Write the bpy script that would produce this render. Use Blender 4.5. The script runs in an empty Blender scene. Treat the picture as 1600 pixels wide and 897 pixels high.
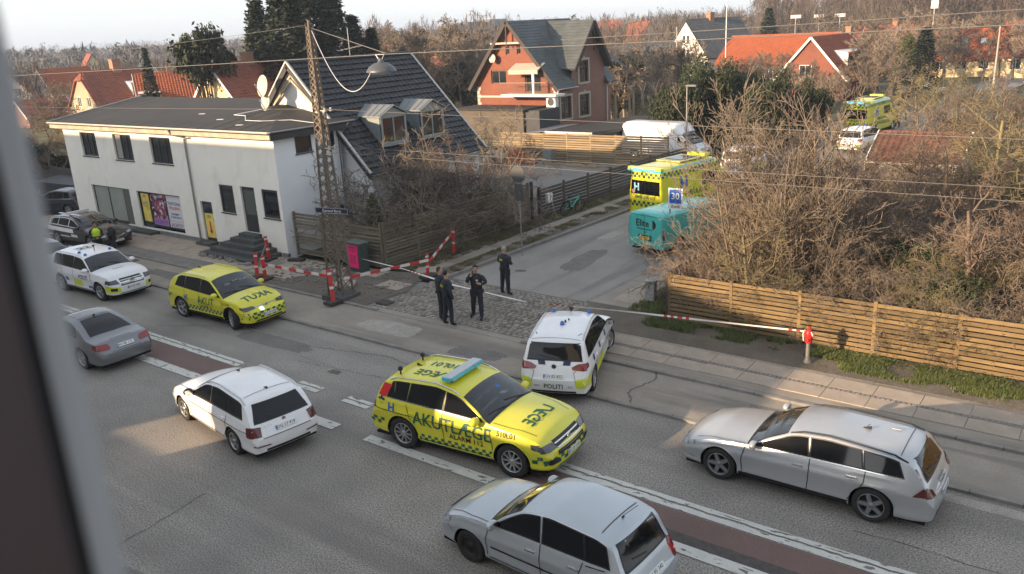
import bpy, bmesh, math, random
import numpy as np
from mathutils import Vector, Matrix, noise
from mathutils.bvhtree import BVHTree
R = math.radians
sc = bpy.context.scene
COL = sc.collection
random.seed(7); np.random.seed(7)
rnd = random.uniform

# ------------------------------------------------------------------ camera, sky, sun, exposure
CAMH, FPX, PITCH, ROLL, YAW = 9.0387, 1288.76, R(17.376), R(-3.1312), R(-37.8)
def cam_axes():
    F = Vector((0, math.cos(PITCH), -math.sin(PITCH))); Rt = Vector((1, 0, 0)); U = Rt.cross(F)
    c, s = math.cos(ROLL), math.sin(ROLL)
    r2 = Rt * c + U * s; u2 = U * c - Rt * s
    M = Matrix.Rotation(-YAW, 3, 'Z')
    return M @ r2, M @ u2, M @ F
CR, CU, CF = cam_axes()
CAM = Vector((0, 0, CAMH))
cd = bpy.data.cameras.new('camera'); cam = bpy.data.objects.new('camera', cd); COL.objects.link(cam)
cam.matrix_world = Matrix(((CR.x, CU.x, -CF.x, 0), (CR.y, CU.y, -CF.y, 0), (CR.z, CU.z, -CF.z, CAMH), (0, 0, 0, 1)))
cd.sensor_width = 36; cd.lens = 36 * FPX / 1600; cd.clip_start = 0.02; cd.clip_end = 6000
cd.dof.use_dof = True; cd.dof.focus_distance = 26; cd.dof.aperture_fstop = cd.lens / 3.2
sc.camera = cam
SUN_EL, SUN_AZ = R(15.0), math.atan2(-1.2, -0.55)      # azimuth (math angle) of the direction towards the sun
w = bpy.data.worlds.new('World'); sc.world = w; w.use_nodes = True
nt = w.node_tree; bg = nt.nodes['Background']
sky = nt.nodes.new('ShaderNodeTexSky'); sky.sky_type = 'NISHITA'; sky.sun_disc = False
sky.sun_elevation = SUN_EL; sky.sun_rotation = math.pi / 2 - SUN_AZ
sky.air_density = 1.0; sky.dust_density = 1.0; sky.ozone_density = 1.0; sky.altitude = 0
hs_ = nt.nodes.new('ShaderNodeHueSaturation'); hs_.inputs['Saturation'].default_value = 0.42; tn = nt.nodes.new('ShaderNodeVectorMath'); tn.operation = 'MULTIPLY'; tn.inputs[1].default_value = (0.985, 1.0, 1.03)
nt.links.new(sky.outputs[0], hs_.inputs['Color']); nt.links.new(hs_.outputs[0], tn.inputs[0]); vl = nt.nodes.new('ShaderNodeMix'); vl.data_type = 'RGBA'; vl.inputs[0].default_value = 0.72; vl.inputs[7].default_value = (0.87, 0.94, 1.03, 1); nt.links.new(tn.outputs[0], vl.inputs[6]); nt.links.new(vl.outputs[2], bg.inputs[0]); bg.inputs[1].default_value = 0.15   # thin even veil of cloud
sl = bpy.data.lights.new('sun', 'SUN'); sl.energy = 2.4; sl.angle = R(0.7); sl.color = (1.0, 0.72, 0.46)
so = bpy.data.objects.new('sun', sl); COL.objects.link(so)
sd = Vector((math.cos(SUN_AZ) * math.cos(SUN_EL), math.sin(SUN_AZ) * math.cos(SUN_EL), math.sin(SUN_EL)))
so.rotation_euler = sd.to_track_quat('Z', 'Y').to_euler(); so.location = (0, -30, 40)
sc.view_settings.view_transform = 'Standard'; sc.view_settings.look = 'None'
sc.view_settings.exposure = 2.08; sc.view_settings.gamma = 1
sc.cycles.max_bounces = 6; sc.cycles.diffuse_bounces = 3; sc.cycles.glossy_bounces = 3
sc.cycles.transparent_max_bounces = 8; sc.cycles.volume_bounces = 0
sc.cycles.use_denoising = True; sc.cycles.sample_clamp_indirect = 4

def ray(px, py):
    return CF * FPX + CR * (px - 800) - CU * (py - 448.5)
def W(px, py, s=None, t=None, z=None):
    """the point of a plane s=, t= or z= that is seen at a pixel of the photograph (used as a tape measure)"""
    d = ray(px, py)
    k = (s / d.x) if s is not None else (t / d.y) if t is not None else ((z - CAMH) / d.z)
    return CAM + d * k
def at(px, dist, z=0.0):
    """ground point in the vertical plane through picture column px at a horizontal distance"""
    y = 300.0
    for _ in range(30):
        d = ray(px, y); h = math.hypot(d.x, d.y); zz = CAMH + d.z / h * dist
        y += (zz - z) * FPX / dist * 0.9
    d = ray(px, y); h = math.hypot(d.x, d.y)
    return Vector((d.x / h * dist, d.y / h * dist, z))
def ztop(px, py, dist):
    d = ray(px, py); return CAMH + d.z / math.hypot(d.x, d.y) * dist

# ------------------------------------------------------------------ materials
MATS = {}
def mat(name, col, rough=0.7, metal=0.0, var=0.0, vscale=3.0, bump=0.0, bscale=20.0, spec=0.5, coat=0.0, emit=None, estr=0.0, col2=None, trans=0.0, vdet=4.0, obj=False, stretch=None, grain=0.0, gscale=200.0):
    if name in MATS: return MATS[name]
    m = bpy.data.materials.new(name); m.use_nodes = True; n = m.node_tree.nodes; l = m.node_tree.links
    b = n['Principled BSDF']
    b.inputs['Base Color'].default_value = (*col, 1); b.inputs['Roughness'].default_value = rough
    b.inputs['Metallic'].default_value = metal; b.inputs['Specular IOR Level'].default_value = spec
    b.inputs['Coat Weight'].default_value = coat; b.inputs['Coat Roughness'].default_value = 0.06
    if trans: b.inputs['Transmission Weight'].default_value = trans
    if emit: b.inputs['Emission Color'].default_value = (*emit, 1); b.inputs['Emission Strength'].default_value = estr
    tc = n.new('ShaderNodeTexCoord'); mp = n.new('ShaderNodeMapping'); l.new(tc.outputs['Object'], mp.inputs[0])
    if stretch: mp.inputs['Scale'].default_value = stretch
    if obj:
        oi = n.new('ShaderNodeObjectInfo'); cb = n.new('ShaderNodeCombineXYZ')
        mu = n.new('ShaderNodeMath'); mu.operation = 'MULTIPLY'; mu.inputs[1].default_value = 37
        l.new(oi.outputs['Random'], mu.inputs[0]); l.new(mu.outputs[0], cb.inputs[0]); l.new(mu.outputs[0], cb.inputs[1]); l.new(cb.outputs[0], mp.inputs['Location'])
    last = None
    if var or col2:
        nz = n.new('ShaderNodeTexNoise'); nz.inputs['Scale'].default_value = vscale; nz.inputs['Detail'].default_value = vdet
        nz.inputs['Roughness'].default_value = 0.65
        l.new(mp.outputs[0], nz.inputs[0])
        mr = n.new('ShaderNodeMapRange'); mr.inputs[1].default_value = 0.3; mr.inputs[2].default_value = 0.7
        l.new(nz.outputs[0], mr.inputs[0])
        mx = n.new('ShaderNodeMix'); mx.data_type = 'RGBA'; l.new(mr.outputs[0], mx.inputs[0])
        c2 = col2 or tuple(min(1, c * (1 + var)) for c in col); c1 = col if col2 else tuple(c * (1 - var) for c in col)
        mx.inputs[6].default_value = (*c1, 1); mx.inputs[7].default_value = (*c2, 1); last = mx.outputs[2]
    if grain:
        g = n.new('ShaderNodeTexNoise'); g.inputs['Scale'].default_value = gscale; g.inputs['Detail'].default_value = 2
        l.new(mp.outputs[0], g.inputs[0])
        m2 = n.new('ShaderNodeMapRange'); m2.inputs[1].default_value = 0.3; m2.inputs[2].default_value = 0.7
        m2.inputs[3].default_value = 1 - grain; m2.inputs[4].default_value = 1 + grain; l.new(g.outputs[0], m2.inputs[0])
        vm = n.new('ShaderNodeVectorMath'); vm.operation = 'SCALE'
        if last: l.new(last, vm.inputs[0])
        else: vm.inputs[0].default_value = col
        l.new(m2.outputs[0], vm.inputs['Scale']); last = vm.outputs[0]
    if obj:
        hs = n.new('ShaderNodeHueSaturation'); m3 = n.new('ShaderNodeMapRange'); m3.inputs[3].default_value = 0.72; m3.inputs[4].default_value = 1.28
        l.new(oi.outputs['Random'], m3.inputs[0]); l.new(m3.outputs[0], hs.inputs['Value'])
        if last: l.new(last, hs.inputs['Color'])
        else: hs.inputs['Color'].default_value = (*col, 1)
        last = hs.outputs[0]
    if last: l.new(last, b.inputs['Base Color'])
    if bump:
        nb = n.new('ShaderNodeTexNoise'); nb.inputs['Scale'].default_value = bscale; nb.inputs['Detail'].default_value = 5
        l.new(mp.outputs[0], nb.inputs[0]); bp = n.new('ShaderNodeBump'); bp.inputs['Strength'].default_value = bump; bp.inputs['Distance'].default_value = 0.02
        l.new(nb.outputs[0], bp.inputs['Height']); l.new(bp.outputs[0], b.inputs['Normal'])
    MATS[name] = m
    return m
def bricks(name, c1, c2, mortar, bw=0.23, bh=0.07, axis='x'):
    """fine brick relief for walls too far away to tell the bricks apart"""
    m = mat(name, c1, 0.85, bump=0.2, bscale=8); n = m.node_tree.nodes; l = m.node_tree.links
    b = n['Principled BSDF']; br = n.new('ShaderNodeTexBrick'); geo = n.new('ShaderNodeNewGeometry'); sx = n.new('ShaderNodeSeparateXYZ'); cx = n.new('ShaderNodeCombineXYZ')
    l.new(geo.outputs['Position'], sx.inputs[0])
    ad = n.new('ShaderNodeMath'); l.new(sx.outputs[0], ad.inputs[0]); l.new(sx.outputs[1], ad.inputs[1])
    l.new(ad.outputs[0], cx.inputs[0]); l.new(sx.outputs[2], cx.inputs[1]); l.new(cx.outputs[0], br.inputs[0])
    br.inputs['Color1'].default_value = (*c1, 1); br.inputs['Color2'].default_value = (*c2, 1); br.inputs['Mortar'].default_value = (*mortar, 1)
    br.inputs['Scale'].default_value = 1; br.inputs['Brick Width'].default_value = bw; br.inputs['Row Height'].default_value = bh; br.inputs['Mortar Size'].default_value = 0.008
    nz = n.new('ShaderNodeTexNoise'); nz.inputs['Scale'].default_value = 1.3; nz.inputs['Detail'].default_value = 6
    mr = n.new('ShaderNodeMapRange'); mr.inputs[1].default_value = .3; mr.inputs[2].default_value = .7; mr.inputs[3].default_value = .7; mr.inputs[4].default_value = 1.2
    l.new(nz.outputs[0], mr.inputs[0]); vm = n.new('ShaderNodeVectorMath'); vm.operation = 'SCALE'; l.new(br.outputs[0], vm.inputs[0]); l.new(mr.outputs[0], vm.inputs['Scale'])
    l.new(vm.outputs[0], b.inputs['Base Color'])
    return m

# ------------------------------------------------------------------ object and mesh helpers
def tag(o, label=None, cat=None, group=None, kind=None, category=None):
    cat = cat or category
    if label: o['label'] = label
    if cat: o['category'] = cat
    if group: o['group'] = group
    if kind: o['kind'] = kind
    return o
def empty(name, loc=(0, 0, 0), rz=0.0, label=None, cat=None, group=None, parent=None):
    o = bpy.data.objects.new(name, None); COL.objects.link(o); o.location = loc; o.rotation_euler = (0, 0, rz); o.parent = parent
    o.empty_display_size = 0.2
    return tag(o, label, cat, group)
def link(name, me, parent=None, loc=None, rot=None, **k):
    o = bpy.data.objects.new(name, me); COL.objects.link(o); o.parent = parent
    if loc is not None: o.location = loc
    if rot is not None: o.rotation_euler = rot
    return tag(o, **k)
def clone(o, parent=None, kids=None):
    kids = kids if kids is not None else {}
    if not kids:
        for x in COL.objects:
            if x.parent: kids.setdefault(x.parent.name, []).append(x)
    c = o.copy(); COL.objects.link(c); c.parent = parent
    for ch in kids.get(o.name, []): clone(ch, c, kids)
    return c
class MB:
    """collects shapes into one mesh"""
    def __init__(s): s.v = []; s.f = []; s.m = []; s.sm = []
    def add(s, vs, fs, m=0, smooth=False):
        b = len(s.v); s.v.extend([tuple(v) for v in vs])
        for f in fs: s.f.append(tuple(b + i for i in f)); s.m.append(m); s.sm.append(smooth)
        return s
    def box(s, x0, x1, y0, y1, z0, z1, m=0, M=None):
        vs = [Vector((x, y, z)) for z in (z0, z1) for y in (y0, y1) for x in (x0, x1)]
        if M is not None: vs = [M @ v for v in vs]
        return s.add(vs, [(0, 2, 3, 1), (4, 5, 7, 6), (0, 1, 5, 4), (2, 6, 7, 3), (0, 4, 6, 2), (1, 3, 7, 5)], m)
    def beam(s, p, q, w, h, m=0, up=(0, 0, 1)):
        """a square-section bar from p to q, w wide and h deep"""
        p, q = Vector(p), Vector(q); d = (q - p); L = d.length
        if L < 1e-6: return s
        d /= L; a = d.cross(Vector(up))
        if a.length < 1e-3: a = d.cross(Vector((1, 0, 0)))
        a.normalize(); b = a.cross(d)
        M = Matrix(((d.x, a.x, b.x, p.x), (d.y, a.y, b.y, p.y), (d.z, a.z, b.z, p.z), (0, 0, 0, 1)))
        return s.box(0, L, -w / 2, w / 2, -h / 2, h / 2, m, M)
    def cyl(s, p, q, r0, r1=None, n=8, m=0, caps=True, smooth=True):
        p, q = Vector(p), Vector(q); r1 = r0 if r1 is None else r1; d = (q - p).normalized()
        a = d.cross(Vector((0, 0, 1)) if abs(d.z) < .95 else Vector((1, 0, 0))).normalized(); b = d.cross(a)
        vs = []; 
        for c, r in ((p, r0), (q, r1)):
            for i in range(n):
                t = 2 * math.pi * i / n; vs.append(c + a * math.cos(t) * r + b * math.sin(t) * r)
        s.add(vs, [(i, (i + 1) % n, n + (i + 1) % n, n + i) for i in range(n)], m, smooth)
        if caps: s.add(vs, [tuple(range(n))[::-1], tuple(range(n, 2 * n))], m)
        return s
    def tube(s, pts, r, n=6, m=0):
        for i in range(len(pts) - 1):
            a = r[i] if hasattr(r, '__len__') else r; b = r[i + 1] if hasattr(r, '__len__') else r
            s.cyl(pts[i], pts[i + 1], a, b, n, m, caps=(i in (0, len(pts) - 2)))
        return s
    def lathe(s, prof, n=16, m=0, M=None, smooth=True):
        """prof: (radius, z) list turned round z"""
        vs = []
        for r, z in prof:
            for i in range(n):
                t = 2 * math.pi * i / n; v = Vector((r * math.cos(t), r * math.sin(t), z)); vs.append(M @ v if M is not None else v)
        fs = []
        for k in range(len(prof) - 1):
            for i in range(n): fs.append((k * n + i, k * n + (i + 1) % n, (k + 1) * n + (i + 1) % n, (k + 1) * n + i))
        return s.add(vs, fs, m, smooth)
    def prism(s, poly, d, m=0, smooth=False):
        """poly: 3-D polygon, d: extrusion vector"""
        n = len(poly); d = Vector(d); vs = [Vector(p) for p in poly] + [Vector(p) + d for p in poly]
        return s.add(vs, [tuple(range(n)), tuple(range(2 * n - 1, n - 1, -1))] + [(i, n + i, n + (i + 1) % n, (i + 1) % n) for i in range(n)], m, smooth)
    def mesh(s, name, mats):
        me = bpy.data.meshes.new(name); me.from_pydata(s.v, [], s.f); me.update()
        for mm in (mats if isinstance(mats, (list, tuple)) else [mats]): me.materials.append(mm)
        me.polygons.foreach_set('material_index', s.m); me.polygons.foreach_set('use_smooth', s.sm)
        bm = bmesh.new(); bm.from_mesh(me); bmesh.ops.recalc_face_normals(bm, faces=bm.faces); bm.to_mesh(me); bm.free()
        return me
    def build(s, name, mats, parent=None, loc=None, rot=None, **k):
        return link(name, s.mesh(name, mats), parent, loc, rot, **k)
def rotz(a, loc=(0, 0, 0)): return Matrix.Translation(Vector(loc)) @ Matrix.Rotation(a, 4, 'Z')
_fonts = {}
def text_geo(txt, size=1.0, bold=0.0, mirror=False, align='CENTER', sx=1.0):
    """flat text as (verts2d, faces)"""
    cu = bpy.data.curves.new('t', 'FONT'); cu.body = txt; cu.size = size; cu.align_x = align; cu.align_y = 'CENTER'; cu.offset = bold * size; cu.resolution_u = 2
    ob = bpy.data.objects.new('t', cu); me = bpy.data.meshes.new_from_object(ob)
    vs = [((-v.co.x if mirror else v.co.x) * sx, v.co.y) for v in me.vertices]; fs = [tuple(p.vertices) for p in me.polygons]
    bpy.data.objects.remove(ob); bpy.data.curves.remove(cu); bpy.data.meshes.remove(me)
    return vs, fs
def flat_text(txt, size, O, U, V, m, parent, name='lettering', bold=0.0, mirror=False, sx=1.0, align='CENTER', mb=None):
    O, U, V = Vector(O), Vector(U).normalized(), Vector(V).normalized()
    vs, fs = text_geo(txt, size, bold, mirror, align, sx); b = mb or MB()
    b.add([O + U * x + V * y for x, y in vs], fs)
    if mb: return
    return b.build(name, m, parent)
# ------------------------------------------------------------------ ground, roads, pavements
M_asph = mat('asphalt', (0.275, 0.252, 0.222), 0.85, var=0.16, vscale=0.5, vdet=8, grain=0.62, gscale=30, bump=0.35, bscale=60)
M_asph2 = mat('asphalt_side', (0.27, 0.25, 0.225), 0.85, var=0.15, vscale=0.45, vdet=8, grain=0.25, gscale=55, bump=0.3, bscale=50)
M_track = mat('asphalt_track', (0.285, 0.25, 0.205), 0.85, var=0.16, vscale=0.7, vdet=8, grain=0.2, gscale=60, bump=0.2, bscale=50)
M_red = mat('red_surface', (0.165, 0.105, 0.09), 0.85, var=0.10, vscale=0.8, vdet=6, grain=0.22, gscale=55, bump=0.3, bscale=60)
M_slab = mat('slab_concrete', (0.36, 0.30, 0.24), 0.85, var=0.16, vscale=1.6, vdet=7, grain=0.12, gscale=60, bump=0.15, bscale=30, obj=False)
M_granite = mat('granite_kerb', (0.22, 0.205, 0.185), 0.8, var=0.2, vscale=3, grain=0.2, gscale=80, bump=0.2, bscale=30)
M_soil = mat('soil', (0.10, 0.085, 0.065), 0.95, col2=(0.16, 0.14, 0.11), vscale=1.2, vdet=8, grain=0.3, gscale=30, bump=0.8, bscale=12)
M_gravel = mat('gravel', (0.20, 0.19, 0.175), 0.95, var=0.15, vscale=0.5, vdet=8, grain=0.25, gscale=30, bump=0.6, bscale=25)
M_grass = mat('lawn_ground', (0.055, 0.07, 0.025), 0.95, col2=(0.11, 0.10, 0.055), vscale=0.5, vdet=8, grain=0.3, gscale=15, bump=0.8, bscale=10)
def wear(m, sx, sy, strength, col=(0.06, 0.055, 0.05), thr=0.5, wid=0.15, scale=1.0):
    """stains and tyre-darkened streaks with their own shape, stretched along the road"""
    n = m.node_tree.nodes; l = m.node_tree.links; b = n['Principled BSDF']; src = b.inputs['Base Color'].links[0].from_socket
    tc = n.new('ShaderNodeTexCoord'); mp = n.new('ShaderNodeMapping'); mp.inputs['Scale'].default_value = (sx, sy, 1); l.new(tc.outputs['Object'], mp.inputs[0])
    nz = n.new('ShaderNodeTexNoise'); nz.inputs['Scale'].default_value = scale; nz.inputs['Detail'].default_value = 7; nz.inputs['Distortion'].default_value = 0.4; l.new(mp.outputs[0], nz.inputs[0])
    mr = n.new('ShaderNodeMapRange'); mr.inputs[1].default_value = thr; mr.inputs[2].default_value = thr + wid; mr.inputs[4].default_value = strength; l.new(nz.outputs[0], mr.inputs[0])
    mx = n.new('ShaderNodeMix'); mx.data_type = 'RGBA'; l.new(mr.outputs[0], mx.inputs[0]); l.new(src, mx.inputs[6]); mx.inputs[7].default_value = (*col, 1)
    l.new(mx.outputs[2], b.inputs['Base Color'])
wear(M_asph, 0.05, 0.8, 0.5, (.12,.11,.10), .46, .2); wear(M_asph, .16, .16, .35, (.14,.13,.12), .5, .12); wear(M_asph, 0.5, 0.5, 0.25, (0.23, 0.2, 0.17), 0.55, 0.1)
wear(M_asph2, 1.1, 0.12, 0.4, (0.08, 0.075, 0.07)); wear(M_asph2, 0.5, 0.3, 0.4, (0.24, 0.22, 0.2), 0.56, 0.06)
wear(M_track, 0.15, 1.4, 0.45, (0.10, 0.09, 0.08), 0.52, 0.1); wear(M_track, 0.8, 0.8, 0.4, (0.26, 0.235, 0.2), 0.55, 0.08)
wear(M_slab, 1.2, 1.2, 0.5, (0.13, 0.115, 0.095), 0.56, 0.1)

def sheet(name, pts, z, m, kind='structure', parent=None, **k):
    b = MB(); b.add([(x, y, z) for x, y in pts], [tuple(range(len(pts)))]); o = b.build(name, m, parent, **k)
    if kind: o['kind'] = kind
    return o
def rect(x0, x1, y0, y1): return [(x0, y0), (x1, y0), (x1, y1), (x0, y1)]
# wide terrain, gently uneven far away
def terrain():
    n = 90; vs = []; fs = []
    g = np.sign(np.linspace(-1, 1, n)) * np.abs(np.linspace(-1, 1, n)) ** 2.5 * 2600
    for y in g:
        for x in g:
            d = math.hypot(x, y - 40)
            z = -0.06
            if d > 260: z += (d - 260) * 0.004 * (0.6 + 0.8 * noise.noise(Vector((x / 500, y / 500, 0))))
            vs.append((x, y + 40, z))
    for j in range(n - 1):
        for i in range(n - 1): a = j * n + i; fs.append((a, a + 1, a + n + 1, a + n))
    b = MB(); b.add(vs, fs, smooth=True); b.build('ground', M_grass, kind='structure')
terrain()
sheet('road', rect(-160, 90, -1.0, 16.22), 0.0, M_asph)
# red median strip with its dark seam
for x0, x1 in ((-160, -20.4), (-9.6, 90)):
    sheet('median_strip', rect(x0, x1, 11.9, 12.75), 0.005, M_red)
M_seam = mat('tar_seam', (0.075, 0.065, 0.06), 0.8, var=0.3, vscale=8)
sheet('tar_seam', rect(-9.6, 90, 11.84, 12.12), 0.009, M_seam)
# painted markings: separate worn strips
M_paint = mat('road_paint', (0.56, 0.55, 0.5), 0.75, var=0.10, vscale=2.5, grain=0.1, gscale=60)
wear(M_paint, 2.2, 7.0, 0.95, (0.13, 0.12, 0.11), 0.60, 0.03, 1.6)
def line(x0, x1, y0, y1):
    sheet('lane_marking', rect(x0, x1, y0, y1), 0.0135, M_paint)
def worn_line(x0, x1, y, w):
    """painted line rubbed through along a crooked dark split"""
    n = max(4, int((x1 - x0) / 0.12)); b = MB(); a1 = []; a2 = []; c1 = []; c2 = []
    for i in range(n + 1):
        x = x0 + (x1 - x0) * i / n; j = 0.03 * noise.noise(Vector((x * 1.5, y, 0))) + rnd(-.012, .012)
        a1.append((x, y, .0135)); a2.append((x, y + w * .48 + j + rnd(-.012, .012), .0135)); c1.append((x, y + w * .64 + j + rnd(-.01, .01), .0135)); c2.append((x, y + w, .0135))
    for p, q in ((a1, a2), (c1, c2)):
        for i in range(n): b.add([p[i], p[i + 1], q[i + 1], q[i]], [(0, 1, 2, 3)])
    b.build('lane_marking', M_paint, kind='structure')
line(-13.65, -8.0, 11.55, 11.83); line(-7.95, 90, 11.55, 11.83)
worn_line(-9.6, 8, 12.78, 0.36)
worn_line(-60, -20.3, 12.78, 0.34); line(-60, -22.35, 11.55, 11.86); line(-22.3, -20.1, 11.55, 11.86)
for x in (-17.7, -15.75, -19.6): worn_line(x, x + 0.95, 12.76, 0.34)
for x in (-15.65, -17.6): line(x, x + 0.95, 11.52, 11.84)
# cracks in the road
M_crack = mat('crack_tar', (0.085, 0.078, 0.07), 0.9)
def crack(pts, z, wd=0.02, name='road_crack'):
    b = MB(); fine = []
    for i in range(len(pts) - 1):
        for k in range(14):
            f = k / 14; x = pts[i][0] * (1 - f) + pts[i + 1][0] * f; y = pts[i][1] * (1 - f) + pts[i + 1][1] * f
            fine.append((x + rnd(-.04, .04), y + rnd(-.04, .04)))
    fine.append(pts[-1])
    for i in range(len(fine) - 1):
        (x0, y0), (x1, y1) = fine[i], fine[i + 1]; L = math.hypot(x1 - x0, y1 - y0) or 1; nx, ny = -(y1 - y0) / L, (x1 - x0) / L; h = wd * rnd(.4, 1.2) / 2
        b.add([(x0 - nx * h, y0 - ny * h, z), (x1 - nx * h, y1 - ny * h, z), (x1 + nx * h, y1 + ny * h, z), (x0 + nx * h, y0 + ny * h, z)], [(0, 1, 2, 3)])
    return b.build(name, M_crack, kind='structure')
crack([(-26, 13.6), (-23, 15.2), (-20, 14.9), (-17, 15.6), (-13.5, 15.3)], 0.004, 0.03)
crack([(-19, 14.0), (-16, 14.4), (-13, 14.8), (-9, 14.6)], 0.004, 0.02)
crack([(-3.2, 13.9), (2, 13.8), (8, 14.0)], 0.004, 0.025)
crack([(-14.8, 8.1), (-14.5, 5.5), (-13.6, 3.2)], 0.004, 0.025)
crack([(-9.2, 16.4), (-9.6, 17.0), (-9.3, 17.9), (-9.5, 18.4)], 0.066, 0.03)
crack([(-12.5, 16.4), (-12.2, 17.3), (-12.9, 18.3)], 0.066, 0.025)
# cycle track: raised 6 cm; pavement raised 12 cm
def slabbox(name, x0, x1, y0, y1, z0, z1, m, **k): return MB().box(x0, x1, y0, y1, z0, z1).build(name, m, kind='structure', **k)
slabbox('cycle_track', -160, 90, 16.34, 18.30, -0.04, 0.06, M_track)
def kerb_row(y0, y1, x0, x1, z1, length=0.9, gap=0.012):
    root = empty('kerb'); root['kind'] = 'structure'
    mes = [MB().box(0, length - gap, 0, y1 - y0, -0.05, z1 + dz).mesh('kerb_stone', M_granite) for dz in (0, 0.004, -0.004)]
    x = x0
    while x < x1:
        if len(root.children) > 5000: break
        link('kerb_stone', random.choice(mes), root, (x, y0 + rnd(-.004, .004), 0)); x += length
    return root
kerb_row(16.22, 16.34, -44, 6, 0.065); kerb_row(18.30, 18.42, -48, -20.6, 0.125); kerb_row(18.30, 18.42, -14.0, 6, 0.125)
slabbox('kerb', -160, -44, 16.22, 16.34, -.05, .065, M_granite); slabbox('kerb', 6, 90, 16.22, 16.34, -.05, .065, M_granite)
slabbox('kerb', -160, -48, 18.30, 18.42, -.05, .125, M_granite); slabbox('kerb', 6, 90, 18.30, 18.42, -.05, .125, M_granite)
# base of the pavements
slabbox('pavement', -160, -20.6, 18.42, 21.5, -.05, .10, M_gravel)
slabbox('pavement', -14.0, 90, 18.42, 20.4, -.05, .10, M_track)
M_gar = M_soil
slabbox('verge', -14.0, 90, 20.4, 22.6, -.05, .11, M_soil)
# slabs: one object each
def slab_field(x0, x1, y0, y1, lx, ly, z, root, gap=0.014, jit=0.006, skip=None, m=None):
    mes = [MB().box(gap / 2, lx - gap / 2, gap / 2, ly - gap / 2, -0.06, 0).mesh('paving_slab', m or M_slab) for _ in range(1)]
    y = y0; r = 0
    while y + ly <= y1 + 0.01:
        x = x0 + (0.35 * lx if r % 2 else 0)
        while x + lx <= x1 + .01:
            if not (skip and skip(x, y)):
                o = link('paving_slab', mes[0], root, (x, y, z + rnd(-jit, jit))); o.rotation_euler = (rnd(-.006, .006), rnd(-.004, .004), rnd(-.004, .004))
            x += lx
        y += ly; r += 1
pr = empty('footpath', label=None); pr['kind'] = 'structure'
slab_field(-13.8, 5, 18.86, 19.46, 1.05, 0.60, 0.118, pr); slab_field(-13.8, 5, 19.60, 20.22, 1.05, 0.62, 0.118, pr)
cs = MB()
x = -13.8
while x < 5:
    cs.box(x + .008, x + .105, 19.475, 19.585, .03, .122 + rnd(-.004, .004)); x += .115
o = cs.build('cobble_band', M_granite, pr); o['kind'] = 'stuff'
pl = empty('footpath'); pl['kind'] = 'structure'
slab_field(-50, -28.6, 19.3, 21.3, 1.25, 0.66, 0.118, pl, skip=lambda x, y: random.random() < .06)
slab_field(-28.6, -25.6, 19.2, 21.6, 1.4, 0.8, 0.13, pl, skip=lambda x, y: x > -27 and y > 20.9)
slab_field(-24.6, -21.0, 20.2, 21.9, 1.2, 0.85, 0.135, pl, jit=.02, skip=lambda x, y: random.random() < .35)
cs = MB(); x = -48
while x < -21:
    for yy in (18.46, 18.58, 18.7, 18.82): cs.box(x + .008, x + .112, yy, yy + .105, .03, .112 + rnd(-.006, .006))
    x += .12
o = cs.build('cobble_band', M_granite, pl); o['kind'] = 'stuff'
# dirt where the pavement is dug up
sheet('dirt_patch', [(-27.6, 18.45), (-20.8, 18.45), (-20.6, 20.3), (-21.4, 22.4), (-23.2, 21.9), (-25.4, 21.4), (-25.6, 19.9), (-27.2, 19.3)], 0.124, M_soil)
# concrete apron where the side street meets the road
slabbox('crossing_apron', -20.6, -14.0, 18.3, 18.62, -.05, .075, M_track)
# cobbles of the crossing
slabbox('crossing_bed', -20.6, -14.0, 18.62, 22.5, -.05, .06, M_soil)
M_cob2 = mat('cobble_dark', (0.17, 0.152, 0.125), 0.85, var=0.3, vscale=3, grain=0.15, gscale=60); M_cob3 = mat('cobble_pale', (0.30, 0.27, 0.225), 0.85, var=0.25, vscale=3, grain=0.15, gscale=60)
M_cob = mat('cobble_granite', (0.25, 0.225, 0.19), 0.85, var=0.28, vscale=2.2, vdet=6, grain=0.15, gscale=60, bump=0.2, bscale=30)
cb = MB(); y = 18.64; r = 0
while y < 22.35:
    x = -20.75 + (0.12 if r % 2 else 0)
    while x < -14.05:
        lx = rnd(.17, .25); 
        hz = .088 + rnd(-.004, .004) + .006 * noise.noise(Vector((x, y, 3))); d = .014
        x1 = min(x + lx, -14.0); y1 = y + .13
        cb.add([(x, y, .03), (x1, y, .03), (x1, y1, .03), (x, y1, .03), (x + d, y + d, hz), (x1 - d, y + d, hz + rnd(-.004, .004)), (x1 - d, y1 - d, hz), (x + d, y1 - d, hz)],
               [(4, 5, 6, 7), (0, 1, 5, 4), (1, 2, 6, 5), (2, 3, 7, 6), (3, 0, 4, 7)], random.choice((0, 0, 0, 1, 2)))
        x = x1 + .02
    y += .15; r += 1
tag(cb.build('cobblestones', [M_cob, M_cob2, M_cob3]), kind='stuff', label='worn grey cobblestones paving the mouth of the side street')
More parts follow.
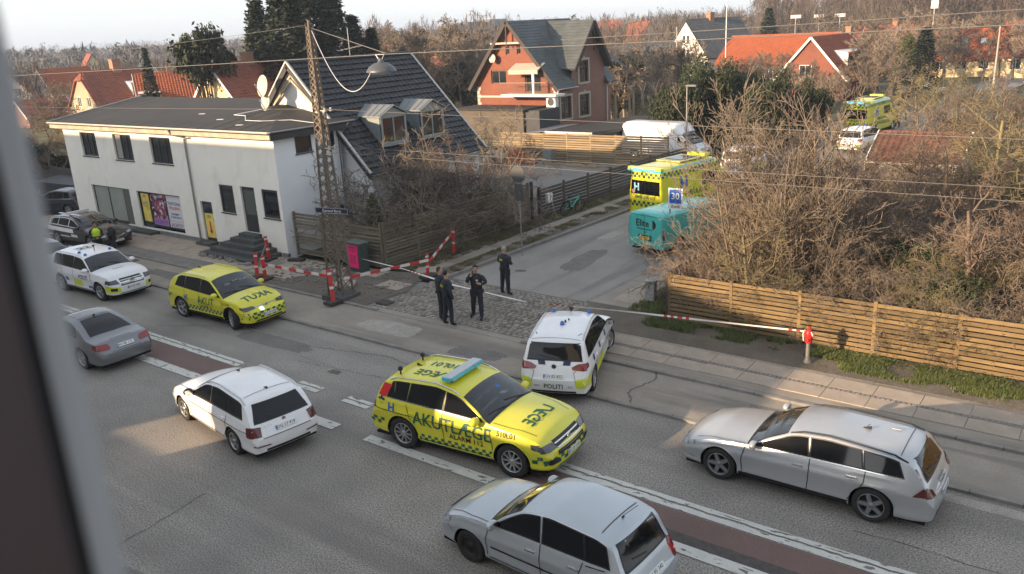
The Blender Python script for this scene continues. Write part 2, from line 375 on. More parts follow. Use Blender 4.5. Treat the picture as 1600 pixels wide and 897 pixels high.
# side street, its pavements and verges
sheet('side_street', [(-20.45, 22.45), (-14.25, 22.45), (-14.0, 34), (-13.4, 60), (-12.6, 90), (-9, 160), (-13.6, 160), (-17.6, 90), (-19.6, 60), (-20.0, 34)], 0.03, M_asph2)
def polyslab(name, pts, z0, z1, m, **k):
    return MB().prism([(x, y, z0) for x, y in pts], (0, 0, z1 - z0)).build(name, m, kind='structure', **k)
polyslab('side_kerb', [(-20.6, 22.45), (-20.45, 22.45), (-20.0, 34), (-19.6, 60), (-17.6, 90), (-17.75, 90), (-19.75, 60), (-20.15, 34)], -.05, .15, M_granite)
polyslab('side_verge', [(-21.4, 22.5), (-20.6, 22.5), (-20.15, 34), (-19.75, 60), (-17.75, 90), (-18.4, 90), (-20.5, 60), (-20.85, 34)], -.05, .145, M_soil)
polyslab('side_pavement', [(-22.3, 22.5), (-21.4, 22.5), (-20.85, 34), (-20.5, 60), (-18.4, 90), (-19.6, 90), (-21.5, 60), (-21.75, 34)], -.05, .15, M_track)
polyslab('side_verge', [(-23.4, 22.5), (-22.3, 22.5), (-21.75, 34), (-21.5, 60), (-23, 60), (-23, 40), (-23.4, 31)], -.05, .14, M_grass)
polyslab('side_kerb', [(-14.25, 22.45), (-14.1, 22.45), (-13.85, 34), (-13.25, 60), (-13.4, 60), (-14.0, 34)], -.05, .14, M_granite)
polyslab('side_pavement', [(-14.1, 22.45), (-12.2, 22.45), (-12.0, 34), (-11.4, 60), (-13.25, 60), (-13.85, 34)], -.05, .135, M_track)
pp = empty('footpath'); pp['kind'] = 'structure'
me = MB().box(0.01, .62, 0.01, .78, -.05, 0).mesh('paving_slab', M_slab)
for i in range(20):
    for j in range(2): link('paving_slab', me, pp, (-13.55 + j * .63 + i * .018, 22.9 + i * .79, .145 + rnd(-.004, .004)))
M_yard = M_gravel
sheet('gravel_yard', [(-40, 34.5), (-27, 34.0), (-23.3, 31.4), (-22.9, 47.8), (-44, 47.8)], 0.03, M_gravel)
sheet('garden_ground', [(-28.8, 22.2), (-23.4, 22.2), (-23.2, 31.3), (-27, 33.9), (-28.8, 33.9)], 0.1, M_soil)
polyslab('garden_ground', [(-11.9, 22.2), (60, 22.2), (60, 60), (-11.2, 60)], -.05, .11, M_grass)
# manholes and small litter on the pavement
for p in ((-27.6, 17.6), (-20.4, 19.0), (-35.2, 17.9)):
    MB().box(-.3, .3, -.2, .2, 0, .012).build('drain_cover', mat('cast_iron', (0.05, .045, .04), .6, var=.3, vscale=20), loc=(p[0], p[1], .062 if p[1] < 18.3 else .13)).__setitem__('kind', 'structure')

# repair patches, sealed joints and worn spots with ragged edges
def ragged(name, cx, cy, a, b_, z, m, rot=0.0, n=26, j=.12, kind='structure'):
    pts = []
    for i in range(n):
        t = 2 * math.pi * i / n; q = max(abs(math.cos(t)), abs(math.sin(t))); rr = (1 / q) ** .75 * (1 + rnd(-j, j)); x, y = math.cos(t) * a * rr, math.sin(t) * b_ * rr; pts.append((cx + x * math.cos(rot) - y * math.sin(rot), cy + x * math.sin(rot) + y * math.cos(rot)))
    return sheet(name, pts, z, m, kind)
M_patch = mat('patch_dark', (0.16, 0.148, 0.132), 0.85, var=0.15, vscale=2, grain=0.4, gscale=38); M_patch2 = mat('patch_pale', (0.33, 0.30, 0.26), 0.88, var=0.15, vscale=2, grain=0.35, gscale=38); M_oil = mat('oil_stain', (0.085, 0.08, 0.075), 0.55, var=0.3, vscale=6)
for x, y, a, b_, m, r in ((-21, 14.7, 1.6, .35, M_patch, .02), (-14.2, 15.3, 1.1, .3, M_patch, -.02), (-1.5, 15.9, 2.4, .16, M_patch2, 0), (-17.4, 14.0, .22, .12, M_oil, 0), (-13.7, 14.6, .35, .14, M_oil, .3), (-10.7, 13.6, .8, .18, M_patch2, 0), (-12.5, 5.5, 1.3, .5, M_patch, .1), (-8.5, 7.6, .25, .15, M_oil, 0), (-19, 6.8, .9, .4, M_patch2, .2), (-6, 9.9, 1.4, .2, M_patch, 0)):
    ragged('road_patch', x, y, a, b_, .0042, m, r)
for x, y, a, b_, m, r in ((-18.5, 17.3, 1.2, .5, M_patch2, .05), (-26.2, 17.2, 1.6, .45, M_patch2, 0), (-14.6, 17.0, .9, .35, M_patch, .1), (-5.2, 17.5, 1.5, .3, M_patch, 0), (-31.5, 17.4, 1.4, .3, M_patch, 0)):
    ragged('track_patch', x, y, a, b_, .0645, m, r)
for x, y, a, b_, m, r in ((-17.2, 27, .5, 1.6, M_patch, .1), (-16.3, 33, .7, 1.1, M_patch2, 0), (-18.6, 24.6, .22, .14, M_oil, .4), (-18.3, 31, .3, .9, M_patch2, 0)):
    ragged('road_patch', x, y, a, b_, .0345, m, r)
# ------------------------------------------------------------------ building kit
M_glass = mat('window_glass', (0.018, 0.021, 0.024), 0.06, spec=0.9, var=0.5, vscale=0.8)
M_frameD = mat('frame_anthracite', (0.035, 0.038, 0.04), 0.45)
M_frameW = mat('frame_white', (0.72, 0.70, 0.66), 0.5)
M_gut = mat('zinc_gutter', (0.33, 0.33, 0.32), 0.4, metal=0.6, var=0.2, vscale=5)
M_wood = mat('pale_timber', (0.42, 0.30, 0.17), 0.8, var=0.25, vscale=3, stretch=(1, 1, 6), grain=0.15, gscale=40)
def wall(name, O, U, poly, holes, m, parent, depth=0.14, back=0.0, mrev=None):
    """a wall face from a 2-D outline with real openings and their reveals; U runs along it, outward normal is U x Z"""
    O = Vector(O); U = Vector(U).normalized(); N = U.cross(Vector((0, 0, 1)))
    bm = bmesh.new(); bm.faces.new([bm.verts.new((x, 0, z)) for x, z in poly])
    cuts = set()
    for (a, b, c, d) in holes: cuts.update([('x', a), ('x', b), ('z', c), ('z', d)])
    for ax, v in cuts:
        bmesh.ops.bisect_plane(bm, geom=bm.verts[:] + bm.edges[:] + bm.faces[:], plane_co=(v, 0, 0) if ax == 'x' else (0, 0, v), plane_no=(1, 0, 0) if ax == 'x' else (0, 0, 1))
    def inside(c): return any(a < c.x < b and q < c.z < d for a, b, q, d in holes)
    dl = [f for f in bm.faces if inside(f.calc_center_median())]
    bmesh.ops.delete(bm, geom=dl, context='FACES')
    b = MB()
    vi = {v: i for i, v in enumerate(bm.verts)}
    P = lambda x, z, y=0: O + U * x + Vector((0, 0, z)) - N * y
    b.add([P(v.co.x, v.co.z) for v in bm.verts], [[vi[v] for v in f.verts] for f in bm.faces])
    bm.free()
    for (a, bb, c, d) in holes:
        b.add([P(a, c), P(bb, c), P(bb, d), P(a, d), P(a, c, depth), P(bb, c, depth), P(bb, d, depth), P(a, d, depth)], [(0, 1, 5, 4), (1, 2, 6, 5), (2, 3, 7, 6), (3, 0, 4, 7)], 1 if mrev else 0)
    return b.build(name, [m, mrev] if mrev else m, parent)
def window(O, U, a, b, c, d, parent, mf=None, inset=0.12, mull=1, trans=None, fw=0.07, sill=True, name='window', glass=None, msill=None, curtain=None, bars=0):
    """frame with panes set back in its opening; sill as sub-part"""
    O = Vector(O); U = Vector(U).normalized(); N = U.cross(Vector((0, 0, 1))); mf = mf or M_frameD
    M = Matrix(((U.x, -N.x, 0, O.x), (U.y, -N.y, 0, O.y), (U.z, -N.z, 1, O.z), (0, 0, 0, 1)))
    y0, y1 = inset - 0.03, inset + 0.04
    f = MB(); f.box(a, b, y0, y1, c, c + fw, 0, M); f.box(a, b, y0, y1, d - fw, d, 0, M); f.box(a, a + fw, y0, y1, c + fw, d - fw, 0, M); f.box(b - fw, b, y0, y1, c + fw, d - fw, 0, M)
    xs = [a + fw + (b - a - 2 * fw) * i / (mull + 1) for i in range(mull + 2)]
    for x in xs[1:-1]: f.box(x - fw / 2, x + fw / 2, y0 + .004, y1, c + fw, d - fw, 0, M)
    if trans: f.box(a + fw, b - fw, y0 + .006, y1, d - fw - trans, d - fw - trans + fw * .8, 0, M)
    for k in range(bars):
        z = c + (d - c) * (k + 1) / (bars + 1); f.box(a + fw, b - fw, y0 + .008, y1 - .01, z - .012, z + .012, 0, M)
    w = f.build(name, mf, parent)
    for i in range(len(xs) - 1):
        MB().box(xs[i], xs[i + 1], inset, inset + .02, c + fw * .5, d - fw * .5, 0, M).build('pane', glass or M_glass, w)
    if curtain:
        MB().box(a + fw, a + (b - a) * .35, inset - .012, inset - .004, c + fw, d - fw, 0, M).build('curtain', curtain, w)
    if sill: MB().box(a - .04, b + .04, -0.05, inset, c - .05, c - .004, 0, M).build('sill', msill or mf, w)
    return w
def roof_tiles(poly, U, m, parent, row=0.33, col=0.3, h=0.035, wave=0.03, name='roof_tiles', thick=0.12, mu=None, sub=4, base=True):
    """courses of lapped tiles with their own relief, cut to the (convex) outline, over a solid roof slab"""
    P = [Vector(p) for p in poly]; U = Vector(U).normalized(); N = (P[1] - P[0]).cross(P[2] - P[0]).normalized()
    if N.z < 0: N = -N; P = P[::-1]
    V = N.cross(U).normalized()
    if V.z < 0: V = -V
    O = P[0]; q = [((p - O).dot(U), (p - O).dot(V)) for p in P]
    u0, u1 = min(a for a, b in q), max(a for a, b in q); v0, v1 = min(b for a, b in q), max(b for a, b in q)
    nu = max(2, int((u1 - u0) / col * sub)); nv = max(1, math.ceil((v1 - v0) / row)); us = np.linspace(u0, u1, nu + 1)
    vs = []; fs = []
    for k in range(nv):
        va, vb = v0 + k * row, v0 + (k + 1) * row
        for vv, hh in ((va, 0.0), (va, h), (vb, 0.006)):
            for u in us:
                wv = wave * (0.5 + 0.5 * math.cos(2 * math.pi * u / col)) if wave else 0
                jt = 0.004 * math.sin(u * 7.1 + k * 3.3)
                vs.append(O + U * u + V * vv + N * (hh + wv + jt * (hh > 0)))
        b = k * 3 * (nu + 1)
        for r in range(2):
            for i in range(nu): a = b + r * (nu + 1) + i; fs.append((a, a + 1, a + nu + 2, a + nu + 1))
    mb = MB(); mb.add(vs, fs); me = mb.mesh(name, m); bm = bmesh.new(); bm.from_mesh(me)
    cen = sum(P, Vector()) / len(P)
    for i in range(len(P)):
        a, c = P[i], P[(i + 1) % len(P)]; nn = (c - a).cross(N).normalized()
        if nn.dot(cen - a) > 0: nn = -nn
        bmesh.ops.bisect_plane(bm, geom=bm.verts[:] + bm.edges[:] + bm.faces[:], plane_co=a, plane_no=nn, clear_outer=True)
    bm.to_mesh(me); bm.free()
    o = link(name, me, parent)
    if base: MB().prism([p - N * 0.004 for p in P], -N * thick).build('roof_slab', mu or m, parent)
    return o
# ------------------------------------------------------------------ white shop building
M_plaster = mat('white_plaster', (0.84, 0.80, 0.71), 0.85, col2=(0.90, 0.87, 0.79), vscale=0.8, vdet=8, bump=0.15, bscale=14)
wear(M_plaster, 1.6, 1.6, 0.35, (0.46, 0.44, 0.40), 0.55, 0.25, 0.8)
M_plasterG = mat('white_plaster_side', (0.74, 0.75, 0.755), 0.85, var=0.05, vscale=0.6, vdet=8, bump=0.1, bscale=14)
M_felt = mat('roofing_felt', (0.030, 0.028, 0.025), 0.75, var=0.25, vscale=0.7, vdet=8, bump=0.4, bscale=40, stretch=(1, 1, 1))
M_fascia = mat('fascia_timber', (0.40, 0.35, 0.26), 0.8, var=0.25, vscale=2.5)
M_stepc = mat('dark_concrete', (0.075, 0.078, 0.075), 0.85, var=0.25, vscale=4, grain=.15, gscale=50)
sb = empty('shop_building', (-38, 25, 0), label='long white plastered two-storey building with a low dark felt roof and poster-covered shop windows', cat='building')
def PL(o, par):  # keep world positions under a placed empty
    return o
SBM = Vector((0, 0, 0)); sb.location = (0, 0, 0)
FX0, FX1, FT, SD = -47.0, -28.8, 21.5, 25.0
O = (FX0, FT, 0); U = (1, 0, 0)
H = {'w1': (-45.2, -43.6, 3.75, 5.0), 'w2': (-41.85, -40.1, 3.7, 5.0), 'w3': (-38.4, -36.6, 3.7, 4.97), 'shop1': (-45.05, -41.2, 0.3, 2.2), 'shop2': (-40.5, -36.6, 0.3, 2.18),
     'sdoor': (-34.9, -34.0, 0.14, 2.1), 'w4': (-33.2, -32.15, 1.72, 3.0), 'door': (-31.6, -30.6, 0.95, 3.02), 'w5': (-30.1, -29.0, 1.75, 3.0)}
HH = [(a - FX0, b - FX0, c, d) for a, b, c, d in H.values()]
wall('wall', O, U, [(0, 0), (FX1 - FX0, 0), (FX1 - FX0, 5.32), (0, 5.32)], HH, M_plaster, sb)
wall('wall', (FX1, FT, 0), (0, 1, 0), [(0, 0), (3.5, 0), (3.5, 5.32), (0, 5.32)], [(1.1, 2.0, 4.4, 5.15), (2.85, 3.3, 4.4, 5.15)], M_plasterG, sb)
wall('wall', (FX0, 31.0, 0), (0, -1, 0), [(0, 0), (9.5, 0), (9.5, 5.32), (0, 5.32)], [], M_plaster, sb)
MB().box(FX0 + .01, -32.2, 30.98, 31.02, 0, 5.3).build('wall', M_plaster, sb)
# dark interior so that openings are not see-through
MB().box(FX0 + .3, FX1 - .3, 22.0, 30.9, 0.02, 5.2).build('interior', mat('dark_interior', (0.02, 0.02, 0.02), .9), sb)
M_cur = mat('curtain_cloth', (0.35, 0.33, 0.30), .9)
for k, mu, cu in (('w1', 2, None), ('w2', 2, M_cur), ('w3', 2, None)):
    a, b, c, d = H[k]; window(O, U, a - FX0, b - FX0, c, d, sb, mull=mu, curtain=cu, fw=.06)
for k in ('w4', 'w5'):
    a, b, c, d = H[k]; window(O, U, a - FX0, b - FX0, c, d, sb, mull=0, fw=.1, inset=.06)
window((FX1, FT, 0), (0, 1, 0), 1.1, 2.0, 4.4, 5.15, sb, mull=0, fw=.05, inset=.05, name='window')
window((FX1, FT, 0), (0, 1, 0), 2.85, 3.3, 4.4, 5.15, sb, mull=0, fw=.05, inset=.05)
# shop window with frosted panes and a grey door beside it
M_frost = mat('frosted_film', (0.30, 0.33, 0.29), 0.35, var=0.12, vscale=1.5)
window(O, U, -45.05 - FX0, -41.95 - FX0, 0.35, 2.2, sb, mull=1, fw=.06, glass=M_frost, name='shop_window')
def door(a, b, c, d, y=FT + .09, m=M_frameD, glass=None, gz=None):
    dr = MB().box(a, b, y, y + .06, c, d).build('door', m, sb)
    if glass: MB().box(a + .13, b - .13, y - .012, y + .004, gz[0], gz[1]).build('door_pane', glass, dr)
    h = MB(); h.cyl((b - .09, y - .05, c + 1.0), (b - .09, y - .05, c + 1.13), .012, n=6); h.cyl((b - .09, y, c + 1.06), (b - .09, y - .05, c + 1.06), .01, n=6)
    h.build('door_handle', mat('steel', (.5, .5, .5), .3, metal=1), dr); return dr
door(-41.95, -41.2, .3, 2.2, m=mat('grey_door', (.11, .11, .10), .5))
door(-34.9, -34.0, .14, 2.1, glass=M_glass, gz=(1.55, 1.95))
door(-31.6, -30.6, .97, 3.02, glass=mat('door_glass', (.10, .11, .10), .15), gz=(1.75, 2.85))
# posters in the second shop window (an own frame, three bills)
sw = MB(); y0 = FT + .07
for x in (-40.45, -39.46, -38.02, -36.66): sw.box(x - .03, x + .03, y0, y0 + .07, .34, 2.14)
sw.box(-40.5, -36.6, y0 + .002, y0 + .072, 2.12, 2.18); sw.box(-39.46, -36.6, y0 + .002, y0 + .072, .42, .5)
sw = sw.build('shop_window', M_frameD, sb)
door(-40.4, -39.5, .3, 2.12, y=FT + .12, m=M_frameD, glass=M_glass, gz=(.5, 2.0))
MB().box(-39.43, -36.69, FT + .1, FT + .12, .5, 2.12).build('pane', M_glass, sw)
ye = mat('poster_yellow', (.80, .62, .13), .55, var=.2, vscale=3); wh = mat('poster_white', (.70, .69, .68), .55); pu = mat('poster_purple', (.25, .07, .30), .55)
na = mat('print_navy', (.02, .08, .30), .5); rd = mat('print_red', (.60, .04, .05), .5); bk = mat('print_black', (.02, .02, .02), .5)
py = FT + .085
MB().box(-40.32, -39.62, py + .01, py + .02, .62, 2.05).build('yellow_bill', ye, sw)
pm = mat('poster_picture', (.42, .10, .16), .5); _n = pm.node_tree.nodes; _l = pm.node_tree.links
_v = _n.new('ShaderNodeTexVoronoi'); _v.inputs['Scale'].default_value = 6.5; _tc = _n.new('ShaderNodeTexCoord'); _l.new(_tc.outputs['Object'], _v.inputs[0])
_cr = _n.new('ShaderNodeValToRGB'); _l.new(_v.outputs['Color'], _cr.inputs[0]); _cr.color_ramp.interpolation = 'CONSTANT'
for e, (p, c) in enumerate([(0, (.03, .02, .03)), (.3, (.33, .06, .12)), (.45, (.55, .35, .35)), (.55, (.12, .05, .09)), (.68, (.65, .6, .6)), (.8, (.30, .12, .3))]):
    if e < 2: el = _cr.color_ramp.elements[e]; el.position = p
    else: el = _cr.color_ramp.elements.new(p)
    el.color = (*c, 1)
_l.new(_cr.outputs[0], _n['Principled BSDF'].inputs['Base Color'])
MB().box(-39.42, -38.06, py, py + .012, .86, 2.1).build('picture_bill', pm, sw)
MB().box(-39.42, -38.06, py - .001, py + .012, .52, .855).build('picture_bill', mat('poster_lilac', (.42, .22, .50), .5), sw)
flat_text('JACKPOT', .27, (-38.74, py - .006, .68), (1, 0, 0), (0, 0, 1), pu, sw, bold=.012)
flat_text('FORTUNA', .15, (-38.74, py - .006, 1.98), (1, 0, 0), (0, 0, 1), wh, sw, bold=.01)
MB().box(-37.98, -36.7, py, py + .012, .52, 2.1).build('white_bill', wh, sw)
flat_text('FORTUNA', .23, (-37.34, py - .006, 1.72), (1, 0, 0), (0, 0, 1), na, sw, bold=.012)
flat_text('SPILLEHAL', .21, (-37.34, py - .006, 1.50), (1, 0, 0), (0, 0, 1), rd, sw, bold=.012)
flat_text('ENARMET', .16, (-37.34, py - .006, 1.20), (1, 0, 0), (0, 0, 1), na, sw, bold=.012)
flat_text('TYVERIKNÆGT', .14, (-37.34, py - .006, 1.04), (1, 0, 0), (0, 0, 1), na, sw, bold=.01)
flat_text('JACKPOT', .25, (-37.34, py - .006, .64), (1, 0, 0), (0, 0, 1), pu, sw, bold=.012)
flat_text('SPIL', .2, (-39.97, py + .004, 1.9), (1, 0, 0), (0, 0, 1), rd, sw, bold=.01); flat_text('ÅBENT\n10-24', .15, (-39.97, py + .004, 1.5), (1, 0, 0), (0, 0, 1), na, sw)
dots = MB()
for i in range(10):
    for zz in (2.04, .84): dots.cyl((-37.9 + i * .125, py - .006, zz), (-37.9 + i * .125, py - .003, zz), .022, n=6, m=i % 3)
for i in range(8):
    for xx in (-37.92, -36.76): dots.cyl((xx, py - .006, .95 + i * .14), (xx, py - .003, .95 + i * .14), .022, n=6, m=i % 3)
dots.build('printed_dots', [na, rd, pu], sw)
MB().box(-34.8, -34.08, FT + .06, FT + .072, .35, 1.52).build('yellow_bill', ye, sb)
flat_text('SPIL', .2, (-34.44, FT + .054, 1.36), (1, 0, 0), (0, 0, 1), mat('print_green', (.03, .25, .12), .5), sb, bold=.01)
MB().add([(-34.49, FT + .052, 1.15), (-34.39, FT + .052, 1.15), (-34.39, FT + .052, .72), (-34.30, FT + .052, .72), (-34.44, FT + .052, .5), (-34.58, FT + .052, .72), (-34.49, FT + .052, .72)], [(0, 1, 2, 3, 4, 5, 6)]).build('printed_arrow', rd, sb)
# steps of the raised door: blocks of dark concrete
steps = empty('entrance_steps', (-31.1, 21.5, .1)); steps.parent = sb
for i, (hw, dd, z0, z1) in enumerate(((1.85, 1.62, .10, .26), (1.55, 1.28, .26, .44), (1.2, .96, .44, .62), (.85, .66, .62, .80), (.6, .36, .80, .96))):
    MB().box(-hw, hw, -dd, -.005, z0 - .1, z1 - .1).build('step', M_stepc, steps)
    for sx in (-1, 1): pass
rub = MB()
for i in range(46):
    x, y = -33.1 + rnd(-.2, 3.9), 19.85 + rnd(-.14, .14); 
    if i % 3 == 0: x, y = -33.0 + rnd(-.25, .1), rnd(19.8, 21.3)
    r = rnd(.06, .16); rub.box(-r, r, -r * .8, r * .7, 0, rnd(.06, .16), 0, rotz(rnd(0, 3), (x, y, .1)))
tag(rub.build('broken_concrete', mat('rubble', (.24, .23, .20), .9, var=.25, vscale=6), None), kind='stuff', label='crumbling pale concrete edging round the entrance steps')
for x0, x1 in ((-40.9, -38.9), (-34.95, -33.9)): MB().box(x0, x1, 20.95, 21.495, .1, .24).build('door_step', M_stepc, sb)
# plinth
for x0, x1 in ((-47.0, -40.95), (-38.85, -35.0), (-33.85, -33.0), (-29.2, -28.8)): MB().box(x0, x1, FT - .012, FT + .1, .1, .26).build('plinth', mat('plinth', (.20, .19, .18), .85, var=.2, vscale=3), sb)
# eave: fascia board, gutter and felt roof rising to the back
E0 = 5.32
MB().box(FX0 - .5, FX1 + .35, FT - .42, FT - .36, 5.20, 5.46).build('fascia', M_fascia, sb)
MB().box(FX0 - .5, FX1 + .35, FT - .36, FT + .0, 5.30, 5.36).build('soffit', M_fascia, sb)
MB().box(FX1 + .28, FX1 + .36, FT - .36, 25.6, 5.16, 5.50).build('fascia', mat('black_fascia', (.025, .025, .027), .5), sb)
MB().box(FX1 + .0, FX1 + .28, FT - .3, 25.6, 5.30, 5.36).build('soffit', M_fascia, sb)
g = MB()
def gutter(b, p, q, r=.075, n=8):
    p, q = Vector(p), Vector(q); d = (q - p).normalized(); a = d.cross(Vector((0, 0, 1))); vs = []
    for c in (p, q):
        for rr in (r, r * .88):
            for i in range(n + 1):
                t = math.pi * i / n; vs.append(c + a * math.cos(t) * rr - Vector((0, 0, 1)) * math.sin(t) * rr)
    k = n + 1; fs = []
    for i in range(n): fs += [(i, i + 1, 2 * k + i + 1, 2 * k + i), (k + i, 3 * k + i, 3 * k + i + 1, k + i + 1)]
    fs += [(0, 2 * k, 3 * k, k), (n, k + n, 3 * k + n, 2 * k + n)]
    b.add(vs, fs, 0, True)
gutter(g, (FX0 - .5, FT - .50, 5.52), (FX1 + .42, FT - .50, 5.52)); g.build('gutter', mat('pale_gutter', (.52, .50, .44), .5, var=.15, vscale=4), sb)
g = MB(); gutter(g, (FX1 + .43, FT - .46, 5.53), (FX1 + .43, 25.7, 5.53)); g.build('gutter', M_gut, sb)
A1 = (FX0 - .5, FT - .45, 5.50); B1 = (FX1 + .37, FT - .45, 5.50); C1 = (FX1 + .37, 25.75, 5.50)
back = 30.6; zr = 6.35
rb = MB(); L2 = (FX0 - .5, 26.6, zr); R2 = (-33.4, 26.3, zr)
def feltquad(pts, name='felt_roof'):
    MB().prism([Vector(p) for p in pts], (0, 0, -.1)).build(name, M_felt, sb)
feltquad([A1, B1, R2, L2]); feltquad([B1, C1, R2]); feltquad([L2, R2, (-33.4, 31.4, 5.7), (FX0 - .5, 31.4, 5.7)])
MB().beam(Vector(A1) + Vector((-.02, 0, .02)), Vector(L2) + Vector((-.02, 0, .02)), .12, .1).build('verge_trim', mat('verge_metal', (.30, .30, .30), .4, metal=.5), sb)
# felt laps: raised seams running up the roof
sm = MB()
for i in range(18):
    x = FX0 + i * 1.0 + .3
    if x < -33.5: sm.beam((x, FT - .4, 5.512), (x, 26.6, zr + .012), .05, .012)
    else:
        f = (x + 33.4) / (FX1 + .37 + 33.4); sm.beam((x, FT - .4, 5.512), (x, FT - .4 + (26.3 - FT + .4) * (1 - f), 5.512 + (zr - 5.5) * (1 - f)), .05, .012)
o = sm.build('felt_seams', mat('felt_lap', (.035, .036, .037), .8), sb)
for (x, y) in ((-36.5, 23.4), (-33.9, 22.6), (-31.5, 21.9)):
    MB().box(-.16, .16, -.09, .09, 0, .02, 0, rotz(.5)).build('roof_patch', mat('pale_scrap', (.6, .6, .6), .7), sb, loc=(x, y, 5.5 + (y - 21.05) / 5.5 * .85 + .012))
def pipe(pts, parent, r=.045, name='downpipe', m=None):
    b = MB(); b.tube([Vector(p) for p in pts], r, 8)
    return b.build(name, m or M_gut, parent)
pipe([(-35.75, FT - .5, 5.45), (-35.7, FT - .42, 5.2), (-35.25, FT - .07, 5.05), (-35.25, FT - .07, .15)], sb)
MB().cyl((-35.25, FT - .07, 5.0), (-34.8, FT - .07, 5.05), .035, n=6).build('pipe_arm', M_gut, sb)
pipe([(-28.45, 25.4, 5.45), (-28.5, 25.2, 5.2), (-28.68, 25.0, 4.9), (-28.68, 25.0, .15)], sb)
# satellite dishes on the roof
def dish(loc, r, az, el, parent, name='dish', m=None):
    b = MB(); M = Matrix.Translation(Vector(loc)) @ Matrix.Rotation(az, 4, 'Z') @ Matrix.Rotation(math.pi / 2 - el, 4, 'Y')
    b.lathe([(.001, 0), (r * .4, r * .04), (r * .8, r * .17), (r, r * .27), (r, r * .29), (r * .8, r * .19), (.001, .02)], 20, 0, M)
    o = b.build(name, m or mat('dish_white', (.42, .40, .36), .5), parent)
    b = MB(); tip = M @ Vector((0, 0, r * 1.0)); b.tube([M @ Vector((r * .95, 0, r * .25)), tip], .018, 6); b.cyl(tip, M @ Vector((0, 0, r * .85)), .04, n=8); b.build('feed_arm', M_gut, o)
    return o
sd2 = empty('satellite_dish', (-32.6, 24.3, 6.0), label='pair of white satellite dishes one above the other on the felt roof', cat='satellite dish')
MB().cyl((0, 0, 0), (0, 0, 1.45), .03, n=8).build('mast_pipe', M_gut, sd2); MB().cyl((0, 0, .02), (.0, .0, .06), .22, n=10).build('foot', M_gut, sd2)
d1 = dish((.1, -.06, 1.1), .50, R(-100), R(12), sd2); d2 = dish((.1, -.06, .42), .36, R(-95), R(12), sd2)
cab = MB(); cab.tube([(-32.6, 24.2, 6.1), (-33.4, 23.0, 5.93), (-32.4, 22.9, 5.92), (-31.6, 22.3, 5.8), (-30.6, 22.4, 5.78), (-29.6, 23.2, 5.76), (-28.4, 23.6, 5.6)], .018, 5)
cab.build('cable', mat('pale_cable', (.6, .6, .6), .6), None, label='pale cable lying slack across the felt roof from the dishes', category='cable')

# ------------------------------------------------------------------ black-tiled house behind it
M_btile = mat('black_tile', (0.024, 0.025, 0.028), 0.5, var=0.25, vscale=1.5)
M_zinc = mat('dormer_zinc', (0.23, 0.255, 0.26), 0.5, metal=0.3, var=0.15, vscale=3)
th = empty('tiled_house', (0, 0, 0), label='white house with a steep black pantile roof and two grey dormers', cat='house')
RX, RZ, EX, EZ, T0, T1 = -31.7, 8.05, -26.85, 3.2, 25.0, 33.1
WX0, WX1 = -36.3, -27.15
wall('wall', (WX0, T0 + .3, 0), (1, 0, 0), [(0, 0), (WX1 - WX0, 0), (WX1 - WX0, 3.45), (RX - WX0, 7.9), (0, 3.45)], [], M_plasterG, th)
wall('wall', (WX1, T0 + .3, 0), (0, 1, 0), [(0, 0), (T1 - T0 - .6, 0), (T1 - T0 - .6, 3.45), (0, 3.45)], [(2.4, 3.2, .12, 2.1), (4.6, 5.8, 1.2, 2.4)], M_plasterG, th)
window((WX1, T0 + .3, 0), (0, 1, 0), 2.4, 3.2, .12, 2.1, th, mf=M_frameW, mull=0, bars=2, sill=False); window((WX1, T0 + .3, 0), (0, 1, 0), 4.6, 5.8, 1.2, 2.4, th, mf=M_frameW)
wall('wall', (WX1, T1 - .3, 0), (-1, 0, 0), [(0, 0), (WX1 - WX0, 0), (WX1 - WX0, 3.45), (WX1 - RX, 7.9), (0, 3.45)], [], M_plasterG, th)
MB().box(WX0 + .2, WX1 - .2, T0 + .5, T1 - .5, .05, 3.2).build('interior', MATS['dark_interior'], th)
sl1 = [(EX, T0, EZ), (EX, T1, EZ), (RX, T1, RZ), (RX, T0, RZ)]
tag(roof_tiles(sl1, (0, 1, 0), M_btile, th, row=.34, col=.3, h=.06, wave=.035), kind='stuff')
tag(roof_tiles([(2 * RX - EX, T0, EZ), (RX, T0, RZ), (RX, T1, RZ), (2 * RX - EX, T1, EZ)], (0, 1, 0), M_btile, th, row=.34, col=.3, h=.06, wave=.035), kind='stuff')
rt = MB()
y = T0
while y < T1: rt.cyl((RX, y, RZ + .02), (RX, y + .36, RZ + .045), .10, .12, n=8); y += .33
tag(rt.build('ridge_tiles', M_btile, th), kind='stuff')
M_barge = mat('barge_white', (.50, .49, .46), .6)
for yy in (T0 - .03, T1 + .03):
    for sx in (-1, 1):
        e = Vector((RX + sx * (EX - RX) * 1.0, yy, EZ)); t_ = Vector((RX, yy, RZ))
        MB().beam(e + Vector((0, 0, .09)), t_ + Vector((0, 0, .09)), .10, .07).build('verge_trim', M_barge, th)
        MB().beam(e + Vector((0, 0, -.10)), t_ + Vector((0, 0, -.10)), .06, .26).build('barge_board', MATS['black_fascia'], th)
g = MB(); gutter(g, (EX + .07, T0, EZ + .0), (EX + .07, T1, EZ + .0)); g.build('gutter', M_gut, th)
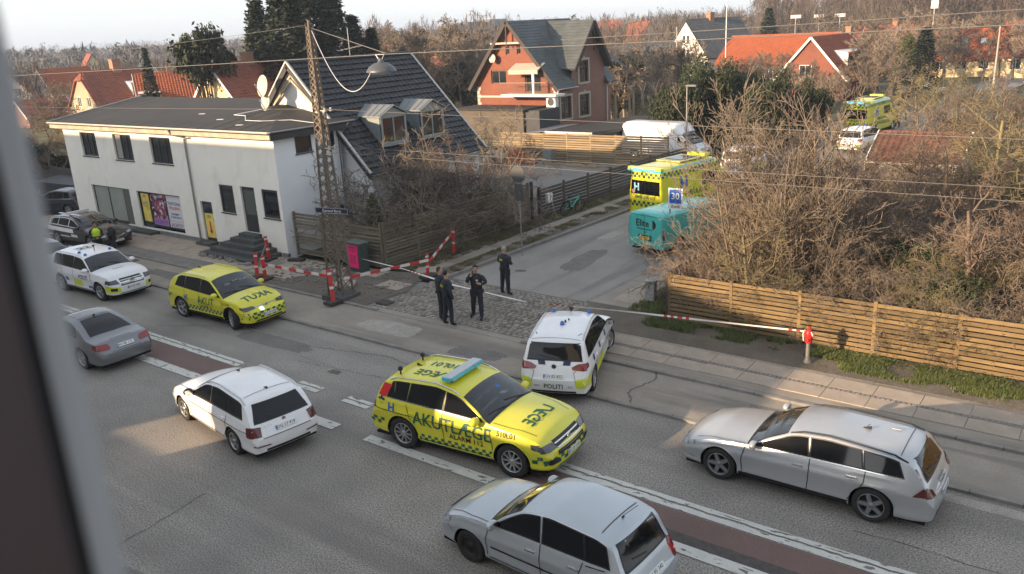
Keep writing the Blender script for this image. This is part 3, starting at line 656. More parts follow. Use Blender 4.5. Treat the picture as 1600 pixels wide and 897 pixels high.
# gable over the felt roof: pale panelled triangle with timber rafters
MB().prism([(-34.6, T0 + .28, 5.9), (-28.9, T0 + .28, 5.3), (RX, T0 + .28, 7.75)], (0, -.05, 0)).build('gable_panel', mat('gable_board', (.62, .61, .58), .7, var=.06, vscale=3), th)
for k in range(3):
    o_ = .22 + k * .2
    MB().beam((-34.9 + o_ * .9, T0 + .16 - k * .03, 5.25), (RX, T0 + .16 - k * .03, RZ - o_ - .12), .05, .1).build('rafter', M_fascia, th)
    MB().beam((-28.6 - o_ * .2, T0 + .16 - k * .03, 5.05 - o_ * .2), (RX, T0 + .16 - k * .03, RZ - o_ - .12), .05, .1).build('rafter', M_fascia, th)
ant = MB(); ant.cyl((-31.7, 28.9, 8.0), (-31.7, 28.9, 9.5), .02, n=6); ant.cyl((-31.7, 28.2, 8.45), (-31.7, 29.7, 8.6), .012, n=5)
for i in range(6): ant.cyl((-31.95, 28.3 + i * .25, 8.46 + i * .03), (-31.45, 28.3 + i * .25, 8.46 + i * .03), .008, n=4)
ant.build('antenna', M_gut, th)
def dormer(y0, y1):
    d = empty('dormer', (0, 0, 0)); d.parent = th
    xf = -27.75; zb, ze, zt = 4.22, 5.55, 5.95; ym = (y0 + y1) / 2
    def xr(z): return EX - (z - EZ) - .05
    for y, s in ((y0, -1), (y1, 1)):
        MB().prism([(xf, y, zb - .02), (xf, y, ze), (xr(ze) - .1, y, ze), (xr(zb) - .1, y, zb - .02)], (0, .06 * -s, 0)).build('cheek', M_zinc, d)
    f = MB(); fw = .12
    f.box(xf - .06, xf + .02, y0, y0 + fw, zb, ze); f.box(xf - .06, xf + .02, y1 - fw, y1, zb, ze); f.box(xf - .06, xf + .02, y0 + fw, y1 - fw, ze - fw, ze); f.box(xf - .06, xf + .02, y0 + fw, y1 - fw, zb, zb + fw)
    f.prism([(xf + .012, y0, ze), (xf + .012, y1, ze), (xf + .012, ym, zt - .05)], (-.06, 0, 0)); f.box(xf - .05, xf + .0, ym - .04, ym + .04, zb + fw, ze - fw)
    f.build('window_frame', mat('dormer_front', (.24, .25, .235), .6), d)
    MB().box(xf - .045, xf - .03, y0 + fw, y1 - fw, zb + fw, ze - fw).build('pane', M_glass, d)
    MB().box(xf - .1, xf + .16, y0 - .1, y1 + .1, zb - .05, zb - .002).build('sill', M_zinc, d)
    for s, yy in ((-1, y0 - .12), (1, y1 + .12)):
        r = MB(); r.prism([(xf + .14, yy, ze - .05), (xf + .14, ym, zt), (xr(zt) - .1, ym, zt), (xr(ze) - .1, yy, ze - .05)], (0, 0, .05))
        n_ = 5
        for i in range(n_):
            f_ = (i + .3) / n_; xa = xf + .14 + (xr(ze) - xf - .24) * f_; xb = xf + .14 + (xr(zt) - xf - .24) * f_
            r.beam((xa, yy, ze), (xb, ym, zt + .05), .03, .05)
        r.build('dormer_roof', mat('zinc_light', (.23, .25, .255), .45, metal=.4), d)
dormer(26.7, 28.35); dormer(29.35, 31.0)

# ------------------------------------------------------------------ generic gabled house for the neighbourhood
def house(name, c, rz, L, D, he, hr, mw, mr, label, group=None, hip=0.0, chimney=(0.3, .5, 1.0), wins=(), over=.35, mf=None, cat='house', col=.3, row=.34, sub=3, dormers=(), tilewave=.075, mbarge=None, base=True):
    """ridge along local x; wins: (side, u, z, w, h) on sides f(-y) b(+y) l(-x) r(+x)"""
    h = empty(name, c, rz, label, cat, group); mf = mf or M_frameW
    walls = {'f': ((-L / 2, -D / 2, 0), (1, 0, 0), L, False), 'r': ((L / 2, -D / 2, 0), (0, 1, 0), D, True), 'b': ((L / 2, D / 2, 0), (-1, 0, 0), L, False), 'l': ((-L / 2, D / 2, 0), (0, -1, 0), D, True)}
    for k, (O, U, n, gable) in walls.items():
        poly = [(0, 0), (n, 0), (n, he)] + ([(n / 2 + n * .5 * hip * .5, hr - (hr - he) * hip * .5), (n / 2 - n * .5 * hip * .5, hr - (hr - he) * hip * .5)] if gable and 0 < hip < 1 else [(n / 2, hr - .05)] if gable and hip == 0 else []) + [(0, he)]
        hs = [(n / 2 + u - w_ / 2, n / 2 + u + w_ / 2, z, z + hh) for sd_, u, z, w_, hh in wins if sd_ == k]
        wall('wall', O, U, poly, hs, mw, h, depth=.1)
        for a, b, z0, z1 in hs: window(O, U, a, b, z0, z1, h, mf=mf, inset=.07, fw=.07, mull=1 if b - a > .8 else 0, sill=False)
    MB().box(-L / 2 + .15, L / 2 - .15, -D / 2 + .15, D / 2 - .15, 0, he - .1).build('interior', MATS['dark_interior'], h)
    k = (hr - he) / (D / 2); zo = he - over * k; xo = L / 2 + .25; hp = D / 2 * hip * (.9 if hip else 0)
    for s in (-1, 1):
        P = [(-xo, s * (D / 2 + over), zo), (xo, s * (D / 2 + over), zo)]
        if hip >= 1: P += [(xo - hp, 0, hr), (-xo + hp, 0, hr)]
        elif hip > 0:
            zc = hr - (hr - he) * hip * .5; yc = (hr - zc) / k
            P += [(xo, s * yc, zc), (xo - yc * .7, 0, hr), (-xo + yc * .7, 0, hr), (-xo, s * yc, zc)]
        else: P += [(xo, 0, hr), (-xo, 0, hr)]
        tag(roof_tiles(P, (1, 0, 0), mr, h, row=row, col=col, h=.045, wave=tilewave, sub=sub), kind='stuff')
    if hip > 0:
        for s in (-1, 1):
            if hip >= 1: P = [(s * xo, -(D / 2 + over), zo), (s * xo, D / 2 + over, zo), (s * (xo - hp), 0, hr)]
            else: P = [(s * xo, -yc, zc), (s * xo, yc, zc), (s * (xo - yc * .7), 0, hr)]
            tag(roof_tiles(P, (0, 1, 0), mr, h, row=row, col=col, h=.045, wave=tilewave, sub=sub), kind='stuff')
    rg = MB(); x = -xo + (hp if hip >= 1 else .2)
    while x < xo - (hp if hip >= 1 else .2): rg.cyl((x, 0, hr), (x + .42, 0, hr + .02), .1, .12, n=6); x += .4
    tag(rg.build('ridge_tiles', mr, h), kind='stuff')
    if mbarge and hip == 0:
        for sx in (-1, 1):
            for s in (-1, 1): MB().beam((sx * (xo + .03), s * (D / 2 + over), zo), (sx * (xo + .03), 0, hr), .05, .22).build('barge_board', mbarge, h)
    if chimney:
        cx, cw, ch = chimney; b = MB(); b.box(cx * L - cw / 2, cx * L + cw / 2, -cw / 2, cw / 2, hr - .6, hr + ch); b.box(cx * L - cw / 2 - .05, cx * L + cw / 2 + .05, -cw / 2 - .05, cw / 2 + .05, hr + ch - .12, hr + ch + .02)
        b.build('chimney', mat('chimney_brick', (.30, .17, .11), .9, var=.2, vscale=5), h)
    for (dx, s, z, w_, hh) in dormers:     # shed dormers
        y = s * (D / 2) * (1 - (z - he) / (hr - he)); d = MB(); yb = s * (D / 2) * (1 - min(1, (z + hh - he) / (hr - he)))
        d.prism([(dx - w_ / 2, y, z), (dx - w_ / 2, y, z + hh), (dx - w_ / 2, yb * .9, z + hh + .25), ], (w_, 0, 0)); d = d.build('dormer', mf, h)
        MB().beam((dx - w_ / 2 - .15, y + s * .12, z + hh + .03), (dx + w_ / 2 + .15, y + s * .12, z + hh + .03), .3, .08).build('dormer_roof', mr, d)
        MB().box(dx - w_ / 2 + .12, dx + w_ / 2 - .12, y - .02 if s < 0 else y - .0, y + .0 if s < 0 else y + .02, z + .12, z + hh - .12).build('pane', M_glass, d)
    return h
# ------------------------------------------------------------------ red brick house
M_brick = bricks('red_brick', (.25, .06, .028), (.18, .045, .024), (.19, .12, .085))
M_brick2 = bricks('dull_brick', (.30, .13, .085), (.24, .10, .07), (.28, .22, .18))
M_ybrick = bricks('yellow_brick', (.42, .33, .20), (.36, .27, .15), (.4, .36, .3))
M_slate = mat('grey_slate', (.075, .085, .085), .6, var=.3, vscale=1.2, vdet=7)
M_stone = mat('sandstone_trim', (.42, .38, .31), .8)
bh = empty('brick_villa', (0, 0, 0), label='tall red brick villa with a steep grey slate roof and a cross gable', cat='house')
X0, X1, XM, Y0, Y1, ZE, ZR = -42.7, -35.2, -39.2, 52.0, 59.9, 5.1, 9.6
O = (X0, Y0, 0); n_ = X1 - X0
fw = [(1.45, 2.9, 5.0, 6.0), (3.0, 3.35, 7.15, 7.8), (4.05, 4.4, 7.15, 7.8), (4.7, 6.15, 4.35, 5.95)]
fw2 = [(.7, 2.0, 1.6, 3.2), (4.2, 5.6, 1.2, 3.2)]
k_ = (ZR - ZE) / (XM - X0)
wall('wall', O, (1, 0, 0), [(0, 0), (n_, 0), (n_, ZE), (XM - X0, ZR - .15), (0, ZE)], fw + fw2, M_brick, bh)
for i, (a, b, c, d) in enumerate(fw + fw2): window(O, (1, 0, 0), a, b, c, d, bh, mf=mat('brown_frame', (.10, .06, .045), .5), mull=1 if b - a > .6 else 0, sill=False, trans=.3 if d - c > 1.2 else None)
cw = [(.55, 2.0, 2.3, 3.95), (3.15, 4.6, 2.25, 3.9), (3.2, 4.55, 4.8, 6.45)]
O2 = (X1, Y0, 0); pk = 4.7
wall('wall', O2, (0, 1, 0), [(0, 0), (Y1 - Y0, 0), (Y1 - Y0, ZE), (7.0, ZE), (6.9, 6.0), (pk, 9.1), (2.2, 6.0), (2.1, ZE), (0, ZE)], cw, M_brick2, bh)
for a, b, c, d in cw:
    window(O2, (0, 1, 0), a, b, c, d, bh, mf=MATS['brown_frame'], mull=1, trans=.45, sill=False)
    tr = MB(); yy = lambda v: Y0 + v
    tr.box(X1 + .002, X1 + .05, yy(a - .16), yy(a), c - .12, d + .14); tr.box(X1 + .002, X1 + .05, yy(b), yy(b + .16), c - .12, d + .14)
    tr.box(X1 + .002, X1 + .055, yy(a), yy(b), d, d + .17); tr.box(X1 + .002, X1 + .09, yy(a), yy(b), c - .14, c); tr.box(X1 + .002, X1 + .08, yy((a + b) / 2 - .08), yy((a + b) / 2 + .08), d + .17, d + .3)
    tr.build('window_surround', M_stone, bh)
wall('wall', (X1, Y1, 0), (-1, 0, 0), [(0, 0), (n_, 0), (n_, ZE), (X1 - XM, ZR - .15), (0, ZE)], [], M_brick2, bh)
wall('wall', (X0, Y1, 0), (0, -1, 0), [(0, 0), (Y1 - Y0, 0), (Y1 - Y0, ZE), (0, ZE)], [], M_brick2, bh)
MB().box(X0 + .2, X1 - .2, Y0 + .2, Y1 - .2, 0, ZE - .1).build('interior', MATS['dark_interior'], bh)
q = MB()                                    # pale corner quoins
for i in range(16):
    ww = .34 if i % 2 else .22
    q.box(X1 - ww, X1 + .03, Y0 - .03, Y0 + .35 - ww * .3, .3 * i, .3 * i + .27)
    q.box(X0 - .03, X0 + ww, Y0 - .03, Y0 + .2, .3 * i, .3 * i + .27)
q.build('quoins', M_stone, bh)
MB().box(X0 - .02, X1 + .02, Y0 - .05, Y0 + .02, 3.95, 4.1).build('string_course', M_stone, bh)
ov = .45; zo = ZE - ov * k_ + .12
def rp(pts, U, **k): return tag(roof_tiles(pts, U, M_slate, bh, row=.28, col=.45, h=.03, wave=0, sub=2, **k), kind='stuff')
kr = (ZR - ZE) / (X1 - XM); zor = ZE - ov * kr
YC = Y0 + pk
rp([(XM, Y0 - .5, ZR), (XM, Y1 + .3, ZR), (X0 - ov, Y1 + .3, zo), (X0 - ov, Y0 - .5, zo)], (0, 1, 0))
rp([(XM, Y0 - .5, ZR), (X1 + ov, Y0 - .5, zor), (X1 + ov, Y0 + 2.25, zor), (X1 - .15, Y0 + 2.4, ZE + .25), (XM + .2, YC + .3, ZR - .15), (XM, YC + .3, ZR)], (0, 1, 0))
rp([(XM, YC + .3, ZR), (XM + .2, YC + .3, ZR - .15), (X1 - .1, Y0 + 6.9, ZE + .2), (X1 + ov, Y0 + 7.0, zor), (X1 + ov, Y1 + .3, zor), (XM, Y1 + .3, ZR)], (0, 1, 0))
ce = 6.05
rp([(X1 + .55, YC, 9.3), (X1 + .55, Y0 + 1.85, ce - .2), (XM + 2.9, Y0 + 1.85, ce - .2), (XM + .1, YC, 9.45)], (1, 0, 0))
rp([(X1 + .55, YC, 9.3), (X1 + .55, Y0 + 7.3, ce - .2), (XM + 2.9, Y0 + 7.3, ce - .2), (XM + .1, YC, 9.45)], (1, 0, 0))
for s, ye_ in ((-1, Y0 + 1.85), (1, Y0 + 7.3)): MB().beam((X1 + .58, ye_, ce - .28), (X1 + .58, YC, 9.25), .06, .3).build('barge_board', mat('dark_wood', (.04, .03, .025), .7), bh)
for s, xx, zz in ((-1, X0 - ov, zo), (1, X1 + ov, zor)): MB().beam((xx, Y0 - .53, zz - .08), (XM, Y0 - .53, ZR - .06), .06, .28).build('barge_board', MATS['dark_wood'], bh)
MB().beam((XM, Y0 - .5, ZR - .1), (XM, Y0 - .5, ZR - 1.9), .1, .1).build('finial_post', MATS['dark_wood'], bh)
MB().beam((XM - 1.55, Y0 - .48, 8.0), (XM + 1.35, Y0 - .48, 8.0), .12, .14).build('collar_beam', M_stone, bh)
MB().beam((X1 + .5, YC - 1.0, 7.6), (X1 + .5, YC + 1.0, 7.6), .1, .12).build('collar_beam', MATS['dark_wood'], bh)
MB().beam((X1 + .5, YC, 9.2), (X1 + .5, YC, 7.1), .1, .1).build('finial_post', MATS['dark_wood'], bh)
g = MB(); gutter(g, (X1 + ov + .06, Y0 - .5, zor + .02), (X1 + ov + .06, Y0 + 2.3, zor + .02)); g.build('gutter', mat('white_gutter', (.6, .6, .58), .5), bh)
pipe([(X1 + ov, Y0 - .3, zor), (X1 + .1, Y0 - .1, zor - .5), (X1 + .1, Y0 - .12, .3)], bh, m=MATS['white_gutter'], r=.06)
pipe([(X1 + ov, Y0 + 7.2, zor), (X1 + .1, Y0 + 7.2, zor - .4), (X1 + .1, Y0 + 7.2, .3)], bh, m=MATS['white_gutter'], r=.05)
dish((X0 + 2.0, Y0 - .35, 6.9), .33, R(-95), R(10), bh, name='satellite_dish')
MB().cyl((X0 + 2.0, Y0 - .3, 6.9), (X0 + 2.2, Y0, 6.7), .03, n=6).build('dish_arm', M_gut, bh)
aw = empty('awning', (0, 0, 0)); aw.parent = bh
MB().prism([(-38.8, Y0 - 1.0, 6.05), (-38.8, Y0 - .02, 6.5), (-38.8, Y0 - .02, 6.45), (-38.8, Y0 - 1.0, 5.95)], (2.7, 0, 0)).build('awning_cloth', mat('awning_cream', (.40, .36, .29), .7), aw)
MB().box(-38.8, -36.1, Y0 - 1.04, Y0 - 1.0, 5.75, 6.04).build('awning_valance', MATS['awning_cream'], aw)
bal = empty('balcony', (0, 0, 0)); bal.parent = bh
MB().box(-39.4, -34.4, Y0 - 1.3, Y0 - .03, 4.14, 4.3).build('balcony_slab', M_frameW, bal)
rl = MB(); rl.beam((-39.4, Y0 - 1.28, 5.15), (-35.2, Y0 - 1.28, 5.15), .05, .05)
for i in range(34): x = -39.4 + i * .127; rl.cyl((x, Y0 - 1.28, 4.3), (x, Y0 - 1.28, 5.15), .012, n=4, caps=False)
rl.build('railing', mat('iron_rail', (.25, .18, .14), .6), bal)
MB().box(-36.45, -36.3, Y0 - 1.28, Y0 - 1.13, 4.3, 5.8).build('post', M_frameW, bal)
ac = MB().box(-35.6, -34.8, Y0 - .75, Y0 - .35, 3.35, 4.1).build('air_conditioner', M_frameW, bh)
MB().cyl((-35.2, Y0 - .77, 3.72), (-35.2, Y0 - .74, 3.72), .28, n=16).build('fan_grille', bk, ac)
gx = MB(); gx.box(-42.5, -36.2, Y0 - 2.9, Y0 - .1, 0, 3.3); gx = gx.build('lean_to', mat('weathered_board', (.105, .088, .068), .9, var=.3, vscale=2, stretch=(1, 1, 9)), bh)
MB().box(-42.7, -36.0, Y0 - 3.1, Y0 - .1, 3.3, 3.4).build('lean_to_roof', M_felt, bh)
MB().box(-36.19, -34.9, Y0 - 2.7, Y0 - .1, 0, 3.3).build('dark_cladding', mat('dark_cladding', (.03, .035, .04), .6, var=.2, vscale=2), bh)

# carport with flat felt roof behind the yard fence
cp = empty('carport', (0, 0, 0), label='low carport with a flat black felt roof between the yard fence and the brick villa', cat='carport')
A_, B_, C_, D_ = W(822, 208, z=2.55), W(924, 213, z=2.55), W(1000, 184, z=2.75), W(925, 183, z=2.75)
E_ = W(911, 183, z=2.75); F_ = W(855, 208.5, z=2.55)
y_ = 49.3
P = [Vector((-33.4, 47.8, 1.93)), Vector((-29.55, 47.8, 1.93)), Vector((-27.0, 56.8, 1.98)), Vector((-31.6, 57.6, 1.98))]
MB().prism(P, (0, 0, .14)).build('roof', M_felt, cp)
MB().prism([P[0] + Vector((-1.6, 0, .0)), P[0] + Vector((-.01, 0, .10)), Vector((-33.0, 51.6, 2.1)), Vector((-35.0, 51.6, 2.0))], (0, 0, .05)).build('roof_sheet', mat('grey_sheet', (.14, .14, .16), .5, var=.1), cp)
MB().beam(P[0] + Vector((0, -.03, .06)), P[1] + Vector((0, -.03, .06)), .05, .2).build('fascia', mat('white_fascia', (.6, .58, .52), .6), cp)
MB().beam(P[1] + Vector((.03, 0, .06)), P[2] + Vector((.03, 0, .06)), .05, .22).build('fascia', MATS['black_fascia'], cp)
for p in P: MB().box(p.x - .06, p.x + .06, p.y - .06, p.y + .06, 0, 1.92).build('post', MATS['dark_wood'], cp)
MB().prism([P[1] + Vector((-.1, .1, -1.92)), P[2] + Vector((-.1, -.1, -1.96)), P[2] + Vector((-.1, -.1, -.01)), P[1] + Vector((-.1, .1, -.01))], (-.05, 0, 0)).build('side_wall', MATS['dark_cladding'], cp)
MB().prism([P[2] + Vector((-.1, -.1, -1.96)), P[3] + Vector((0, -.1, -1.96)), P[3] + Vector((0, -.1, -.02)), P[2] + Vector((-.1, -.1, -.02))], (0, .05, 0)).build('back_wall', MATS['dark_cladding'], cp)

# ------------------------------------------------------------------ neighbourhood houses
M_rt1 = mat('roof_orange', (.32, .085, .03), .75, var=.18, vscale=1.2, vdet=7)
M_rt2 = mat('roof_darkred', (.26, .085, .05), .75, var=.25, vscale=1.2, vdet=7)
M_rt3 = mat('roof_red', (.25, .07, .035), .75, var=.22, vscale=1.2, vdet=7)
M_rt4 = mat('roof_grey', (.08, .085, .09), .7, var=.2, vscale=1.5)
M_white = mat('white_wall', (.74, .71, .62), .85, var=.05, vscale=1)
M_cream = mat('cream_wall', (.62, .50, .30), .85, var=.08, vscale=1)
def hp(px, dist): return at(px, dist)
def along(px, d): return math.atan2(ray(px, 100).y, ray(px, 100).x)
g4 = [('f', -2.5, 1, 1.2, 1.3), ('f', 0, 1, 1.2, 1.3), ('f', 2.5, 1, 1.2, 1.3), ('r', -1.2, 3.3, .9, 1.1), ('r', 1.2, 3.3, .9, 1.1), ('l', -1.2, 3.3, .9, 1.1), ('l', 1.2, 3.3, .9, 1.1), ('r', -1.8, 1, 1.2, 1.3), ('r', 1.8, 1, 1.2, 1.3), ('l', -1.8, 1, 1.2, 1.3), ('l', 1.8, 1, 1.2, 1.3)]
NB = 'houses of the neighbourhood'
house('white_villa', hp(1112, 134), R(70), 11, 9.0, 3.8, 8.9, M_white, M_rt4, 'white rendered villa with a tall mansard gable and dark roof beside the flagpole', NB, mf=M_frameD, wins=[('l', -.4, 5.6, .45, 1.1), ('l', .4, 5.6, .45, 1.1), ('l', 1.9, 3.0, .9, 1.2), ('l', .5, 3.0, .9, 1.2), ('l', -2.6, .9, 1.2, 1.4), ('l', 2.4, .9, 1.2, 1.4)], chimney=(-.05, .9, .9))
house('orange_roof_house', hp(1222, 120), R(-5), 15, 8.5, 3.1, 6.4, M_brick, M_rt1, 'long brick house with a bright orange tiled roof behind the evergreens', NB, hip=.5, wins=[('f', 3.6, 1.0, 1.1, 1.5), ('f', 0, 1.0, 1.2, 1.4)] + g4[3:], chimney=None)
house('orange_dormer_house', hp(1293, 100), R(82), 9, 7.6, 2.4, 6.5, M_brick, M_rt3, 'brick gable house with a glazed shed dormer in its red roof', NB, wins=[('l', -.6, 2.2, 1.4, 1.5), ('l', 2.2, .8, .9, 1.2)], dormers=[(0.2, -1, 3.2, 5.2, 1.6)], mbarge=M_frameW, chimney=(.5, .6, .8))
house('red_hip_house', hp(1388, 150), R(8), 10.5, 8.5, 2.6, 6.4, M_brick2, M_rt3, 'low brick house with a half-hipped red roof in front of the bare wood', NB, hip=.5, wins=g4, chimney=(.05, .8, 1.0))
sk = house('rooflight_house', hp(1503, 128), R(6), 8.5, 7.5, 2.4, 5.8, M_cream, M_rt1, 'yellow house with three rooflights in its orange roof', NB, wins=g4, chimney=None)
for u in (-2.4, 0, 2.2):
    v = .45; k = (5.8 - 2.4) / 3.75; MB().box(-.45, .45, -.6, .6, -.02, .12).build('rooflight', M_frameD, sk, loc=(u, -3.75 * v, 2.4 + 3.75 * (1 - v) * k + .05), rot=(math.atan(k), 0, 0))
    MB().box(-.36, .36, -.5, .5, .12, .14).build('pane', mat('rooflight_glass', (.35, .40, .42), .1), sk, loc=(u, -3.75 * v, 2.4 + 3.75 * (1 - v) * k + .05), rot=(math.atan(k), 0, 0))
house('edge_house', hp(1622, 125), R(5), 8, 7.5, 2.8, 6.6, M_cream, M_rt3, 'yellow house with a steep red roof cut off by the right edge of the view', NB, wins=g4, chimney=None)
house('garage', at(1436, 47), R(0), 3.8, 3.4, 2.0, 2.9, M_white, mat('roof_faded', (.13, .06, .04), .85, var=.3, vscale=2), 'low white outbuilding with a faded red tiled roof among the bare shrubs', None, wins=[('f', -2, .8, .8, .8), ('l', 1, .8, .8, .8)], chimney=None, mbarge=M_frameW, cat='outbuilding')
# left background
house('half_hip_house', hp(192, 104), R(86), 7.0, 7.6, 3.4, 7.0, M_ybrick, M_rt2, 'yellow brick house with a steep dark red half-hipped roof and one dormer', NB, hip=.5, wins=g4, dormers=[(1.6, -1, 4.2, 2.0, 1.3)], chimney=(.08, .9, 1.1))
house('orange_gable_house', hp(276, 102), R(62), 6.6, 7.5, 3.0, 6.4, M_white, M_rt1, 'white house with a clean orange tiled roof just behind the felt-roofed building', NB, wins=g4, dormers=[(-2.2, -1, 3.3, 2.2, 1.1)], chimney=(.05, .6, .7), mbarge=M_frameW)
house('small_orange_house', hp(114, 150), R(88), 7.5, 6.0, 3.6, 6.8, M_frameW, M_rt1, 'small house with a salmon orange roof and white barge boards at the far left', NB, wins=g4[3:7], chimney=None, mbarge=M_frameW)
house('brown_roof_house', hp(72, 128), R(86), 6, 6, 1.4, 3.4, M_brick2, M_rt2, 'low house with a long dark brown roof beside the salmon roofed one', NB, wins=[], chimney=(.3, .5, .6), mbarge=M_frameW)
house('cream_gable_house', hp(412, 78), R(88), 8, 6.5, 4.4, 7.5, M_cream, M_rt2, 'cream gabled house with a brown red roof and a square chimney behind the lattice mast', NB, wins=g4, chimney=(-.05, .8, .8), mbarge=M_frameW)
for i, (px, dist, hh, rot, mw, mr, lab) in enumerate([(690, 105, 6.2, -20, M_brick2, M_rt3, 'small house with a faded red roof beyond the ridge of the black-tiled house'), (755, 118, 5.0, 30, M_white, M_rt4, 'white cottage with a grey roof among bare shrubs left of the brick villa'),
        (1010, 120, 6.0, 40, M_brick2, M_rt4, 'brick bungalow with a grey roof behind the hedge right of the brick villa'), (30, 150, 7, -30, M_white, M_rt3, 'far white house with a red roof beside the window frame'),
        (235, 190, 8, -30, M_white, M_rt4, 'long white house with a flat grey roof on the left horizon'), (600, 205, 8, 25, M_brick2, M_rt3, 'distant red roofed house right of the tall dark firs'), (870, 260, 9, 15, M_white, M_rt3, 'distant white house behind the ridge of the brick villa'), (1000, 210, 9, -30, M_white, M_rt3, 'distant house with a pale gable amid bare trees'),
        (150, 235, 8.5, -20, M_cream, M_rt3, 'distant cream house under the left horizon'), (330, 160, 8, 10, M_brick2, M_rt2, 'dark red roofed house left of the tall pine'), (1050, 290, 10, 5, M_cream, M_rt4, 'grey roofed house far off on the horizon'), (955, 330, 10, 5, M_white, M_rt3, 'tiny far white house on the horizon')]):
    house('cottage', hp(px, dist), R(rot), 9, 7.5, 2.8, hh, mw, mr, lab, NB, wins=g4 if dist < 160 else [], chimney=(.1, .6, .8) if i % 2 else None, sub=2, tilewave=.03, row=.5, col=.5)
for px, dist, wd, hh in ((712, 520, 16, 13), (738, 520, 14, 14), (768, 530, 18, 15)):
    t = empty('apartment_block', hp(px, dist), R(-20), 'pale %s apartment block on the horizon left of the brick villa' % ('lowest' if hh == 13 else 'middle' if hh == 14 else 'tallest'), 'building', 'apartment blocks on the horizon')
    MB().box(-wd / 2, wd / 2, -6, 6, 0, hh).build('wall', mat('far_concrete', (.17, .165, .165), .9), t)
    for k in range(4):
        for j in range(5): MB().box(-wd / 2 + 1 + j * (wd - 2) / 5, -wd / 2 + 1 + j * (wd - 2) / 5 + 1.6, -6.05, -5.98, hh - 3 - k * 3, hh - 1.4 - k * 3).build('window', M_glass, t)
ch = empty('church_tower', hp(203, 900), 0, 'tiny far church spire standing on the left horizon', 'church')
MB().box(-2.5, 2.5, -2.5, 2.5, 0, 12).build('tower', mat('far_brick', (.2, .13, .1), .9), ch); MB().lathe([(3, 12), (.1, 19)], 4, 0).build('spire', M_rt4, ch)
# ------------------------------------------------------------------ fences
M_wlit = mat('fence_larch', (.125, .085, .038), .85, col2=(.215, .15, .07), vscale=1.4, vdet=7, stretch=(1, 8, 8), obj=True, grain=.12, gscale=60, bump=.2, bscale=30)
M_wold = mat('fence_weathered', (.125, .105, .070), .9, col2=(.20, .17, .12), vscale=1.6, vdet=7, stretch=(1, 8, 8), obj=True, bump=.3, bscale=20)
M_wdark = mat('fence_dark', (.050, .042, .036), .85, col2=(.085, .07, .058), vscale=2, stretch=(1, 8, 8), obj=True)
M_wpale = mat('fence_pale', (.20, .145, .08), .8, col2=(.30, .225, .135), vscale=1.5, stretch=(1, 8, 8), obj=True, bump=.2, bscale=20)
def slat_fence(name, p, q, h, n, m, label, panel=2.0, sw=.1, gap=None, z0=.11, zoff=.08, post=.09, postm=None, front=-1, missing=0.0, jit=.004, ph=None, droop=0.0, group=None):
    p = Vector((*p, 0)); q = Vector((*q, 0)); d = q - p; L = d.length; a = math.atan2(d.y, d.x)
    f = empty(name, (p.x, p.y, z0), a, label, 'fence', group)
    k = max(1, round(L / panel)); pw = L / k; pit = (h - zoff) / n; pit0 = gap
    sm = [MB().box(0.0, pw - post * .8, -.011, .011, -sw / 2, sw / 2).mesh('slat', m) for _ in range(1)]
    pm = MB().box(-post / 2, post / 2, -post / 2, post / 2, 0, ph or h + .03).mesh('post', postm or m)
    for i in range(k + 1): link('post', pm, f, (i * pw, -front * 0, 0), (rnd(-.01, .01), rnd(-.01, .01), 0))
    for i in range(k):
        for j in range(n):
            if random.random() < missing: continue
            link('slat', sm[0], f, (i * pw + post * .4, front * .03 * (1 if j % 2 == 0 or gap is None else -1) + rnd(-jit, jit), zoff + pit * (j + .5) + rnd(-jit, jit)), (rnd(-.05, .05), rnd(-.004, .004) * (1 + droop), 0))
    return f
slat_fence('slatted_fence', (-11.0, 22.12), (7.0, 22.12), 1.55, 11, M_wlit, 'sunlit larch fence of horizontal slats along the pavement on the right', sw=.098, z0=0.08, panel=1.98)
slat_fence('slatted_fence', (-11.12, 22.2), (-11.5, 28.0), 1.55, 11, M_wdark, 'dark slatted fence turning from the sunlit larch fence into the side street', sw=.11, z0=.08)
slat_fence('slatted_fence', (-28.7, 21.98), (-23.45, 21.98), 1.9, 13, M_wold, 'weathered green brown plank fence between the white building and the street corner', panel=1.75, sw=.1, missing=.03, jit=.012, droop=2)
slat_fence('slatted_fence', (-23.4, 22.05), (-22.95, 31.2), 1.9, 13, M_wold, 'weathered plank fence running up the side street behind the bare bushes', panel=1.85, sw=.102, jit=.01, droop=1)
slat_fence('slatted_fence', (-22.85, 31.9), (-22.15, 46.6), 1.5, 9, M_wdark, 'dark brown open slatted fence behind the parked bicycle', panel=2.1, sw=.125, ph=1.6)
for i in (0, 1): MB().box(-.06, .06, -.06, .06, 0, 1.95 - i * .3).build('post', M_wdark, None, loc=(-22.98 + i * .25, 31.55 + i * .3, .08), label='%s dark gate post at the yard entrance, %s the sign pole' % (('tall', 'nearer to') if not i else ('short', 'farther from')), category='post', group='gate posts of the yard entrance')
slat_fence('slatted_fence', (-37.2, 47.5), (-24.0, 47.9), 1.95, 12, M_wpale, 'pale timber fence of narrow boards in front of the carport', panel=1.9, sw=.12, z0=.03, jit=.008)
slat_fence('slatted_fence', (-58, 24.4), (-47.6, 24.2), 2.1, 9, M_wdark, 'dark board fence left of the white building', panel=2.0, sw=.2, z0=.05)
slat_fence('slatted_fence', (-48, 50.5), (-38, 48.5), 1.5, 8, M_wold, 'grey board fence behind the pile of roof tiles', panel=2.0, sw=.13, z0=.03)

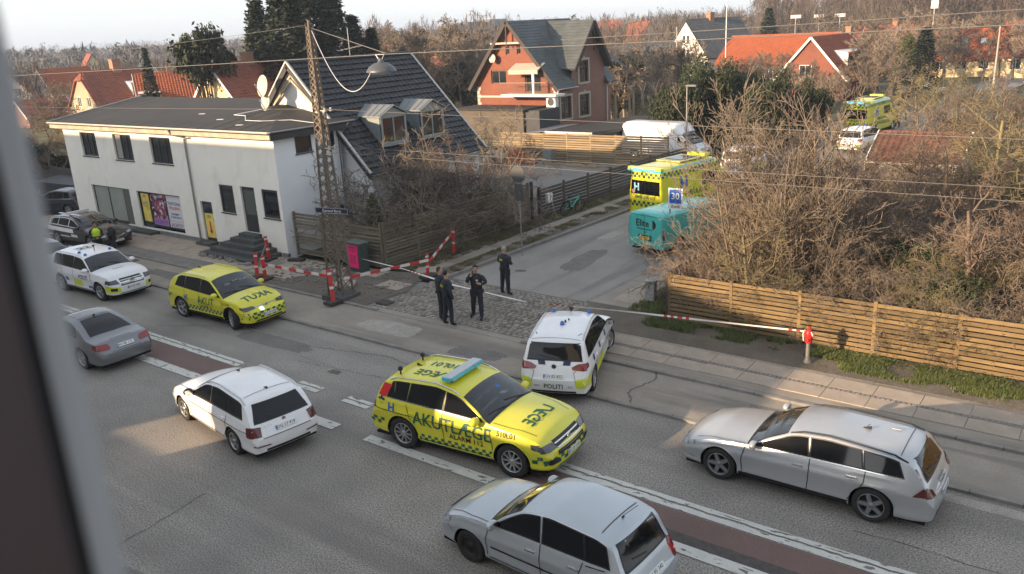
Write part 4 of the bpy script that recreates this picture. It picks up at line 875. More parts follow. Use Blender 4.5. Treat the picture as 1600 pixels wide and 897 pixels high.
# ------------------------------------------------------------------ lattice mast with street signs
M_mast = mat('mast_steel', (.115, .10, .085), .75, col2=(.20, .15, .10), vscale=4, vdet=6, bump=.2, bscale=30)
M_mastl = M_mast
mast = empty('lattice_mast', (-22.32, 18.7, .1), R(4), label='tall riveted steel lattice mast standing at the dug-up street corner', cat='lattice mast')
HT = 9.45
def mw(z): return .36 - (.36 - .075) * min(1, z / HT) ** .85
for sx in (-1, 1):
    for sy in (-1, 1):
        b = MB(); N_ = 10
        for i in range(N_):
            z0, z1 = HT * i / N_, HT * (i + 1) / N_; w0, w1 = mw(z0), mw(z1)
            p0, p1 = Vector((sx * w0, sy * w0 * .8, z0)), Vector((sx * w1, sy * w1 * .8, z1))
            b.beam(p0 + Vector((-sx * .03, 0, 0)), p1 + Vector((-sx * .03, 0, 0)), .008, .07, up=(0, 1, 0)) if False else b.beam(p0, p1, .075, .014, up=(1, 0, 0)); b.beam(p0 - Vector((0, sy * .034, 0)), p1 - Vector((0, sy * .034, 0)), .014, .075, up=(1, 0, 0))
        b.build('leg', M_mast, mast)
br = MB(); z = .15
while z < HT - .2:
    w0 = mw(z); st_ = max(.2, w0 * 1.5); z2 = min(HT - .1, z + st_); w1 = mw(z2)
    for s in (-1, 1):
        br.beam((-w0, s * (w0 * .8 + .012), z), (w1, s * (w1 * .8 + .012), z2), .035, .01, up=(0, 1, 0)); br.beam((w0, s * (w0 * .8 + .022), z), (-w1, s * (w1 * .8 + .022), z2), .035, .01, up=(0, 1, 0))
        br.beam((s * (w0 + .012), -w0 * .8, z), (s * (w1 + .012), w1 * .8, z2), .035, .01, up=(1, 0, 0)); br.beam((s * (w0 + .022), w0 * .8, z), (s * (w1 + .022), -w1 * .8, z2), .035, .01, up=(1, 0, 0))
    z = z2
tag(br.build('bracing', M_mast, mast), kind='stuff')
MB().box(-.52, .52, -.45, .45, -.15, .14).build('concrete_foot', M_stepc, mast)
MB().cyl((0, 0, HT - .3), (0, 0, HT + .1), .05, n=8).build('cap', M_mast, mast)
ins = MB()
for zz in (5.4, 5.2, 6.65): 
    for yy in (-.3, .25): ins.cyl((.22, yy * .5, zz), (.42, yy * .5, zz), .02, n=6); ins.lathe([(.01, 0), (.05, .01), (.055, .05), (.03, .09), (.05, .1), (.02, .14)], 8, 0, Matrix.Translation((.42, yy * .5, zz - .05)))
ins.build('insulator', mat('porcelain', (.5, .46, .4), .3), mast)
def street_sign(x0, x1, z, y, rz, par):
    M = MB().box(x0, x1, -.012, .012, -.10, .10).build('street_sign', mat('sign_navy', (.008, .012, .035), .35), par, loc=(0, y, z), rot=(0, 0, rz))
    fr = MB(); 
    for a, b, c, d in ((x0 + .02, x1 - .02, .082, .09), (x0 + .02, x1 - .02, -.09, -.082), (x0 + .02, x0 + .028, -.082, .082), (x1 - .028, x1 - .02, -.082, .082)): fr.box(a, b, -.016, -.012, c, d)
    fr.build('sign_border', wh, M); flat_text('Gammel Byvej', .135, ((x0 + x1) / 2, -.0165, -.005), (1, 0, 0), (0, 0, 1), wh, M, bold=.004)
    return M
street_sign(-.35, 1.05, 3.28, -.36, R(8), mast); street_sign(-.95, .45, 3.3, .36, R(-14), mast)
# suspension wires and lamp over the road
M_wire = mat('wire', (.16, .15, .14), .6)
def wire(pts, r, label, name='overhead_wire', sag=0.0):
    b = MB(); P = [Vector(p) for p in pts]; F_ = []
    for i in range(len(P) - 1):
        for k in range(10):
            f = k / 10; v = P[i].lerp(P[i + 1], f); v.z -= sag * 4 * f * (1 - f); F_.append(v)
    F_.append(P[-1]); b.tube(F_, r, 5)
    return b.build(name, M_wire, None, label=label, category='wire', group='overhead wires along the road')
MX, MY = -22.3, 18.75
wire([(-75, MY, 6.7), (MX, MY, 6.78), (40, MY, 6.25)], .007, 'long pale overhead wire crossing the whole view at the height of the felt roof', sag=.15)
wire([(MX + .3, MY, 5.55), (40, MY, 6.0)], .006, 'upper of two low wires strung right from the mast insulators', sag=.2)
wire([(MX + .3, MY, 5.35), (40, MY, 5.6)], .006, 'lower of two low wires strung right from the mast insulators', sag=.2)
wire([(-75, MY, 9.0), (MX, MY, 9.5)], .006, 'thin wire rising from the left to the tip of the lattice mast', sag=.5)
wire([(-60, 6, 8.2), (-12.35, 12.2, 8.68), (40, 22, 9.0)], .008, 'suspension wire that carries the lamp across the road', sag=.05)
wire([(-70, 40, 9.6), (-44.5, 24, 8.95)], .009, 'short thin wire high at the far left', sag=.1)
wire([(-16, 24, 8.6), (30, 24, 10.0)], .009, 'thin wire in front of the slate roof of the brick villa', sag=.2)
lp = empty('suspended_lamp', (-12.4, 12.1, 8.34), label='grey dome street lamp hanging on wires over the road', cat='street lamp')
M_lamp = mat('lamp_grey', (.10, .105, .115), .45, metal=.3)
lb = MB(); lb.lathe([(.30, 0), (.305, .02), (.29, .045), (.24, .115), (.225, .12), (.15, .17), (.07, .19), (.045, .24), (.045, .27), (.001, .27)], 24); lb.build('shade', M_lamp, lp)
MB().lathe([(.001, -.05), (.18, -.04), (.23, -.01), (.285, .012)], 20).build('diffuser', mat('lamp_glass', (.45, .45, .45), .3), lp)
lb = MB(); lb.tube([(-.12, 0, .34), (-.05, 0, .25)], .012, 5); lb.tube([(.12, 0, .34), (.05, 0, .25)], .012, 5); lb.tube([(-.12, 0, .34), (.12, 0, .34)], .012, 5); lb.build('bracket', M_gut, lp)
cb_ = MB(); P0 = Vector((MX, MY, 9.35)); P1 = Vector((-12.65, 12.1, 8.42)); pts = []
for i in range(25):
    f = i / 24; v = P0.lerp(P1, f); v.z -= 1.15 * 4 * f * (1 - f) * (0.6 + .5 * f); pts.append(v)
cb_.tube(pts, .010, 6); cb_.build('lamp_cable', mat('white_cable', (.6, .6, .6), .5), None, label='slack white cable looping from the mast tip to the hanging lamp', category='cable')
cb_ = MB(); cb_.tube([P0 + Vector((0, 0, .05)), Vector((-12.35, 12.2, 8.70))], .009, 5); cb_.build('stay_wire', M_wire, None, label='straight stay wire from the mast tip down to the hanging lamp', category='wire')

# ------------------------------------------------------------------ barriers, tape, hydrant, boxes, signs
M_bred = mat('barrier_red', (.56, .035, .03), .5, var=.2, vscale=6); M_bwht = mat('barrier_white', (.66, .63, .58), .55, var=.15, vscale=5)
def striped(name, p, q, w, h, n, parent=None, m0=0, **k):
    b = MB(); p, q = Vector(p), Vector(q)
    for i in range(n): b.beam(p.lerp(q, i / n), p.lerp(q, (i + 1) / n), w, h, (i + m0) % 2)
    return b.build(name, [M_bred, M_bwht], parent, **k)
def barrier_post(x, y, tilt, az, h, label):
    o = empty('barrier_post', (x, y, .12), 0, label, 'barrier post', 'red and white barrier posts round the dug-up corner')
    top = Vector((math.cos(az) * math.sin(tilt) * h, math.sin(az) * math.sin(tilt) * h, math.cos(tilt) * h))
    b = MB()
    for i, (a, c, m_) in enumerate(((.06, .42, 0), (.42, .5, 1), (.5, .85, 0), (.85, .92, 1), (.92, 1, 0))): b.beam(top * a, top * c, .14, .045, m_)
    b.build('stave', [M_bred, M_bwht], o); MB().prism([(-.2, -.3, 0), (.2, -.3, 0), (.2, .3, 0), (-.2, .3, 0)], (0, 0, .09)).build('rubber_foot', mat('rubber_foot', (.05, .045, .04), .9), o)
    return o
barrier_post(-27.3, 18.75, .12, R(120), 1.0, 'leaning barrier post in front of the entrance steps, left one of a close pair')
barrier_post(-26.75, 18.72, .03, 0, 1.0, 'upright barrier post in front of the entrance steps, right one of a close pair')
barrier_post(-29.15, 20.75, .06, R(180), 1.05, 'red and white barrier post close against the steps of the white building')
barrier_post(-22.0, 18.05, .16, R(150), 1.2, 'tilted barrier post with a dark foot at the base of the lattice mast')
barrier_post(-21.1, 22.0, .03, 0, .95, 'barrier post beside the left police officer at the mouth of the side street')
barrier_post(-22.4, 25.0, .1, R(100), 1.1, 'barrier post on the verge by the plank fence, farthest up the side street')
BG = 'striped barrier planks'
def plank(p, q, n, label, m0=0): return striped('barrier_plank', p, q, .03, .10, n, label=label, category='barrier plank', group=BG, m0=m0)
plank((-26.8, 18.68, .78), (-22.45, 18.28, 1.0), 9, 'red and white plank spanning from the pair of posts to the mast')
plank((-22.1, 18.5, .85), (-21.0, 22.0, .82), 9, 'red and white plank from the mast post to the officers', 1)
plank((-21.05, 22.1, .75), (-22.35, 24.9, 1.05), 7, 'red and white plank slanting up the side street beside the plank fence')
MB().beam((-27.3, 18.85, .55), (-29.1, 20.65, .85), .03, .1).build('barrier_plank', mat('bare_plank', (.23, .16, .11), .8), None, label='bare brown plank between the steps post and the pair of posts', category='barrier plank')
# tape
M_tape = mat('police_tape', (.72, .70, .68), .5); _n = M_tape.node_tree.nodes; _l = M_tape.node_tree.links
tp = [Vector((-23.9, 21.15, .75)), Vector((-21.3, 21.0, .68)), Vector((-18.5, 20.5, .62)), Vector((-14.9, 19.9, .74)), Vector((-11.5, 20.3, .86)), Vector((-9.0, 20.6, .9)), Vector((-6.35, 20.85, .98))]
def ribbon(pts, w, twist, label):
    b = MB(); tot = 0; F_ = []
    for i in range(len(pts) - 1):
        L = (pts[i + 1] - pts[i]).length; n = int(L / .05)
        for k in range(n): F_.append((pts[i].lerp(pts[i + 1], k / n), tot + L * k / n))
        tot += L
    F_.append((pts[-1], tot)); vs = []
    for i, (p, s) in enumerate(F_):
        tw = twist(s); d = (F_[min(i + 1, len(F_) - 1)][0] - F_[max(i - 1, 0)][0]).normalized(); sd_ = d.cross(Vector((0, 0, 1))).normalized(); up = Vector((0, 0, 1))
        o_ = (up * math.cos(tw) + sd_ * math.sin(tw)) * w / 2; vs += [p - o_, p + o_]
    b = MB(); o = None
    for i in range(len(F_) - 1):
        s = F_[i][1]; red = (int(s / .11) % 2 == 0) and (s % 3.6) > 2.7
        b.add([vs[2 * i], vs[2 * i + 1], vs[2 * i + 3], vs[2 * i + 2]], [(0, 1, 2, 3)], 1 if red else 0)
    return b.build('police_tape', [M_tape, M_bred], None, label=label, category='barrier tape')
ribbon(tp, .055, lambda s: 1.1 + 1.1 * math.sin(s * .33) + .25 * math.sin(s * 1.7), 'red and white police tape stretched from the grey cabinet past the officers to the standpipe')
# standpipe with red head
hy = empty('standpipe', (-6.33, 20.88, .11), label='grey standpipe with a bright red head by the sunlit fence', cat='standpipe')
MB().lathe([(.13, 0), (.11, .04), (.07, .10), (.06, .14), (.057, .62)], 14).build('pipe', mat('galvanised', (.17, .165, .15), .55, metal=.3, var=.2, vscale=9), hy)
hd = MB(); hd.lathe([(.085, .55), (.1, .6), (.09, .66), (.1, .70), (.1, .84), (.085, .88), (.05, .93), (.001, .95)], 12); hd.cyl((-.13, 0, .76), (.13, 0, .76), .045, n=8); hd.cyl((0, -.13, .66), (0, 0, .66), .04, n=8); hd.box(-.03, .03, -.03, .03, .95, 1.0)
hd.build('head', mat('hydrant_red', (.55, .02, .02), .4), hy)
kn = MB(); kn.tube([(-.1, 0, .9), (-.14, -.05, .8), (-.1, -.1, .62)], .015, 5); kn.tube([(.08, -.06, .88), (.12, -.05, .78)], .02, 5); kn.build('tape_knot', M_tape, hy)
# grey cabinet with pink notice by the mast
pc = empty('utility_cabinet', (-24.35, 21.25, .12), R(-6), label='dark green utility cabinet with a neon pink notice in front of the plank fence', cat='cabinet')
MB().box(-.42, .42, 0, .42, 0, 1.15).build('body', mat('cabinet_green', (.045, .06, .055), .5, var=.2, vscale=6), pc); MB().box(-.46, .46, -.04, .46, 1.15, 1.2).build('lid', mat('cabinet_lid', (.12, .14, .13), .5), pc)
po = MB().box(-.36, .30, -.02, -.008, .16, 1.08).build('notice', mat('neon_pink', (.85, .02, .18), .5), pc)
flat_text('DØREN', .15, (-.03, -.022, .98), (1, 0, 0), (0, 0, 1), bk, po, bold=.01); flat_text('WEEKEND', .1, (-.03, -.022, .86), (1, 0, 0), (0, 0, 1), bk, po, bold=.006); flat_text('KOM TIL FEST\nMED MUSIK\nALLE ER\nVELKOMNE\nFRI ENTRE', .075, (-.03, -.022, .5), (1, 0, 0), (0, 0, 1), bk, po)
ec = empty('electric_box', (-12.3, 23.35, .12), R(5), label='small grey graffitied electric box at the corner of the dark fence', cat='electric box')
MB().box(-.16, .16, -.12, .12, 0, .72).build('body', mat('box_grey', (.30, .30, .30), .6, var=.4, vscale=9), ec); MB().box(-.18, .18, -.14, .14, .72, .76).build('lid', M_gut, ec)
# round sign seen from behind on its pole
rs = empty('round_sign', (-19.62, 26.1, .14), label='grey back of a round road sign above a plate on a thin pole', cat='road sign')
MB().cyl((0, 0, 0), (0, 0, 3.75), .03, n=8).build('pole', M_gut, rs)
M_sb = mat('sign_back', (.07, .073, .078), .5, metal=.3)
MB().cyl((0, -.05, 3.38), (0, -.03, 3.38), .34, n=28).build('disc', M_sb, rs); MB().box(-.2, .2, -.045, -.03, 2.3, 2.98).build('plate', M_sb, rs)
# speed sign 30 zone
s3 = empty('speed_sign', (-14.55, 29.2, .13), label='blue square 30 zone sign on a pole beside the turquoise van', cat='road sign')
MB().cyl((0, .03, 0), (0, .03, 2.62), .03, n=8).build('pole', M_gut, s3); b_ = MB().box(-.05, .56, -.02, .005, 1.78, 2.62).build('sign_plate', wh, s3, )
MB().box(.0, .51, -.026, -.021, 2.02, 2.57).build('sign_panel', mat('sign_blue', (.012, .10, .42), .4), b_)
flat_text('30', .36, (.255, -.031, 2.3), (1, 0, 0), (0, 0, 1), wh, b_, bold=.014); flat_text('Zone', .17, (.255, -.025, 1.89), (1, 0, 0), (0, 0, 1), bk, b_, bold=.01)
# letter box on the fence
lb_ = MB().box(-.19, .19, -.1, .1, 0, .45).build('letter_box', wh, None, loc=(-22.72, 32.6, .85), rot=(0, 0, R(87)), label='white letter box hung on the dark fence by the yard entrance', category='letter box')
# slim street lamp post far up the side street
sp = empty('lamp_post', (-23.4, 49.3, 0), label='slim grey lamp post with a flat lantern next to the white van', cat='street lamp')
MB().cyl((0, 0, 0), (0, 0, 5.0), .06, .04, n=8).build('pole', M_gut, sp); MB().box(-.05, .65, -.12, .12, 4.98, 5.08).build('lantern', M_lamp, sp)
fp = empty('flagpole', Vector(at(1132, 96)), label='tall white flagpole in front of the white villa', cat='flagpole')
MB().cyl((0, 0, 0), (0, 0, 13.5), .07, .045, n=8).build('pole', M_frameW, fp)
# floodlight masts and other poles on the right horizon
for i, (px, dist, py, lab) in enumerate(((1240, 170, 28, 'leftmost of three floodlight masts on the right horizon'), (1276, 172, 27, 'middle one of three floodlight masts on the right horizon'), (1308, 168, 26, 'rightmost of three floodlight masts on the right horizon'))):
    g_ = at(px, dist); h_ = ztop(px, py, dist); t = empty('floodlight_mast', g_, R(30), lab, 'floodlight mast', 'floodlight masts on the horizon')
    MB().cyl((0, 0, 0), (0, 0, h_), .13, .09, n=6).build('pole', M_gut, t); MB().box(-.9, .9, -.2, .2, h_ - .1, h_ + .5).build('lantern', wh, t)
for px, dist, py, lab in ((1448, 105, 0, 'tall telephone mast with small aerials right of the bare wood'), (1549, 92, 40, 'pale wooden pole in front of the rooflight house'), (1057, 116, 42, 'thin pole left of the white villa')):
    g_ = at(px, dist); h_ = ztop(px, py, dist); t = empty('utility_pole', g_, 0, lab, 'pole'); MB().cyl((0, 0, 0), (0, 0, h_), .12, .07, n=6).build('pole', mat('pole_pale', (.36, .33, .28), .8), t)
    if px == 1448: MB().box(-.35, .35, -.12, .12, h_ - .9, h_ - .1).build('aerial', wh, t)
# pile of orange roof tiles, sacks and crates at the back of the yard
M_tilep = mat('stacked_tile', (.42, .13, .06), .8, obj=True, var=.1, vscale=4)
tpile = empty('roof_tile_pile', (-34.6, 45.9, .03), R(6), label='tumbled stacks of orange red roof tiles at the back of the gravel yard', cat='tile pile')
tm = MB().box(-.2, .2, -.12, .12, 0, .075).mesh('tile', M_tilep)
for i in range(7):
    hgt = [5, 9, 12, 11, 10, 7, 3][i]
    for k in range(hgt):
        for j in range(2): link('tile', tm, tpile, (-1.3 + i * .43 + rnd(-.03, .03), j * .28 + rnd(-.05, .05), k * .08), (rnd(-.06, .06), rnd(-.06, .06), rnd(-.12, .12)))
def blob(name, c, r, m, label, cat, sx=1, sz=.8, n=1, seed=0, parent=None):
    bm = bmesh.new()
    for k in range(n):
        o_ = Vector((noise.noise(Vector((k * 3.1, seed, 0))) * r * 1.6, noise.noise(Vector((k * 2.1, seed, 5))) * r, noise.noise(Vector((k * 1.1, seed, 9))) * r * .5 + r * sz * .8)) if n > 1 else Vector((0, 0, r * sz * .8))
        rr = r if n == 1 else r * .6
        g_ = bmesh.ops.create_icosphere(bm, subdivisions=2, radius=rr)
        for v in g_['verts']:
            d_ = 1 + .35 * noise.noise(v.co * 3 / rr + Vector((k * 5, seed, 0))); v.co = Vector((v.co.x * sx * d_, v.co.y * d_, max(v.co.z * sz * d_ + o_.z, 0))) + Vector((o_.x, o_.y, 0))
    me = bpy.data.meshes.new(name); bm.to_mesh(me); bm.free(); me.materials.append(m)
    return link(name, me, parent, c, label=label, category=cat)
blob('rubbish_sacks', (-36.2, 45.6, .03), .8, mat('sack_white', (.48, .46, .42), .8, col2=(.22, .16, .13), vscale=5), 'heap of white and brown builders sacks left of the roof tile pile', 'sacks', n=7, seed=3)
cr = MB()
for k in range(5): cr.box(-.6, .6, -.42, .42, .02 + k * .16, .1 + k * .16)
for i in range(9): cr.box(-.6 + i * .145, -.55 + i * .145, -.44, .44, .8, .98)
cr.build('pallet_stack', M_wpale, None, loc=(-36.6, 46.8, .03), label='stack of pale pallets and crates behind the sacks', category='pallets')
MB().box(-.35, .35, -.3, .3, 0, 1.0).build('grey_bin', mat('grey_bin', (.16, .17, .16), .6), None, loc=(-32.3, 46.6, .03), label='small grey box standing against the pale timber fence', category='bin')
for i, (x, y, a, lab) in enumerate(((-30.9, 46.4, .05, 'long pale plank lying at the foot of the timber fence'), (-29.4, 46.1, -.02, 'shorter plank lying right of the long pale one'), (-28.2, 46.5, .03, 'broken timber at the right end of the plank pile'))):
    MB().box(-1.5 + i * .3, 1.5 - i * .3, -.12, .12, 0, .12).build('plank', M_wpale, None, loc=(x, y, .03), rot=(0, 0, a), label=lab, category='plank', group='planks by the timber fence')
rb_ = MB()
for i in range(70): r = rnd(.04, .1); rb_.box(-r, r, -r, r * .8, 0, r, 0, rotz(rnd(0, 3), (rnd(-33.5, -24.5), rnd(46.2, 47.3), .03)))
tag(rb_.build('rubble', mat('rubble_brown', (.16, .11, .08), .9)), kind='stuff', label='scattered brown rubble along the foot of the timber fence')
# debris along the dug-up corner
rb_ = MB()
for i in range(260):
    r = rnd(.015, .06); x, y = rnd(-27.5, -21), rnd(18.6, 21.6)
    rb_.box(-r, r, -r * .8, r, 0, r * .8, 0, rotz(rnd(0, 3), (x, y, .125)))
tag(rb_.build('rubble', mat('rubble_grey', (.20, .18, .15), .9, var=.3, vscale=2)), kind='stuff', label='small stones scattered over the dug-up pavement corner')
for x, y, a, lab in ((-24.9, 20.6, .7, 'loose tilted paving slab nearest to the utility cabinet'), (-21.6, 22.6, .5, 'loose paving slab at the foot of the corner fence'), (-23.3, 19.6, .6, 'loose paving slab right of the lattice mast')):
    MB().box(-.5, .5, -.32, .32, 0, .09).build('loose_slab', M_slab, None, loc=(x, y, .13), rot=(R(4), R(-3), a), label=lab, category='paving slab', group='loose paving slabs')
MB().box(-.36, .36, -.14, .14, 0, .09).build('rubber_barrier_foot', mat('rubber_foot', (.05, .045, .04), .9), None, loc=(-27.9, 21.2, .135), rot=(0, 0, .35), label='black rubber barrier foot lying beside the white building corner', category='barrier foot')
# bicycle
def bicycle(loc, rz, label, m, lean=.18):
    o = empty('bicycle', loc, rz, label, 'bicycle'); o.rotation_euler = (lean, 0, rz); tm_ = mat('bike_tyre', (.02, .02, .02), .8)
    for x in (-.52, .52):
        w_ = empty('wheel', (x, 0, .34)); w_.parent = o
        b = MB(); n = 24
        for i in range(n):
            a0, a1 = 2 * math.pi * i / n, 2 * math.pi * (i + 1) / n; b.cyl((math.cos(a0) * .33, 0, math.sin(a0) * .33), (math.cos(a1) * .33, 0, math.sin(a1) * .33), .022, n=5, caps=False)
        b.build('tyre', tm_, w_); b = MB()
        for i in range(12): a0 = 2 * math.pi * i / 12; b.cyl((0, 0, 0), (math.cos(a0) * .32, 0, math.sin(a0) * .32), .004, n=3, caps=False)
        b.cyl((0, -.04, 0), (0, .04, 0), .025, n=6); b.build('spokes', M_gut, w_)
    b = MB(); f = [(-.52, 0, .34), (-.12, 0, .30), (-.22, 0, .80), (.36, 0, .82), (.52, 0, .34)]
    for i, j, r_ in ((0, 1, .014), (0, 2, .014), (1, 2, .03), (1, 3, .038), (2, 3, .028), (3, 4, .02)): b.cyl(f[i], f[j], r_, n=6)
    b.cyl((.36, 0, .82), (.33, 0, 1.0), .018, n=6); b.build('frame', m, o)
    MB().box(-.36, -.1, -.07, .07, .9, .95).build('saddle', tm_, o); MB().cyl((-.22, 0, .8), (-.24, 0, .9), .015, n=6).build('seat_post', M_gut, o)
    b = MB(); b.tube([(.2, -.28, 1.02), (.33, -.2, 1.0), (.33, .2, 1.0), (.2, .28, 1.02)], .014, 5); b.build('handlebar', tm_, o)
    b = MB(); b.cyl((-.12, -.05, .3), (-.12, -.02, .3), .09, n=12); b.cyl((-.12, -.09, .3), (-.02, -.09, .16), .012, n=5); b.cyl((-.12, .09, .3), (-.22, .09, .44), .012, n=5); b.build('crank', tm_, o)
    MB().box(-.78, -.3, -.06, .06, .74, .76).build('rack', tm_, o); b = MB()
    for i in range(7): a0 = R(20 + i * 22); a1 = R(42 + i * 22); b.beam((-.52 + math.cos(a0) * .38, 0, .34 + math.sin(a0) * .38), (-.52 + math.cos(a1) * .38, 0, .34 + math.sin(a1) * .38), .05, .01, up=(0, 1, 0))
    b.build('mudguard', tm_, o)
    return o
bicycle((-22.05, 33.6, .14), R(80), 'mint green bicycle leaning on the dark slatted fence', mat('bike_mint', (.10, .42, .34), .4))
# dark covered shelter beside the shop building
ct = empty('tarpaulin_shelter', (-50.9, 23.6, 0), R(3), label='low black tarpaulin shelter at the left end of the white building', cat='shelter')
MB().prism([(-3.4, -.9, 1.5), (3.2, -.9, 1.55), (3.2, 2.4, 1.95), (-3.4, 2.4, 1.9)], (0, 0, .06)).build('cover', mat('tarpaulin', (.022, .024, .026), .55, var=.3, vscale=2, bump=.5, bscale=3), ct)
MB().prism([(-3.4, -.9, 1.5), (3.2, -.9, 1.55), (3.2, -.9, 1.1), (-3.4, -.9, 1.1)], (0, .05, 0)).build('valance', MATS['tarpaulin'], ct)
for x in (-3.3, 3.1):
    for y in (-.85, 2.3): MB().box(x - .04, x + .04, y - .04, y + .04, 0, 1.6 if y < 0 else 1.9).build('post', M_gut, ct)
# ------------------------------------------------------------------ vegetation
def np_mesh(name, V, F, m, smooth=False):
    me = bpy.data.meshes.new(name); V = np.asarray(V, np.float32); F = np.asarray(F, np.int32)
    me.vertices.add(len(V)); me.vertices.foreach_set('co', V.ravel()); k = F.shape[1]
    me.loops.add(F.size); me.loops.foreach_set('vertex_index', F.ravel()); me.polygons.add(len(F))
    me.polygons.foreach_set('loop_start', np.arange(0, F.size, k, dtype=np.int32)); me.polygons.foreach_set('loop_total', np.full(len(F), k, np.int32))
    if smooth: me.polygons.foreach_set('use_smooth', np.ones(len(F), bool))
    me.update(calc_edges=True); me.materials.append(m)
    return me
def seg_mesh(name, S, m, sides=3):
    """tapered prisms for an array of (p0, p1, r0, r1)"""
    S = np.asarray(S, float); P0, P1, r0, r1 = S[:, :3], S[:, 3:6], S[:, 6], S[:, 7]
    d = P1 - P0; L = np.linalg.norm(d, axis=1, keepdims=True); d = d / np.maximum(L, 1e-6)
    ref = np.where(np.abs(d[:, 2:3]) < .9, [[0, 0, 1.]], [[1., 0, 0]]); a = np.cross(d, ref); a /= np.linalg.norm(a, axis=1, keepdims=True); b = np.cross(d, a)
    V = []
    for P, r in ((P0, r0), (P1, r1)):
        for k in range(sides):
            t = 2 * math.pi * k / sides; V.append(P + (a * math.cos(t) + b * math.sin(t)) * r[:, None])
    n = len(S); V = np.stack(V, 1).reshape(-1, 3); base = np.arange(n)[:, None] * (2 * sides)
    F = np.concatenate([base + np.array([[k, (k + 1) % sides, sides + (k + 1) % sides, sides + k]]) for k in range(sides)], 0)
    return np_mesh(name, V, F, m)
def grow(rs, S, p, d, L, r, lev, maxlev, up=.1, wig=.25, nch=(3, 5), spread=.7, taper=.5, segs=4, rmin=.006, lf=.62, start=.25, grav=0):
    """one branch with its side branches"""
    pts = [p]; rad = [r]; dd = d.copy()
    for i in range(segs):
        dd = dd + rs.normal(0, wig, 3) * (.6 if lev == 0 else 1) + np.array([0, 0, up - grav * (i / segs)]); dd /= np.linalg.norm(dd)
        p = p + dd * L / segs; pts.append(p); rad.append(max(rmin, r * (1 - (1 - taper) * (i + 1) / segs)))
        S.append((*pts[-2], *pts[-1], rad[-2], rad[-1]))
    if lev >= maxlev: return
    n = rs.randint(nch[0], nch[1] + 1)
    for k in range(n):
        f = start + (1 - start) * (k + rs.rand()) / n; i = min(segs - 1, int(f * segs)); q = pts[i] + (pts[i + 1] - pts[i]) * (f * segs - i)
        bd = pts[i + 1] - pts[i]; bd /= np.linalg.norm(bd); side = rs.normal(0, 1, 3); side -= bd * side.dot(bd); side /= np.linalg.norm(side)
        nd = bd * (1 - spread * .5) + side * spread; nd /= np.linalg.norm(nd)
        grow(rs, S, q, nd, L * lf * (1.15 - .5 * f) * rs.uniform(.8, 1.2), max(rmin, rad[i] * .6), lev + 1, maxlev, up, wig, nch, spread, taper, segs if lev < 1 else max(2, segs - 1), rmin, lf, .15, grav)
BARK = {'tan': mat('twig_tan', (.23, .18, .13), .85, obj=True, var=.25, vscale=1.3), 'grey': mat('twig_grey', (.17, .135, .10), .9, obj=True, var=.2, vscale=1.5), 'red': mat('twig_redbrown', (.165, .12, .09), .9, obj=True, var=.2, vscale=1.5), 'dark': mat('twig_dark', (.095, .075, .06), .9, obj=True), 'olive': mat('twig_olive', (.20, .165, .085), .9, obj=True, var=.2, vscale=1.5)}
def make_stems(seed, H, n, m, rad=.5, lean=.25, levels=2, nch=(5, 8), r=.02, rmin=.009, spread=.55, up=.1, wig=.14, grav=0, segs=6, lf=.4):
    rs = np.random.RandomState(seed); S = []
    for i in range(n):
        a = rs.rand() * 6.28; q = rs.rand() ** .5 * rad; p = np.array([math.cos(a) * q, math.sin(a) * q, 0.]); d = np.array([math.cos(a) * lean * rs.rand() * 1.6, math.sin(a) * lean * rs.rand() * 1.6, 1.]); d /= np.linalg.norm(d)
        grow(rs, S, p, d, H * rs.uniform(.65, 1.1), r * rs.uniform(.7, 1.3), 0, levels, up, wig, nch, spread, .35, segs, rmin, lf, .12, grav)
    return seg_mesh('branches', S, m)
def make_tree(seed, H, m, levels=4, nch=(4, 5), r=None, rmin=.012, spread=.75, trunk=.3, wig=.16, up=.06, lf=.66):
    rs = np.random.RandomState(seed); S = []; r = r or H * .022
    grow(rs, S, np.zeros(3), np.array([0, 0, 1.]), H * .62, r, 0, levels, up, wig, nch, spread, .45, 6, rmin, lf, trunk)
    return seg_mesh('branches', S, m)
ST = {}
for k, c in enumerate(('tan', 'tan', 'red')): ST['up%d' % k] = make_stems(10 + k, 4.4, 9, BARK[c], rad=.4, lean=.24, levels=3, nch=(4, 6), r=.034, rmin=.007, spread=.62, up=.08, wig=.13, lf=.48)
for k, c in enumerate(('tan', 'red', 'olive', 'grey')): ST['bush%d' % k] = make_stems(30 + k, 2.6, 17, BARK[c], rad=.8, lean=.6, levels=3, nch=(4, 6), r=.024, rmin=.006, spread=.75, up=.02, wig=.24, grav=.16, lf=.52)
for k, c in enumerate(('grey', 'red', 'olive')): ST['tree%d' % k] = make_tree(50 + k, 6.0, BARK[c], levels=4, nch=(4, 5), rmin=.010, spread=.85, trunk=.25, lf=.62)
for k, c in enumerate(('grey', 'tan')): ST['far%d' % k] = make_tree(60 + k, 9.0, BARK[c], levels=4, nch=(4, 6), rmin=.028, spread=.7, trunk=.25, lf=.6)
ST['birch0'] = make_tree(71, 7.5, mat('birch_bark', (.42, .37, .30), .8, obj=True), levels=3, nch=(5, 7), rmin=.014, spread=.6, trunk=.3)
UNDER = {}
def plant(key, p, s=1.0, name='bare_shrub', label='', group=None, cat='shrub', sz=None, rz=None):
    o = empty(name, p, rnd(0, 6.28) if rz is None else rz, label, cat, group); o.scale = (s, s, sz or s)
    link('branches', ST[key], o); return o
def inview(p, zt=3, m=60):
    v = Vector(p) + Vector((0, 0, zt)) - CAM; z = v.dot(CF)
    if z < 1: return False
    x = 800 + FPX * v.dot(CR) / z; y = 448 - FPX * v.dot(CU) / z
    return -m < x < 1600 + m and -m < y < 900 + m
